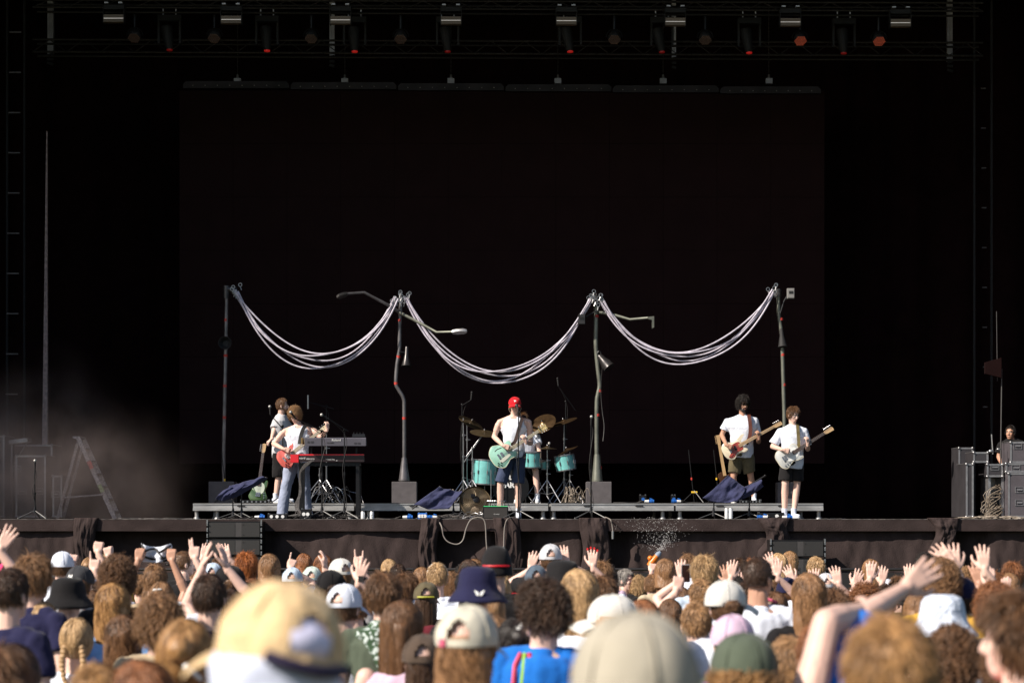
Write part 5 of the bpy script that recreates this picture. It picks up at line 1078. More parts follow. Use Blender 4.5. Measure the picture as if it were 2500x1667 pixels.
heap('flat cables along the stage edge left of the red guitarist', 560, 640, .5, .03, 8, FZ, cablem); heap('tangle of cables on the floor under the keyboards', 700, 860, .8, .08, 16, FZ, cablem); heap('tangle of cables around the fan\'s feet', 1040, 1180, .7, .07, 14, FZ, MATS['cable_grey'])
heap('flat pale cables right of the riser on the stage floor', 2010, 2060, 1.2, .015, 5, FZ, tanc); heap('cable tangle in front of the right-hand flight cases', 2340, 2480, 1.3, .05, 12, FZ, tanc, .007); heap('loose cable on the bare floor left of the riser', 300, 460, .4, .02, 4, FZ, MATS['cable_grey'])
heap('tangle of stands and cables left of the mixer box', 1120, 1190, .4, .12, 10, FZ, steel, .004); heap('tangle of chrome hardware and wire behind the keyboards', 760, 850, 4.0, .32, 12, RZ+.004, steel, .006)
# chrome stands behind the keyboards
for lb, px_, yt in (('chrome double-braced stand behind the keyboards, left one', 780, 1142), ('chrome double-braced stand behind the keyboards, right one', 797, 1060)):
    t = empty('chrome_stand', V((W(px_, 0, 4.1).x, 4.1, RZ)), lb, 'stand', 'chrome stands behind the keyboards'); cyl_stand(t, W(px_, 0, 4.1).x, 4.1, RZ+.004, W(0, yt, 4.1).z, .34)
# front-of-stage hanging leads
def lead(label, pts, m, th=.011, plug=True, Y=-.16):
    t = empty('hanging_cable', W(*pts[0], Y), label, 'cable', 'cables hanging over the stage edge'); b = MB(); b.tube(spline([W(x, y, (.12 if i == 0 else Y)) for i, (x, y) in enumerate(pts)], 8), th, 8); b.build('lead', m, t, True)
    if plug: q = W(*pts[-1], Y); b = MB(); b.cyl(q+V((0, 0, .0)), q-V((0, 0, .12)), .022, .020, 10); b.build('plug', steel, t, True)
lg = mat('lead_grey', (.24, .21, .19), .5)
lead('thick grey cable looping deep over the stage edge below the fan', [(1066, 1262), (1078, 1285), (1083, 1308), (1094, 1322), (1115, 1328), (1130, 1318), (1138, 1290), (1150, 1268), (1172, 1263), (1184, 1275), (1187, 1320), (1190, 1352)], lg, .010, False)
lead('grey cable with plug hanging in a hook below the singer', [(1258, 1262), (1240, 1266), (1233, 1282), (1231, 1300), (1230, 1333)], lg, .010); lead('short lead ending in a silver plug below the third post\'s stand', [(1478, 1262), (1490, 1268), (1494, 1280), (1496, 1296)], lg, .009)

# ------------------------------------------------------------------ loudspeakers and barrier in front of the stage
spk = mat('speaker_front', (.022, .021, .021), .7, var=.25, vs=80); spw = mat('speaker_waveguide', (.050, .046, .046), .55)
def speaker(label, x0, y0, x1, y1, Y, split):
    a = W(x0, y1, Y); c = W(x1, y0, Y); t = empty('loudspeaker', V(((a.x+c.x)/2, Y, a.z)), label, 'loudspeaker', 'front fill loudspeakers'); sx = W(split, 0, Y).x; b = MB(); b.box((a.x, Y+.02, a.z+.005), (c.x, Y+.55, c.z)); b.build('cabinet', blackm, t)
    b = MB(); b.box((a.x+.015, Y-.0, a.z+.02), (sx-.002, Y+.02, c.z-.02)); b.box((sx+.10, Y-.0, a.z+.02), (c.x-.015, Y+.02, c.z-.02)); b.build('grille', spk, t); b = MB(); b.box((sx, Y+.004, a.z+.02), (sx+.098, Y+.02, c.z-.02)); b.build('waveguide', spw, t)
    for x in (a.x-.022, c.x+.002):
        b = MB()
        for f in (.15, .5, .85): z = a.z+(c.z-a.z)*f; b.box((x, Y-.01, z-.06), (x+.02, Y+.05, z+.06)); b.cyl((x+.01, Y-.03, z), (x+.01, Y-.01, z), .008)
        b.build('rigging', steel, t)
    b = MB()
    for f in (.2, .8): b.cyl((sx+.125, Y-.004, a.z+(c.z-a.z)*f), (sx+.125, Y+.0, a.z+(c.z-a.z)*f), .010, n=8)
    b.build('bolts', black, t, True)
for lb, q in (('upper left black loudspeaker set into the stage front', (508, 1272, 636, 1313)), ('black loudspeaker directly under the upper left one', (508, 1315, 636, 1356)), ('third black loudspeaker down in the left stack', (508, 1358, 636, 1400))): speaker(lb, *q, -.55, 574)
for lb, q in (('upper black loudspeaker of the right stack before the stage', (1884, 1318, 2012, 1360)), ('middle black loudspeaker of the right stack before the stage', (1884, 1362, 2012, 1404)), ('bottom black loudspeaker of the right stack before the stage', (1884, 1406, 2012, 1448))): speaker(lb, *q, -.7, 1946)
for k, (lb, x0, x1) in enumerate((('left stack', 505, 640), ('right stack', 1880, 2016))):
    Y = -.4 if k == 0 else -.55; a = W(x0, 0, Y); c = W(x1, 0, Y); zt = W(0, 1402 if k == 0 else 1450, Y).z; b = MB(); b.prism([(a.x, Y), (c.x, Y), (c.x, Y+.3), (a.x, Y+.3)], 0, zt-.01, None, .01); tag(b.build('speaker_plinth', blackm), 'black plinth holding up the %s of loudspeakers' % lb, 'plinth')
brm = mat('barrier_metal', (.06, .055, .055), .4, .7)
yb = -3.0
for k in range(7):
    xa = -9.4+k*2.7; t = empty('crowd_barrier', V((xa+1.3, yb, 0)), 'black steel crowd barrier section before the stage, '+['leftmost', 'second from left', 'third from left', 'middle one', 'third from right', 'second from right', 'rightmost'][k], 'barrier', 'crowd barrier sections'); zt = W(0, 1389, yb).z
    b = MB(); b.tube([(xa, yb, .03), (xa, yb, zt), (xa+2.62, yb, zt), (xa+2.62, yb, .03)], .022, 8); b.build('frame', brm, t, True); b = MB(); b.box((xa+.03, yb+.005, .06), (xa+2.59, yb+.02, zt-.05)); b.build('panel', black, t)

# ------------------------------------------------------------------ flight cases, ladder and crew at the sides of the stage
casep = mat('case_panel', (.035, .032, .036), .5, var=.2, vs=4); casee = mat('case_edge', (.34, .33, .34), .4, .7, var=.2, vs=10)
def flightcase(label, x0, y0, x1, Y, dep=.7, latches=((.3, .55), (.75, .55)), y1=None, panel=None, z0=None):
    zb = FZ+.03 if z0 is None else z0; a = W(x0, 0, Y); c = W(x1, y0, Y); t = empty('flight_case', V(((a.x+c.x)/2, Y, zb)), label, 'flight case', 'flight cases beside the stage'); e = .03
    b = MB(); b.box((a.x+.006, Y+.006, zb+.006), (c.x-.006, Y+dep, c.z-.006)); b.build('panel', panel or casep, t)
    b = MB()
    for x in (a.x, c.x-e): b.box((x, Y-.002, zb), (x+e, Y+.004, c.z)); b.box((x, Y+.006, c.z-.005), (x+e, Y+dep, c.z+.003))
    b.box((a.x+e, Y-.002, zb), (c.x-e, Y+.004, zb+e)); b.box((a.x+e, Y-.002, c.z-e), (c.x-e, Y+.004, c.z)); b.build('edging', casee, t)
    b = MB()
    for x in (a.x+.01, c.x-.01):
        for z in (zb+.01, c.z-.01): b.ell((x, Y, z), .026, None, 8, 6)
    b.build('corner_caps', steel, t, True)
    for fx, fz in latches:
        x = a.x+(c.x-a.x)*fx; z = zb+(c.z-zb)*fz; b = MB(); b.box((x-.07, Y-.006, z-.05), (x+.07, Y+.005, z-.042)); b.box((x-.07, Y-.006, z+.042), (x+.07, Y+.005, z+.05)); b.box((x-.07, Y-.006, z-.042), (x-.062, Y+.005, z+.042)); b.box((x+.062, Y-.006, z-.042), (x+.07, Y+.005, z+.042)); b.box((x-.045, Y-.014, z-.01), (x+.045, Y-.002, z+.012)); b.build('handle', casee, t)
    if z0 is None:
        for fx in (.12, .88): x = a.x+(c.x-a.x)*fx; b = MB(); b.cyl((x-.015, Y+.08, FZ+.028), (x+.015, Y+.08, FZ+.028), .027, n=12); b.build('wheel', black, t, True)
    return t
flightcase('tall flight case with bright edges cut off by the left edge of the picture', -60, 1063, 11, 3.2, latches=((.5, .3),))
flightcase('large dark flight case with two recessed handles behind the left microphone stand', 38, 1111, 112, 3.0, latches=((.22, .42), (.78, .42), (.05, .78)))
flightcase('plain taller case standing behind the large left flight case', 20, 1085, 128, 4.2, latches=())
flightcase('small flight case at the foot of the stepladder', 128, 1160, 152, 3.0, latches=((.3, .55),))
p = W(35, 1075, 3.6); b = MB(); b.box((p.x-.1, 3.5, p.z-.05), (p.x+.25, 3.8, p.z+.02), Matrix.Rotation(-.12, 3, 'Y')); b.cyl((p.x-.05, 3.6, FZ), (p.x-.05, 3.6, p.z-.05), .02); b.tube([(p.x+.24, 3.6, p.z), (p.x, 3.6, p.z-.4)], .01); tag(b.build('camera_arm', casee), 'grey arm bracket rising above the left flight cases', 'bracket')
# stepladder
lad = mat('ladder_alu', (.34, .30, .30), .6, .4, var=.5, vs=40); YL = 2.4
t = empty('stepladder', W(190, 1262, YL), 'paint-splashed aluminium stepladder standing open at the left of the stage', 'ladder')
A0, A1 = W(191, 1069, YL), W(281, 1266, YL); A1.z = FZ; B0, B1 = W(190, 1080, YL), W(140, 1266, YL+.3); B1.z = FZ
for dy in (0, .42):
    b = MB(); M = frame(A0.lerp(A1, .5)+V((0, dy, 0)), A1-A0, (0, -1, 0)); l = (A1-A0).length/2; b.prism([(-l, -.035), (l, -.035), (l, .035), (-l, .035)], -.012, .012, M, .003); b.build('front_rail', lad, t)
    b = MB(); M = frame(B0.lerp(B1, .5)+V((0, dy, 0)), B1-B0, (0, -1, 0)); l = (B1-B0).length/2; b.prism([(-l, -.025), (l, -.025), (l, .025), (-l, .025)], -.010, .010, M, .003); b.build('rear_rail', lad, t)
for k in range(6): q = A0.lerp(A1, (k+.8)/6.4); b = MB(); b.box((q.x-.05, YL+.013, q.z-.012), (q.x+.05, YL+.407, q.z+.012)); b.build('tread', lad, t)
b = MB(); q0, q1 = A0.lerp(A1, .70), B0.lerp(B1, .72); b.cyl(q0+V((0, -.02, 0)), q1+V((0, -.02, 0)), .017, n=6); b.build('brace', lad, t); b = MB(); b.box((A0.x-.09, YL-.01, A0.z-.005), (A0.x+.03, YL+.44, A0.z+.03)); b.build('top_cap', lad, t)
for k, f in enumerate((.33, .62)): q = A0.lerp(A1, f); b = MB(); M = frame(q+V((0, -.0135, 0)), A1-A0, (0, -1, 0)); b.prism([(-.07, -.034), (.07, -.034), (.07, .034), (-.07, .034)], -.001, .0012, M); b.build('sticker', mat('ladder_red', (.45, .08, .07), .6, var=.4, vs=40) if k == 0 else mat('ladder_green', (.28, .32, .16), .6, var=.4, vs=40), t)
# right side racks
flightcase('open black rack case lying on its end at the right of the stage', 2358, 1131, 2377, 2.5, .7, ())
flightcase('shallow flight case lid lying across the right-hand racks', 2376, 1103, 2413, 2.5, .6, (), z0=W(0, 1129, 2.5).z)
flightcase('small dark flight case raised on the cable rack at the right', 2409, 1132, 2449, 2.4, .6, ((.5, .75),), z0=W(0, 1164, 2.4).z)
flightcase('big grey flight case with recessed handle at the right edge', 2461, 1154, 2560, 2.2, .7, ((.28, .62), (.28, .33)), panel=mat('case_grey', (.085, .075, .085), .5))
flightcase('grey lid case stacked on the big right-hand case', 2455, 1130, 2560, 2.3, .7, ((.24, .5),), z0=W(0, 1153, 2.3).z, panel=MATS['case_grey'])
flightcase('upper box of the stack at the right edge of the picture', 2466, 1078, 2560, 2.4, .6, ((.2, .8),), z0=W(0, 1129.5, 2.35).z, panel=MATS['case_grey'])
flightcase('dim tall case outline behind the right-hand racks', 2340, 1092, 2376, 5.0, .6, ())
t = empty('cable_rack', V((W(2430, 0, 2.5).x, 2.5, FZ)), 'open rack frame stuffed with patch cables at the right', 'rack'); a = W(2411, 0, 2.5); c = W(2449, 1165, 2.5)
b = MB(); b.box((a.x, 2.45, FZ), (a.x+.04, 3.0, c.z)); b.box((c.x-.04, 2.45, FZ), (c.x, 3.0, c.z)); b.box((a.x+.04, 2.9, FZ), (c.x-.04, 3.0, c.z)); b.build('frame', casee, t)
rr2 = random.Random(5); b = MB()
for k in range(34):
    z = FZ+.04+rr2.random()*.55; x = a.x+.05+rr2.random()*(c.x-a.x-.1); b.tube(spline([(x, 2.6, z), (x+rr2.uniform(-.05, .05), 2.42, z-.02), (a.x-.1+rr2.uniform(-.05, .1), 2.38, z-rr2.uniform(.05, .25)), (a.x+rr2.uniform(-.1, .25), 2.42, FZ+.02)], 4), .007, 5)
b.build('patch_cables', mat('patch', (.20, .16, .12), .5, var=.7, vs=30), t, True)
# crew member behind the racks
t_, HMx, Qx = figure('crew member with dark hair and headset standing behind the racks at the far right', dict(neck=(2470, 1073), pelvis=(2474, 1155), sl=(2444, 1083), sr=(2500, 1083), el=(2438, 1115), er=(2508, 1116), hl=(2450, 1140, -.2), hr=(2500, 1140, -.2), kl=(2464, 1215), kr=(2484, 1215), al=(2464, 1255), ar=(2484, 1255)), 5.2, (2467, 1056), yaw=-.6, skin='tan', topcol='black', legs='long', legcol='black', hands=('relax', 'relax'), hair=(('short', 8), 'black'), hs=1.05)
b = MB(); b.T = HMx; b.tube([(.085*math.cos(a), -.01, .02+.11*math.sin(a)) for a in [PI*i/12 for i in range(13)]], .009, 6); b.ell((.085, 0, -.01), (.02, .03, .035)); b.ell((-.085, 0, -.01), (.02, .03, .035)); b.T = None; b.build('headset', blackm, t_, True)
# dark flag-shaped screen on a thin mast
t = empty('monitor_mast', V((W(2440, 0, 2.8).x, 2.8, FZ)), 'thin mast with a dim brown tapered hood above the right-hand racks', 'mast'); b = MB(); b.cyl((W(2441, 0, 2.8).x, 2.8, FZ), W(2446, 900, 2.8), .012, n=6); b.cyl(W(2435, 930, 2.8), W(2433, 760, 2.8), .006, n=6); b.build('pole', mat('dim_pole', (.05, .045, .045), .5), t, True)
a = W(2424, 898, 2.7); b = MB(); b.prism([(-.14, -.10), (.14, -.17), (.14, .17), (-.14, .09)], -.03, .03, facing(a), .006); b.build('hood', mat('dim_brown', (.010, .003, .003), .95), t)
b = MB(); p = W(2424, 1106, 2.3); b.tube([W(2421, 1060, 2.4), W(2424, 1108, 2.4)], .012, 6); b.ell(W(2420, 1101, 2.4), (.05, .03, .03)); b.ell(W(2438, 1096, 2.4), (.04, .03, .02)); tag(b.build('desk_lamp', steel, None, True), 'small silver gooseneck lamps clipped on top of the right racks', 'lamp')
# stage smoke drifting at the left
def smoke(nm, c, r, dens, label, sc_=1.1):
    b = MB(); b.ell(c, r, None, 24, 16); m = bpy.data.materials.new(nm); m.use_nodes = True; t = m.node_tree; t.nodes.clear(); o = t.nodes.new('ShaderNodeOutputMaterial'); v = t.nodes.new('ShaderNodeVolumePrincipled'); t.links.new(v.outputs[0], o.inputs['Volume'])
    tc = t.nodes.new('ShaderNodeTexCoord'); mp = t.nodes.new('ShaderNodeMapping'); mp.inputs['Location'].default_value = [-c[i]/r[i] for i in range(3)]; mp.inputs['Scale'].default_value = [1/x for x in r]; t.links.new(tc.outputs['Object'], mp.inputs[0])
    gr = t.nodes.new('ShaderNodeTexGradient'); gr.gradient_type = 'SPHERICAL'; wn = t.nodes.new('ShaderNodeTexNoise'); wn.inputs['Scale'].default_value = .55; wn.inputs['Detail'].default_value = 3; t.links.new(tc.outputs['Object'], wn.inputs['Vector']); va = t.nodes.new('ShaderNodeVectorMath'); va.operation = 'MULTIPLY_ADD'; va.inputs[1].default_value = (.9, .9, 1.0); va.inputs[2].default_value = (-.45, -.45, -.5); t.links.new(wn.outputs['Color'], va.inputs[0]); vb = t.nodes.new('ShaderNodeVectorMath'); t.links.new(va.outputs[0], vb.inputs[0]); t.links.new(mp.outputs[0], vb.inputs[1]); t.links.new(vb.outputs[0], gr.inputs[0]); nz = t.nodes.new('ShaderNodeTexNoise'); nz.inputs['Scale'].default_value = sc_; nz.inputs['Detail'].default_value = 4; t.links.new(tc.outputs['Object'], nz.inputs['Vector'])
    mr = t.nodes.new('ShaderNodeMapRange'); mr.inputs['From Min'].default_value = .40; mr.inputs['From Max'].default_value = .66; mr.inputs['To Min'].default_value = .05; t.links.new(nz.outputs[0], mr.inputs[0])
    m1 = t.nodes.new('ShaderNodeMath'); m1.operation = 'MULTIPLY'; pw = t.nodes.new('ShaderNodeMath'); pw.operation = 'POWER'; pw.inputs[1].default_value = 2.3; t.links.new(gr.outputs[0], pw.inputs[0]); t.links.new(pw.outputs[0], m1.inputs[0]); t.links.new(mr.outputs[0], m1.inputs[1]); m2 = t.nodes.new('ShaderNodeMath'); m2.operation = 'MULTIPLY'; t.links.new(m1.outputs[0], m2.inputs[0]); m2.inputs[1].default_value = dens
    t.links.new(m2.outputs[0], v.inputs['Density']); v.inputs['Color'].default_value = (1, .80, .76, 1); v.inputs['Anisotropy'].default_value = .2; tag(b.build('smoke', m), label, kind='stuff')
q = W(80, 1255, 3.0); smoke('smoke_low', (q.x-.6, 2.4, q.z-.75), (4.3, 2.5, 3.9), 2.3, 'pale stage smoke drifting low around the left flight cases')
# water spray from the water gun
gp = W(1604, 1352, -6.2); rr3 = random.Random(9); b = MB()
for k in range(520):
    d = abs(rr3.gauss(0, 1)); s = rr3.random()**.7; an = max(-.5, min(.8, rr3.gauss(.12, .26))); L_ = 2.3*s; p = gp+V((math.sin(an)*L_*.5+rr3.gauss(0, .05), rr3.uniform(0, .3)+2.0*s, math.cos(an)*L_*.20)); r = rr3.uniform(.0012, .0034)*(1+.5*(rr3.random() > .95))
    b.add([p+V((r, 0, 0)), p+V((-r, 0, 0)), p+V((0, r, 0)), p+V((0, -r, 0)), p+V((0, 0, r*1.5)), p+V((0, 0, -r*1.5))], [(0,2,4),(2,1,4),(1,3,4),(3,0,4),(2,0,5),(1,2,5),(3,1,5),(0,3,5)])
for k in range(260):
    s = rr3.random(); p = gp+V((.04+.14*s+rr3.gauss(0, .02+.03*s), .05+.1*s, .05+.28*s*rr3.random()+.05*s)); r = rr3.uniform(.002, .005)
    b.add([p+V((r, 0, 0)), p+V((-r, 0, 0)), p+V((0, r, 0)), p+V((0, -r, 0)), p+V((0, 0, r)), p+V((0, 0, -r))], [(0,2,4),(2,1,4),(1,3,4),(3,0,4),(2,0,5),(1,2,5),(3,1,5),(0,3,5)])
tag(b.build('water_spray', mat('water_drop', (.6, .58, .58), .15)), 'fine spray of water drops rising from the orange water gun', kind='stuff')

# ------------------------------------------------------------------ the crowd
X3, Y3, Z3 = V((1, 0, 0)), V((0, 1, 0)), V((0, 0, 1))
TR = ((-.80, .155, .105), (-.72, .168, .115), (-.58, .152, .105), (-.45, .150, .105), (-.33, .172, .112), (-.25, .172, .098), (-.205, .115, .075), (-.175, .062, .058))
b = MB(); head_mb(b, Matrix.Identity(4)); b.cap((0, -.02, -.06), (0, -.022, -.17), .054, .058); HEADG = geo(remesh(b, .008, 2))
b = MB(); loft(b, [(V((0, -.02, z)), X3, Y3, rx, ry) for z, rx, ry in TR]); b.cap((0, -.022, -.10), (0, -.022, -.20), .054, .058)
for s in (-1, 1): b.cap((s*.10, -.01, -.75), (s*.10, 0, -1.15), .085, .058); b.cap((s*.10, 0, -1.15), (s*.10, -.01, -1.53), .056, .038); b.cap((s*.10, -.03, -1.585), (s*.11, .13, -1.595), .035, .026)
BODYG = geo(remesh(b, .016, 2))
b = MB(); loft(b, [(V((0, -.02, z)), X3, Y3, rx, ry) for z, rx, ry in ((-.82, .17, .12), (-.72, .182, .128), (-.64, .170, .118))])
for s in (-1, 1): b.tube([(s*.10, -.01, -.74), (s*.10, 0, -1.1), (s*.10, -.01, -1.54)], [.105, .085, .075], 14)
LEGG = geo(remesh(b, .018, 2, .01, 6))
def armpts(S, tip, hd, up=.285, fo=.265, s=1):
    wr = tip-hd*.168; d = wr-S; D = d.length
    if D > (up+fo)*.985: k = D/((up+fo)*.985); up *= k; fo *= k
    a = (up*up-fo*fo+D*D)/(2*D); h = math.sqrt(max(0, up*up-a*a)); n = d.normalized(); pole = V((s*.8, .25, -.75)); pole = (pole-n*pole.dot(n)).normalized()
    return S+n*a+pole*h, wr
def arm_mb(b, S, E, Wr, hd, pn, side, kind, k=1.0, rnd=random):
    b.cap(S, E, .050*k, .040*k); b.cap(S.lerp(E, .2), S.lerp(E, .6), .052*k, .046*k); b.cap(E, E.lerp(Wr, .35), .040*k, .040*k); b.cap(E.lerp(Wr, .3), Wr, .039*k, .026*k); hand_mb(b, Wr, hd, pn, side, kind, 1.0, rnd)
ARMD = {}
for s in (-1, 1):
    b = MB(); arm_mb(b, V((s*.178, -.015, -.235)), V((s*.235, -.03, -.50)), V((s*.20, .16, -.68)), V((-s*.2, .9, -.2)).normalized(), V((0, 0, -1)), s, 'relax'); ARMD[s] = geo(remesh(b, .010, 1))
HT = dict(short=.126, fade=.122, mess=.148, curly=.165, afro=.18, bob=.135, long=.132, wavy=.140, plait=.125, bun=.125)
_shirts = {}
def shirt_mesh(key, arms, kind, seed, yaw):
    if key is not None and key in _shirts: return _shirts[key]
    b = MB(); loft(b, [(V((0, -.02, z)), X3, Y3, rx+.016, ry+.018) for z, rx, ry in TR[:-1]])
    if kind != 'tank':
        b.cap((-.172, -.015, -.237), (.172, -.015, -.237), .062, .062); b.cap((-.12, -.018, -.205), (.12, -.018, -.205), .052, .052); b.ell((0, -.022, -.185), (.078, .072, .03))
    for s, S, E, sl in arms:
        if kind == 'tank': continue
        c = S.lerp(E, sl); b.ell(S, .066); b.tube([S, S.lerp(c, .5), c], [.067, .068, .072] if sl < .9 else [.14, .13, .082], 14)
        if kind == 'long': pass
    me = remesh(b, .013 if key is None else .012, 2, .015, 8, seed*7.3)
    if key is not None: _shirts[key] = me
    return me
PEOPLE = []
def join(parts):
    vs = np.concatenate([p[0] for p in parts]); fs = []; o = 0
    for p in parts: fs += [tuple(i+o for i in f) for f in p[1]]; o += len(p[0])
    me = bpy.data.meshes.new('person'); me.from_pydata(vs.tolist(), [], fs); me.polygons.foreach_set('use_smooth', [True]*len(fs)); me.update(); return me
def rotz(g_, a, pz=None):
    c, s = math.cos(a), math.sin(a); v = g_[0]; return (np.stack([v[:, 0]*c-v[:, 1]*s, v[:, 0]*s+v[:, 1]*c, v[:, 2]], 1), g_[1])
def crowd(cx, top, s, hair, hc, hat, hatc, shirt, label, yaw=0, arms=(), skin='pale', hy=0, hatyaw=0, pitch=0, roll=0, L=None, seed=None, kind='tee', sleeve=.62, group='concert crowd seen from behind', headk=1.0, dy=0):
    """cx, top: photo pixel of the top of head or hat; s: pixels per metre; arms: (tip px, tip py, side, hand kind, lean degrees[, palm])"""
    seed = seed if seed is not None else (int(cx*7+top) % 3)+1
    ht = {None: HT[hair] if hair else .12, 'cap': .146, 'backcap': .146, 'bucket': .142, 'beanie': .150}[hat]*headk
    Y = F/s-D0; X = (cx-1250)/s; cz = HC-(top-HZ)/s-ht; root = V((X, Y, 0)); C_ = V((0, 0, cz)); rnd = random.Random(int(cx*13+top))
    lean = cz
    def legz(g_):
        v = g_[0].copy(); m = v[:, 2] < -.72; v[m, 2] = -.72+(v[m, 2]+.72)*(cz-.72)/(1.62-.72); v[:, 2] += cz; return (v, g_[1])
    def lift(g_): v = g_[0].copy(); v[:, 2] += cz; return (v, g_[1])
    HMt = Matrix.Translation(C_) @ Matrix.Rotation(yaw+hy, 4, 'Z') @ Matrix.Rotation(-pitch, 4, 'X') @ Matrix.Rotation(roll, 4, 'Y') @ Matrix.Scale(headk, 4); A = np.array(HMt)
    hv = HEADG[0] @ A[:3, :3].T + A[:3, 3]; parts = [(hv, HEADG[1]), legz(rotz(BODYG, yaw))]; sl = []; used = set()
    RZ_ = Matrix.Rotation(yaw, 3, 'Z')
    for a in arms:
        hx, hyy, side, kd, ang = a[:5]; used.add(side); Yh = Y+(a[6] if len(a) > 6 else .12); tip = W(hx, hyy, Yh)-root; an = R(ang)
        hd = V((math.sin(an), .12, math.cos(an))).normalized(); S = RZ_ @ V((side*.172, .0, -.225))+C_+V((0, 0, .025))
        E, Wr = armpts(S, tip, hd, s=side)
        if len(a) > 7: E = W(a[7][0], a[7][1], Y+a[7][2])-root; Wr = W(a[8][0], a[8][1], Y+a[8][2])-root; hd = (tip-Wr).normalized()
        pn = {None: V((.0, 1, 0)), 'in': V((-side, .3, 0)), 'back': V((0, -1, 0)), 'cam': V((0, -1, .1))}[a[5] if len(a) > 5 else None]
        sd = side if (pn.y > -.5) else -side
        b = MB(); arm_mb(b, S, E, Wr, hd, pn, sd, kd, 1.2 if len(a) > 7 and side == 1 else 1.0, rnd); parts.append(geo(remesh(b, .0065, 1))); sl.append((side, S-C_, E-C_, sleeve if side == -1 or sleeve < .9 else .62))
    for side in (-1, 1):
        if side not in used: parts.append(lift(rotz(ARMD[side], yaw)))
    me = join(parts); me.materials.append(skinm[skin]); o = bpy.data.objects.new('person', me); C.objects.link(o); o.location = root; tag(o, label, 'person', group)
    def child(name, mesh, mt, M=Matrix.Identity(4)): c = link(name, mesh, None, mt); c.parent = o; c.matrix_basis = M; return c
    for side in (-1, 1):
        if side not in used: sl.append((side, V((side*.178, -.015, -.235)), V((side*.235, -.03, -.50)), .62))
    if used:
        sl2 = [(a, RZ_.inverted() @ b_, RZ_.inverted() @ c_, d) for a, b_, c_, d in sl]; sm = shirt_mesh(None, sl2, kind, cx % 9, yaw)
    else: sm = shirt_mesh((kind, int(cx) % 3), sl, kind, int(cx) % 3, yaw)
    child('vest_top' if kind == 'tank' else 'shirt', sm, fc(shirt), Matrix.Translation(C_) @ Matrix.Rotation(yaw, 4, 'Z'))
    lg_ = legz(rotz(LEGG, yaw)); me = bpy.data.meshes.new('trousers'); me.from_pydata(lg_[0].tolist(), [], lg_[1]); me.polygons.foreach_set('use_smooth', [True]*len(lg_[1])); me.update(); child('trousers', me, fc(rnd.choice(['black', 'jean', 'denim', 'sand'])))
    if hair:
        HMh = HMt if not hat else HMt @ Matrix.Scale(.955, 4) @ Matrix.Translation((0, 0, -.004))
        child('hair', hmesh(hair, seed, L, bool(hat)), hcol(hc), HMh)
    if hat:
        ms = {'cap': CAPM[True], 'backcap': CAPM[False], 'bucket': BUCK, 'beanie': BEAN}[hat]; k = 1.03+.05*(hair in ('long', 'wavy', 'curly', 'mess'))
        hm_ = HMt @ Matrix.Rotation(hatyaw, 4, 'Z') @ Matrix.Diagonal((k, k, .97, 1)); ob = child({'cap': 'cap', 'backcap': 'cap', 'bucket': 'bucket_hat', 'beanie': 'hood'}[hat], ms, fc(hatc) if isinstance(hatc, str) else hatc, hm_)
        PEOPLE.append((cx, top, s, label)); return o, root, HMt, ob
    PEOPLE.append((cx, top, s, label)); return o, root, HMt, None
P_ = crowd
# left third of the crowd
P_(20, 1366, 245, 'short', 'brown', 'cap', mat('pink_print', (.6, .05, .14), .9, var=.75, vs=26), 'red', 'person in a pink and red patterned cap at the far left edge')
P_(84, 1349, 430, 'mess', 'mid', None, '', 'navy', 'brown mop-haired person behind the dark-haired head at the left edge', yaw=-.5)
o, r0, hm, _ = P_(152, 1343, 290, 'short', 'brown', 'backcap', 'white', 'white', 'person in a white cap with a fist raised just right of it', hatyaw=.3, arms=((182, 1334, 1, 'fist', 5),))
P_(150, 1376, 240, 'short', 'dark', 'cap', 'charcoal', 'lightblue', 'person in a small charcoal cap right below the white cap')
o, r0, hm, cp = P_(194, 1377, 345, 'short', 'brown', 'backcap', 'charcoal', 'grey', 'person in a dark grey cap with white letters on its back, turned backwards', hatyaw=PI-.35)
textobj('N', .040, hm @ Matrix.Rotation(-.35, 4, 'Z') @ Matrix.Translation((0, -.118, .062)) @ Matrix.Rotation(R(65), 4, 'X'), whitep, cp, 'emblem', .001).matrix_parent_inverse = cp.matrix_basis.inverted()
P_(168, 1403, 400, 'short', 'dark', 'bucket', 'black', 'paleblue', 'person in a wide black bucket hat and pale blue shirt, left side of crowd', hy=-.4)
P_(28, 1388, 500, 'short', 'dark', None, '', 'navy', 'dark-haired person in a navy top at the left edge', yaw=-.5)
P_(288, 1347, 420, 'curly', 'brown', None, '', 'black', 'curly brown-haired man with left ear showing, below the raised fist', hy=-.2, L=.05)
P_(380, 1377, 335, 'short', 'mid', None, '', 'tan', 'man with flat light brown crop below the held-up striped shirt')
P_(450, 1346, 250, 'fade', 'brown', None, '', 'black', 'man with short faded sides facing right beside the held-up shirt', hy=-1.1, skin='pale')
P_(343, 1403, 250, 'short', 'mid', None, '', 'white', 'small light-brown head between the curly man and the flat-cropped man')
P_(276, 1422, 425, 'wavy', 'honey', None, '', 'lightblue', 'person with long wavy golden-brown hair and light blue shirt', L=.26)
P_(395, 1422, 350, 'bun', 'mid', None, '', 'paleblue', 'brown-haired woman with a pale clip in her hair below the cropped man')
P_(390, 1442, 480, 'curly', 'mid', None, '', 'tan', 'person with big tousled light brown curls, centre of the left crowd', L=.09)
P_(303, 1500, 470, 'wavy', 'brown', None, '', 'denim', 'person with long dark wavy hair and a blue-grey denim jacket', L=.22)
P_(104, 1469, 430, 'long', 'blond', None, '', 'paleblue', 'woman with very long straight blond hair tied with a white ribbon', L=.42)
P_(188, 1512, 450, 'plait', 'blond', None, '', 'white', 'blond woman with two plaits in front of the long-haired blond woman')
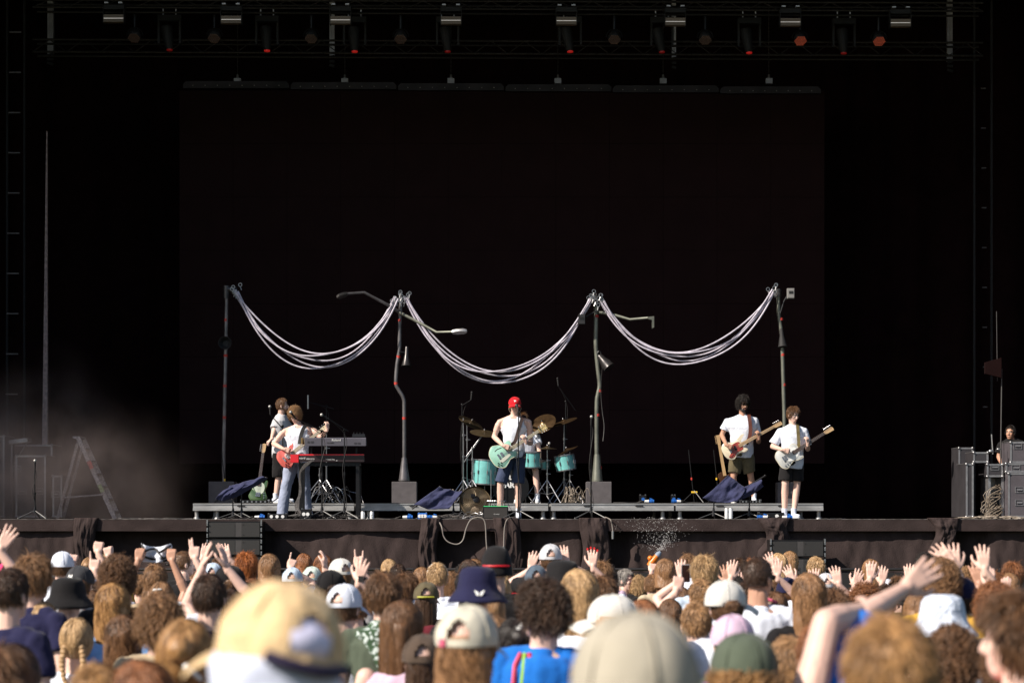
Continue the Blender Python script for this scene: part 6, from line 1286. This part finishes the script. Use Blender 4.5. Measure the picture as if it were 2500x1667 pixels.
P_(512, 1401, 470, 'short', 'dark', None, '', 'navy', 'dark short-haired man with left ear lit, left of the big cream cap', hy=-.15, skin='pale')
P_(520, 1371, 250, 'short', 'blond', 'cap', 'paleblue', 'white', 'person in a pale blue-white cap below the clapping hands', arms=((507, 1324, -1, 'open', 18), (545, 1326, 1, 'open', -22)))
P_(563, 1376, 345, 'short', 'brown', 'backcap', 'black', 'black', 'person in a black cap left of the orange-haired head', hatyaw=-1.0)
P_(602, 1345, 275, 'mess', 'ginger', None, '', 'black', 'person with bright orange hair, left of the big cream cap')
P_(450, 1515, 800, 'bun', 'honey', None, '', 'maroon', 'blurred golden-brown head with white clip, near the camera at left', roll=.1)
P_(240, 1622, 850, 'short', 'honey', None, '', 'tan', 'blurred light brown head cut by the bottom edge at left', seed=2)
P_(348, 1610, 850, 'wavy', 'auburn', None, '', 'brown', 'blurred auburn head at the bottom edge beside the golden-brown one', L=.2)
# raised hands, left
o, r0, hm, _ = P_(-14, 1400, 420, 'mess', 'brown', None, '', 'white', 'person at the far left edge raising an open hand above the pink cap', arms=((34, 1284, 1, 'open', 28),))
P_(236, 1420, 300, 'short', 'dark', None, '', 'black', 'person raising a closed fist high in front of the black skirt', arms=((242, 1302, 1, 'fist', 0),))
P_(262, 1424, 270, 'short', 'mid', None, '', 'white', 'person with a knuckled hand raised right behind the high fist', arms=((260, 1318, -1, 'fist', -8),))
P_(222, 1440, 330, 'long', 'brown', None, '', 'grey', 'person with bracelet holding up one pointing finger beside the curly man', arms=((231, 1343, 1, 'point', -3),))
P_(374, 1425, 300, 'short', 'mid', None, '', 'white', 'person holding up the striped shirt with both hands', arms=((345, 1322, -1, 'grip', 8), (416, 1323, 1, 'grip', -8)), skin='tan')
P_(478, 1430, 330, 'short', 'mid', None, '', 'black', 'person with raised phone hand beside the clapping hands', arms=((472, 1313, 1, 'peace', -8),))
P_(565, 1440, 380, 'short', 'dark', None, '', 'white', 'person clapping hands overhead left of the speaker stack', arms=((512, 1322, -1, 'open', 14, 'in'), (538, 1326, 1, 'open', -16, 'in')))
# middle
P_(658, 1352, 290, 'bob', 'mid', None, '', 'black', 'straight chin-length brown hair directly right of the orange hair')
P_(714, 1382, 262, 'short', 'mid', 'cap', 'paleblue', 'white', 'person in a pale blue cap half hidden by the big cream cap, finger raised', arms=((720, 1348, 1, 'point', 14),))
P_(762, 1380, 255, 'short', 'blond', 'cap', 'mint', 'white', 'person in a mint green cap right of the pale blue cap')
P_(793, 1418, 285, 'short', 'dark', None, '', 'white', 'person holding up one slim bent hand behind the mint cap', arms=((795, 1340, 1, 'relax', 2, 'in'),))
P_(831, 1360, 300, 'short', 'mid', 'cap', 'offwhite', 'grey', 'person in an off-white cap below the raised horns sign', hy=.5)
P_(810, 1388, 345, 'short', 'dark', 'backcap', 'black', 'black', 'person in a broad black cap just right of the big cream cap', hatyaw=-.8)
P_(886, 1432, 300, 'short', 'brown', None, '', 'black', 'person raising a horns hand sign behind the watch-wearing hand', arms=((876, 1338, 1, 'horns', -2),))
o, r0, hm, _ = P_(868, 1440, 370, 'short', 'mid', None, '', 'white', 'person in white with black watch raising a spread hand', arms=((889, 1361, 1, 'open', 12),), skin='pale')
b = MB(); w0 = W(882, 1412, F/370-D0+.12)-r0; b.tube([w0+V((.031*math.cos(a), .031*math.sin(a), 0)) for a in [2*PI*i/14 for i in range(15)]], .009, 6, False); b.box(w0+V((-.018, -.045, -.02)), w0+V((.018, -.028, .02))); q = b.build('watch', black, None, True); q.parent = o
P_(842, 1421, 425, 'short', 'brown', 'cap', 'white', 'white', 'person in a clean white cap with brown hair through its back opening', hy=-.35, headk=1.02)
P_(936, 1391, 450, 'mess', 'brown', None, '', 'green', 'brown-haired person with a green and white patterned bandana at the neck', L=.05, hy=.1)
P_(972, 1377, 240, 'short', 'dark', None, '', 'white', 'small dark head right behind the brown-haired bandana wearer')
P_(992, 1395, 290, 'mess', 'brown', None, '', 'white', 'dark wavy head in a white top left of the fair-haired boy', hy=-.6)
o, r0, hm, _ = P_(1068, 1374, 290, 'short', 'blond', None, '', 'white', 'fair-haired boy with thin white headband, in a white shirt')
b = MB(); b.T = hm; b.tube([(.087*math.cos(a), -.0, .02+.108*math.sin(a)) for a in [PI*i/16 for i in range(17)]], .006, 6); q = b.build('headband', whitep, None, True); q.parent = o
P_(1041, 1417, 312, 'long', 'dark', 'cap', 'olive', 'maroon', 'person in an olive cap with yellow strap and long brown hair', L=.24)
o, r0, hm, cp = P_(1166, 1375, 470, 'short', 'dark', 'bucket', 'navy', 'black', 'person in a navy bucket hat with white wing mark on the brim')
b = MB(); b.T = hm @ Matrix.Translation((.012, -.156, -.006)) @ Matrix.Rotation(R(58), 4, 'X')
for s in (-1, 1): b.prism([(s*.003, -.010), (s*.024, .006), (s*.026, .018), (s*.012, .010), (s*.003, .002)][::s], 0, .002); b.prism([(s*.003, -.016), (s*.016, -.012), (s*.020, .0), (s*.003, -.008)][::s], 0, .002)
q = b.build('emblem', whitep, None); q.parent = cp; q.matrix_parent_inverse = cp.matrix_basis.inverted()
o, r0, hm, cp = P_(1212, 1328, 395, None, '', 'beanie', 'black', 'black', 'tall person in a black hood with a red band, in front of the singer')
b = MB(); b.T = hm; b.tube([(.104*math.cos(a), .116*math.sin(a)-.008, .018) for a in [PI*1.22+PI*.55*i/10 for i in range(11)]], .007, 6); q = b.build('red_band', mat('band_red', (.6, .01, .02), .5), None, True); q.parent = cp; q.matrix_parent_inverse = cp.matrix_basis.inverted()
b = MB(); b.ell((0, 0, 0), (.15, .13, .20)); 
P_(985, 1466, 510, 'long', 'brown', None, '', 'rose', 'long brown-haired woman with bare back turning her face to the right', hy=-.75, kind='tank', L=.34)
o, r0, hm, cp = P_(1142, 1469, 760, 'wavy', 'mid', 'cap', 'beige', 'rose', 'blurred beige cap with pink tag over long fair hair, centre foreground', hy=-.25, kind='tank', L=.22, skin='pale')
b = MB(); b.T = hm; b.box((-.062, -.122, .010), (-.038, -.108, .034), Matrix.Rotation(-.5, 3, 'Z')); q = b.build('pink_tag', mat('tag_pink', (.60, .10, .18), .6), None); q.parent = cp; q.matrix_parent_inverse = cp.matrix_basis.inverted()
P_(1034, 1542, 520, 'long', 'dark', 'cap', 'brown', 'maroon', 'person in a worn brown cap left of the blurred beige cap', L=.2)
o, r0, hm, _ = P_(1255, 1512, 520, 'bun', 'black', None, '', 'black', 'black-haired person with white flower clips, right of the beige cap', hy=.2)
b = MB(); b.T = hm; rq = random.Random(2)
for k in range(9): a = 1.9+k*.33; b.ell((.045+.05*math.cos(a), -.105-.02*rq.random(), .05+.07*math.sin(a)), (.013, .009, .016), Matrix.Rotation(k, 3, 'Y'), 8, 5)
q = b.build('flower_clips', whitep, None, True); q.parent = o
P_(1344, 1325, 290, 'short', 'brown', 'cap', 'silver', 'black', 'person in a light grey cap with both hands up at its sides', arms=((1306, 1344, -1, 'open', 14), (1372, 1330, 1, 'open', -16)))
P_(1309, 1376, 292, 'short', 'dark', 'cap', 'slate', 'black', 'person in a slate blue cap below the light grey cap')
P_(1372, 1361, 400, 'short', 'dark', 'bucket', 'black', 'black', 'person in a black bucket hat below the light grey cap', hy=.3)
o, r0, hm, _ = P_(1452, 1420, 285, 'short', 'brown', None, '', 'black', 'person raising a spread hand with bright red fingernails', arms=((1447, 1338, 1, 'open', -1),))
for p, d in TIPS[-4:]: b = MB(); b.ell(p+d*.004+V((0, -.006, 0)), (.0085, .006, .013), None, 8, 6); q = b.build('fingernail', mat('nail_red', (.70, .02, .02), .3), None, True); q.parent = o
P_(1415, 1388, 470, 'wavy', 'blond', None, '', 'white', 'person with thick wavy strawberry-blond hair below the red-nailed hand', L=.26)
P_(1473, 1402, 350, 'mess', 'brown', None, '', 'charcoal', 'dark-haired person just right of the strawberry-blond hair', seed=3)
o, r0, hm, _ = P_(1322, 1402, 540, 'curly', 'dark', None, '', 'blue', 'curly dark-haired person in a blue track jacket with pink and green stripes', hy=.9, L=.075)
for i, (c_, dx) in enumerate((((.60, .05, .12), -.02), ((.25, .50, .06), .018), ((.60, .05, .12), .056))):
    b = MB(); cz = hm.translation.z; b.tube([(-.085+dx*.5, -.085, cz-.185), (-.10+dx, -.118, cz-.235), (-.11+dx, -.142, cz-.34), (-.10+dx, -.140, cz-.52), (-.10+dx, -.148, cz-.70)], .011, 6); q = b.build('stripe', mat('stripe%d' % i, c_, .6), None, True); q.parent = o
o, r0, hm, _ = P_(1527, 1389, 215, 'short', 'grey', None, '', 'black', 'grey-haired steward with black headset facing right by the barrier', hy=-1.3, yaw=-.8)
b = MB(); b.T = hm; b.tube([(.088*math.cos(a), -.02, .01+.112*math.sin(a)) for a in [PI*i/12 for i in range(13)]], .006, 6); b.ell((-.086, 0, -.01), (.018, .028, .032)); q = b.build('headset', black, None, True); q.parent = o
P_(1559, 1401, 215, 'curly', 'blond', None, '', 'white', 'small curly blond head between the steward and the brown bob', L=.05)
P_(1592, 1402, 225, 'short', 'mid', None, '', 'white', 'person in white aiming an orange water gun upward', arms=((1598, 1360, 1, 'grip', 12),))
P_(1624, 1364, 285, 'bob', 'mid', None, '', 'sand', 'person with a straight light brown bob and tan jacket', L=.12)
P_(1720, 1352, 330, 'mess', 'blond', None, '', 'paleblue', 'person with tousled fair hair right of the raised phone', L=.055)
P_(1687, 1409, 300, 'short', 'brown', 'cap', 'white', 'white', 'person in a white cap directly below the raised phone')
P_(1660, 1432, 320, 'bob', 'brown', None, '', 'blue', 'brown-haired person with blue and yellow-green scarf below the white cap')
P_(1712, 1414, 345, 'short', 'light', None, '', 'white', 'light brown-haired person in a white shirt left of the pale grey cap', hy=.15)
P_(1774, 1411, 480, 'short', 'brown', 'backcap', 'offwhite', 'white', 'person in a big pale grey cap with a small brown tag', hatyaw=-.9)
P_(1492, 1446, 520, 'long', 'light', 'backcap', 'offwhite', 'black', 'person in a white cap whose brim points left', hatyaw=1.35)
P_(1790, 1494, 560, 'short', 'brown', 'backcap', 'rose', 'purple', 'person in a pale pink cap and purple top behind the green cap', hatyaw=-.4)
P_(1796, 1405, 260, 'short', 'black', None, '', 'black', 'small black-haired head left of the faded-haircut man')
P_(1700, 1470, 430, 'short', 'light', None, '', 'white', 'light-haired person in a white top left of the pink cap', seed=2)
# right third
o, r0, hm, _ = P_(1853, 1362, 405, 'fade', 'dark', None, '', 'white', 'man with dark faded hair, beard and sunglasses in a white t-shirt', hy=-.75, skin='tan')
b = MB(); b.T = hm
for s in (-1, 1): b.cap((s*.081, .0, .006), (s*.054, .096, .012), .004); b.ell((s*.03, .098, .004), (.025, .006, .018))
q = b.build('sunglasses', black, None, True); q.parent = o
P_(1922, 1406, 285, 'short', 'brown', 'cap', 'navy', 'white', 'person in a small navy cap between the bearded man and the long brown hair')
P_(1975, 1398, 430, 'wavy', 'mid', None, '', 'black', 'person with long wavy brown hair behind the raised bare arm', L=.3)
P_(2016, 1396, 262, 'short', 'grey', 'cap', 'silver', 'white', 'person in a silver-grey cap right of the long wavy brown hair')
P_(1892, 1446, 395, 'bun', 'brown', None, '', 'black', 'brown-haired woman with hair clipped up and left ear showing', hy=-.3)
P_(2035, 1434, 410, 'mess', 'brown', None, '', 'sand', 'brown-haired head directly above the bent bare arm')
P_(2112, 1424, 300, 'afro', 'auburn', None, '', 'black', 'dark tightly curled head behind the pointing arm')
P_(2168, 1411, 235, 'short', 'dark', 'cap', 'white', 'white', 'person in a small white cap far back on the right')
P_(2195, 1404, 285, 'mess', 'brown', None, '', 'olive', 'brown wavy head right of the small white cap', seed=1)
P_(2226, 1430, 320, 'short', 'black', 'cap', 'black', 'grey', 'person in a black cap with goggles above the yellow collar')
P_(2297, 1354, 440, 'curly', 'mid', None, '', 'yellow', 'curly brown-haired man in yellow below two raised hands', L=.055)
P_(2345, 1404, 435, 'short', 'dark', 'cap', 'navy', 'navy', 'person in a navy cap right of the curly man in yellow', hatyaw=-.6)
P_(2300, 1442, 545, 'short', 'brown', 'bucket', fab('whiteblue', (.60, .66, .80), .3, 30, .9, 1.2), 'white', 'person in a crumpled white and pale blue bucket hat')
P_(2430, 1413, 450, 'curly', 'auburn', None, '', 'brown', 'person with frizzy auburn hair near the right edge', L=.07)
P_(2325, 1517, 620, 'curly', 'brown', None, '', 'silver', 'person with dark curly brown hair right of the blurred ginger head', L=.05)
P_(2484, 1440, 820, 'mess', 'brown', None, '', 'red', 'blurred brown-haired head turning left at the right edge', hy=1.3, L=.08)
o, r0, hm, _ = P_(2172, 1503, 1330, 'short', 'honey', None, '', 'black', 'large blurred light ginger head at the bottom right', hy=-.1)
o, r0, hm, _ = P_(2132, 1560, 770, 'short', 'brown', None, '', 'blue', 'person in a blue jersey pointing right with a sleeved arm across the crowd', arms=((2258, 1398, -1, 'open', 66, None, .45, (2108, 1502, .22), (2204, 1440, .42)),), sleeve=.97, hy=.2)
# foreground caps
o, r0, hm, cp = P_(668, 1402, 1390, 'short', 'honey', 'cap', fab('straw', (.66, .47, .26), .28, 22, .9, .6), 'white', 'large blurred cream cap and white shirt closest to the camera', hy=.55, pitch=-.05, roll=.20, headk=1.12)
b = MB(); rg = []
for j in range(9): z = .03-.052*j; rg.append((hm.translation+V((-.004+.010*j, -.012-.004*j, z-.012)), X3, Y3, .092+.011*j+.012*math.sin(j*.4), .108+.006*j))
loft(b, rg, 30); mq = remesh(b, .010, 2, .022, 6, 4); mq.materials.append(fab('neck_white', (.56, .60, .74))); q = bpy.data.objects.new('neck_cloth', mq); C.objects.link(q); q.parent = o
b = MB(); b.T = hm; b.ell((0, -.056, .050), (.070, .064, .044), None, 16, 10); q = b.build('lilac_cloth', fc('lilac'), None, True); q.parent = cp; q.matrix_parent_inverse = cp.matrix_basis.inverted()
b = MB(); b.T = hm; b.tube([(.106*math.cos(a), .128*math.sin(a)-.008, .020-.008*math.sin((i/12)*PI)) for i, a in enumerate([PI*1.28+PI*.44*i/12 for i in range(13)])], .011, 6); q = b.build('strap', mat('strap_navy', (.02, .012, .04), .6), None, True); q.parent = cp; q.matrix_parent_inverse = cp.matrix_basis.inverted()
P_(1548, 1478, 1360, 'short', 'dark', 'backcap', 'khaki', 'brown', 'huge blurred khaki cap at the bottom centre of the picture', hatyaw=.2, headk=1.20)
P_(1814, 1537, 780, 'curly', 'honey', 'backcap', 'green', 'black', 'blurred dark green cap over fair curls, bare right arm bent over the crowd', hatyaw=.3, L=.06, kind='tank', arms=((2160, 1494, 1, 'relax', 80, None, .6, (2018, 1520, .1), (2104, 1492, .32)),))
def scarf(o, r_, hm, name, mt):
    b = MB(); c = hm.translation; b.ell(c+V((0, -.03, -.155)), (.085, .075, .05)); b.ell(c+V((0, -.06, -.20)), (.15, .09, .05)); b.grid(lambda u, v: c+V(((u-.5)*.26*(1-v*.8), -.125-.03*math.sin(u*PI)-.02*v, -.17-.20*v)), 8, 8, (0, .03, 0))
    me = remesh(b, .009, 2, .012, 9, 2); me.materials.append(mt); q = bpy.data.objects.new(name, me); C.objects.link(q); q.parent = o
def patterned(nm, c1, c2, sc_):
    m = mat(nm, c1, .9, bump=.3); t = m.node_tree; cr = [n for n in t.nodes if n.type == 'VALTORGB'][0]; cr.color_ramp.interpolation = 'CONSTANT'; cr.color_ramp.elements[0].color = (*c1, 1); cr.color_ramp.elements[1].color = (*c2, 1); cr.color_ramp.elements[1].position = .52
    [n for n in t.nodes if n.type == 'TEX_NOISE'][0].inputs['Scale'].default_value = sc_; return m
for o_ in list(C.objects):
    l_ = o_.get('label', '')
    if 'patterned bandana' in l_ or 'yellow-green scarf' in l_:
        hx_ = [c for c in o_.children if c.name.startswith('hair')][0].matrix_basis
        scarf(o_, None, hx_, 'bandana' if 'bandana' in l_ else 'scarf', patterned('paisley', (.05, .09, .05), (.55, .62, .60), 42) if 'bandana' in l_ else patterned('scarf_mix', (.50, .48, .08), (.03, .07, .22), 14))
def acc(key, name, fn, mt, onhat=False):
    for o_ in list(C.objects):
        if key in o_.get('label', ''):
            kids = [c for c in o_.children if c.name.split('.')[0] in (('cap',) if onhat else ('hair',))]; M_ = kids[0].matrix_basis.copy(); b = MB(); b.T = M_; fn(b); q = b.build(name, mt, None, True); q.parent = o_
acc('tied with a white ribbon', 'ribbon', lambda b: (b.ell((-.015, -.118, .02), (.022, .010, .012)), b.ell((.02, -.118, .02), (.022, .010, .012)), b.tube([(-.005, -.12, .015), (-.02, -.125, -.08), (-.012, -.125, -.17)], .004, 5), b.tube([(.01, -.12, .015), (.03, -.122, -.07), (.045, -.12, -.15)], .004, 5)), whitep)
acc('with a pale clip', 'hair_clip', lambda b: b.cap((-.03, -.135, .08), (.02, -.14, .085), .009, .007), whitep)
acc('with white clip', 'hair_clip', lambda b: b.cap((.03, -.15, .0), (.075, -.13, -.035), .010, .006), whitep)
acc('hair clipped up', 'hair_clip', lambda b: b.cap((-.02, -.14, .09), (.03, -.14, .075), .010, .008), MATS['tag_pink'])
acc('olive cap', 'strap', lambda b: b.tube([(.099*math.cos(a), .117*math.sin(a)-.008, .024) for a in [PI*1.30+PI*.40*i/10 for i in range(11)]], .007, 6), mat('strap_lime', (.50, .50, .05), .5), True)
acc('small brown tag', 'tag', lambda b: b.box((-.012, .108, .030), (.012, .122, .062)), mat('tag_tan', (.30, .18, .08), .6), True)
acc('with goggles', 'goggles', lambda b: (b.tube([(.102*math.cos(a), .120*math.sin(a)-.008, .045) for a in [2*PI*i/24 for i in range(25)]], .009, 6, False), b.ell((-.035, -.128, .045), (.028, .015, .02)), b.ell((.035, -.128, .045), (.028, .015, .02))), blackm, True)
def bracelet(key, px_, py_, s_, mt, r=.031):
    for o_ in list(C.objects):
        if key in o_.get('label', ''):
            w0 = W(px_, py_, F/s_-D0+.12)-o_.location; b = MB(); b.tube([w0+V((r*math.cos(a), r*math.sin(a), .004*math.sin(a*2))) for a in [2*PI*i/14 for i in range(15)]], .006, 6, False); q = b.build('bracelet', mt, None, True); q.parent = o_
bracelet('person with bracelet', 229, 1402, 330, blackm); bracelet('both hands', 413, 1378, 300, blackm); bracelet('light grey cap with both hands', 1372, 1384, 290, steel)
# hands in front of the right speaker stack
hands = [(1660, 1364, 300, -4, 'open', 'person raising a small pale hand left of the raised phone'), (1770, 1377, 290, -8, 'open', 'person raising the left hand of a pair, right of the tousled fair hair'), (1789, 1365, 290, 6, 'open', 'person raising the right hand of a pair beside the faded-haircut man'), (1806, 1395, 260, -4, 'open', 'person whose fingertips show left of the faded-haircut man'),
 (1872, 1349, 280, -24, 'open', 'person raising a tilted hand before the right speaker stack\'s left edge'), (1898, 1361, 290, 0, 'open', 'person raising a straight open hand above the bearded man\'s face'), (1917, 1380, 270, -26, 'open', 'person with a hand tilted left in front of the speaker stack'), (1953, 1391, 250, 4, 'point', 'person with only a fingertip showing before the speaker stack'), (1989, 1386, 260, 0, 'open', 'person raising fingers above the long wavy brown hair'),
 (2036, 1380, 300, -14, 'open', 'person raising a hand tilted left just right of the speaker stack'), (2078, 1412, 250, -46, 'open', 'person with a flat low hand pointing left, right of the silver cap'), (2102, 1389, 280, 22, 'open', 'person raising a hand leaning right behind the curled head'), (2128, 1368, 290, 6, 'open', 'person raising the tallest hand above the tightly curled head'), (2158, 1380, 280, 8, 'open', 'person with a relaxed raised hand above the small white cap'), (2219, 1375, 280, 2, 'open', 'person raising a square open palm above the pointing arm'),
 (2280, 1330, 420, -46, 'open', 'person whose hand flops left over the curly man\'s head'), (2322, 1326, 410, -10, 'open', 'person with long pale forearm crossing beside the curly man'), (2398, 1328, 400, -4, 'open', 'person raising a tall open hand above the navy cap'), (2378, 1369, 380, -12, 'open', 'person in the shade raising a tan hand left of the tall open hand'), (2415, 1371, 390, 2, 'relax', 'person raising a slim relaxed hand near the right edge'), (2462, 1400, 330, 16, 'relax', 'person holding up a curled hand above the auburn hair')]
rnd = random.Random(21)
for k, (hx, hy_, s, an, kd, lb) in enumerate(hands):
    sd = 1 if k % 2 else -1; hcx = hx-sd*.10*s+rnd.uniform(-6, 6); htop = max(hy_+.20*s, 1405+(s-240)*.22)
    P_(hcx, htop, s, rnd.choice(['short', 'mess', 'bob', 'long']), rnd.choice(['dark', 'brown', 'mid', 'black']), None, '', rnd.choice(['white', 'black', 'grey', 'navy', 'red', 'paleblue']), lb, arms=((hx, hy_, sd, kd, an),), skin='tan' if k in (18, 1) else 'pale', L=.2 if False else None)
# red nails
# fillers between and behind: low heads and shoulders that close the gaps
fl = random.Random(5); colr = {'black': 'black', 'dark': 'dark brown', 'brown': 'brown', 'mid': 'light brown', 'light': 'fair', 'blond': 'blond', 'auburn': 'auburn'}
sty = {'short': 'short', 'mess': 'tousled', 'curly': 'curly', 'bob': 'chin-length', 'long': 'long straight', 'wavy': 'long wavy', 'bun': 'tied-up'}
shirts_ = ['white', 'black', 'grey', 'navy', 'lightblue', 'red', 'olive', 'offwhite', 'charcoal', 'rose', 'yellow', 'green']
labs = set(); n = 0; named = list(PEOPLE); tries = 0
while n < 64 and tries < 4000:
    tries += 1
    s = fl.choice([225, 240, 255, 275, 300, 330, 360, 400, 440, 490, 540, 600, 680, 780]); cx = fl.uniform(-20, 2520); H = fl.uniform(1.50, 1.64); top = 1262+(HC-H)*s
    Y = F/s-D0; X = (cx-1250)/s
    if any(abs((q[0]-1250)/q[2]-X) < .36 and abs(F/q[2]-D0-Y) < .38 for q in PEOPLE): continue
    # keep the heads named above in view
    if any(q[2] < s and abs(q[0]-cx) < .10*(q[2]+s) and top < q[1]+.20*q[2] for q in named): continue
    near = min(named, key=lambda q: math.hypot(q[0]-cx, (q[1]-top)*1.0)); hs_, hcx_, sh = fl.choice(list(sty)), fl.choice(list(colr)+['light', 'blond', 'mid']), fl.choice(shirts_+['white', 'offwhite'])
    if (hs_, hcx_, sh) in labs: continue
    labs.add((hs_, hcx_, sh)); cn = {'lightblue': 'light blue', 'offwhite': 'off-white', 'rose': 'pink'}.get(sh, sh)
    P_(cx, top, s, hs_, hcx_, None, '', sh, 'person with %s %s hair in a %s top%s' % (sty[hs_], colr[hcx_], cn, ', at the left' if cx < 800 else ', at the right' if cx > 1700 else ', in the middle'), skin=fl.choice(['pale', 'pale', 'tan', 'pale', 'brown']), hy=fl.uniform(-.4, .4), seed=fl.choice([1, 2, 3])); n += 1
print('crowd', len(PEOPLE))

# things held up by the crowd
Yp = F/300-D0+.2
def jersey(u, v):
    a = W(346, 1326, Yp); c = W(418, 1372, Yp); x = a.x+(c.x-a.x)*u; z = a.z+(c.z-a.z)*v-.03*math.sin(u*PI)*(1-v); return (x+.01*math.sin(v*9), Yp-.02-.03*math.sin(u*9+v*3)-.02*noise.noise(V((u*4, v*4, 0))), z)
t = empty('striped_shirt', W(382, 1350, Yp), 'white shirt with black trim stretched up between two hands', 'shirt'); b = MB(); b.grid(jersey, 24, 16, (0, .006, 0)); b.build('cloth', fc('white'), t, True, 0)
for pts in (((.10, .55), (.18, .30), (.40, .12), (.62, .40), (.70, .75), (.30, .80), (.12, .66)), ((.62, .40), (.78, .20), (.98, .10)), ((.70, .75), (.85, .70), (.98, .62)), ((.02, .05), (.10, .3), (.10, .55)), ((.72, .92), (.86, .86), (.99, .80))):
    b = MB(); b.tube(spline([V(jersey(u, v))+V((0, -.006, 0)) for u, v in pts], 4), .010, 5); b.build('black_trim', black, t, True)
b = MB(); b.tube([V(jersey(.0, .35))+V((-.02, -.01, 0)), V(jersey(.0, .95))+V((-.03, -.01, 0))], .012, 6); b.build('yellow_trim', yel, t, True)
def phone(label, px_, py_, s, w_, h_, tilt=0):
    Y = F/s-D0+.25; c = W(px_, py_, Y); t = empty('phone', c, label, 'phone'); M = facing(c, tilt); b = MB(); b.prism([(-w_, -h_+.006), (-w_+.006, -h_), (w_-.006, -h_), (w_, -h_+.006), (w_, h_-.006), (w_-.006, h_), (-w_+.006, h_), (-w_, h_-.006)], -.004, .004, M, .001); b.build('case', mat('phone_case', (.5, .52, .55), .3, .5), t); b = MB(); b.prism([(-w_+.004, -h_+.005), (w_-.004, -h_+.005), (w_-.004, h_-.005), (-w_+.004, h_-.005)], .0042, .005, M); b.build('screen', mat('phone_screen', (.02, .008, .008), .15), t)
phone('upright phone held up filming, left of the tousled fair hair', 1674, 1399, 330, .034, .068, 0); phone('dark phone held below the finger-snapping hand on the left', 480, 1374, 330, .026, .030)
P_(1636, 1462, 350, 'long', 'brown', None, '', 'white', 'person with thin bare arm holding the upright phone', arms=((1662, 1388, -1, 'grip', 12, None, .2),), kind='tank')
t = empty('water_gun', gp, 'orange toy water gun with blue-grey nozzle aimed up over the barrier', 'water gun'); a = W(1590, 1374, F/225-D0+.14); c = W(1603, 1358, F/225-D0+.14); d = (c-a).normalized()
b = MB(); b.tube([a-d*.04, a, a+d*.06, a+d*.10], [.030, .036, .034, .03], 12); b.cyl(a, a+V((.03, 0, -.09)), .016); b.ell(a+d*.03+V((-.03, 0, .03)), (.03, .03, .03)); b.build('body', mat('toy_orange', (.75, .20, .02), .35), t, True); b = MB(); b.tube([a+d*.10, a+d*.13, a+d*.16], [.034, .030, .016], 12); b.build('nozzle', mat('toy_grey', (.25, .30, .38), .4), t, True)

bpy.data.scenes.remove(tmp)
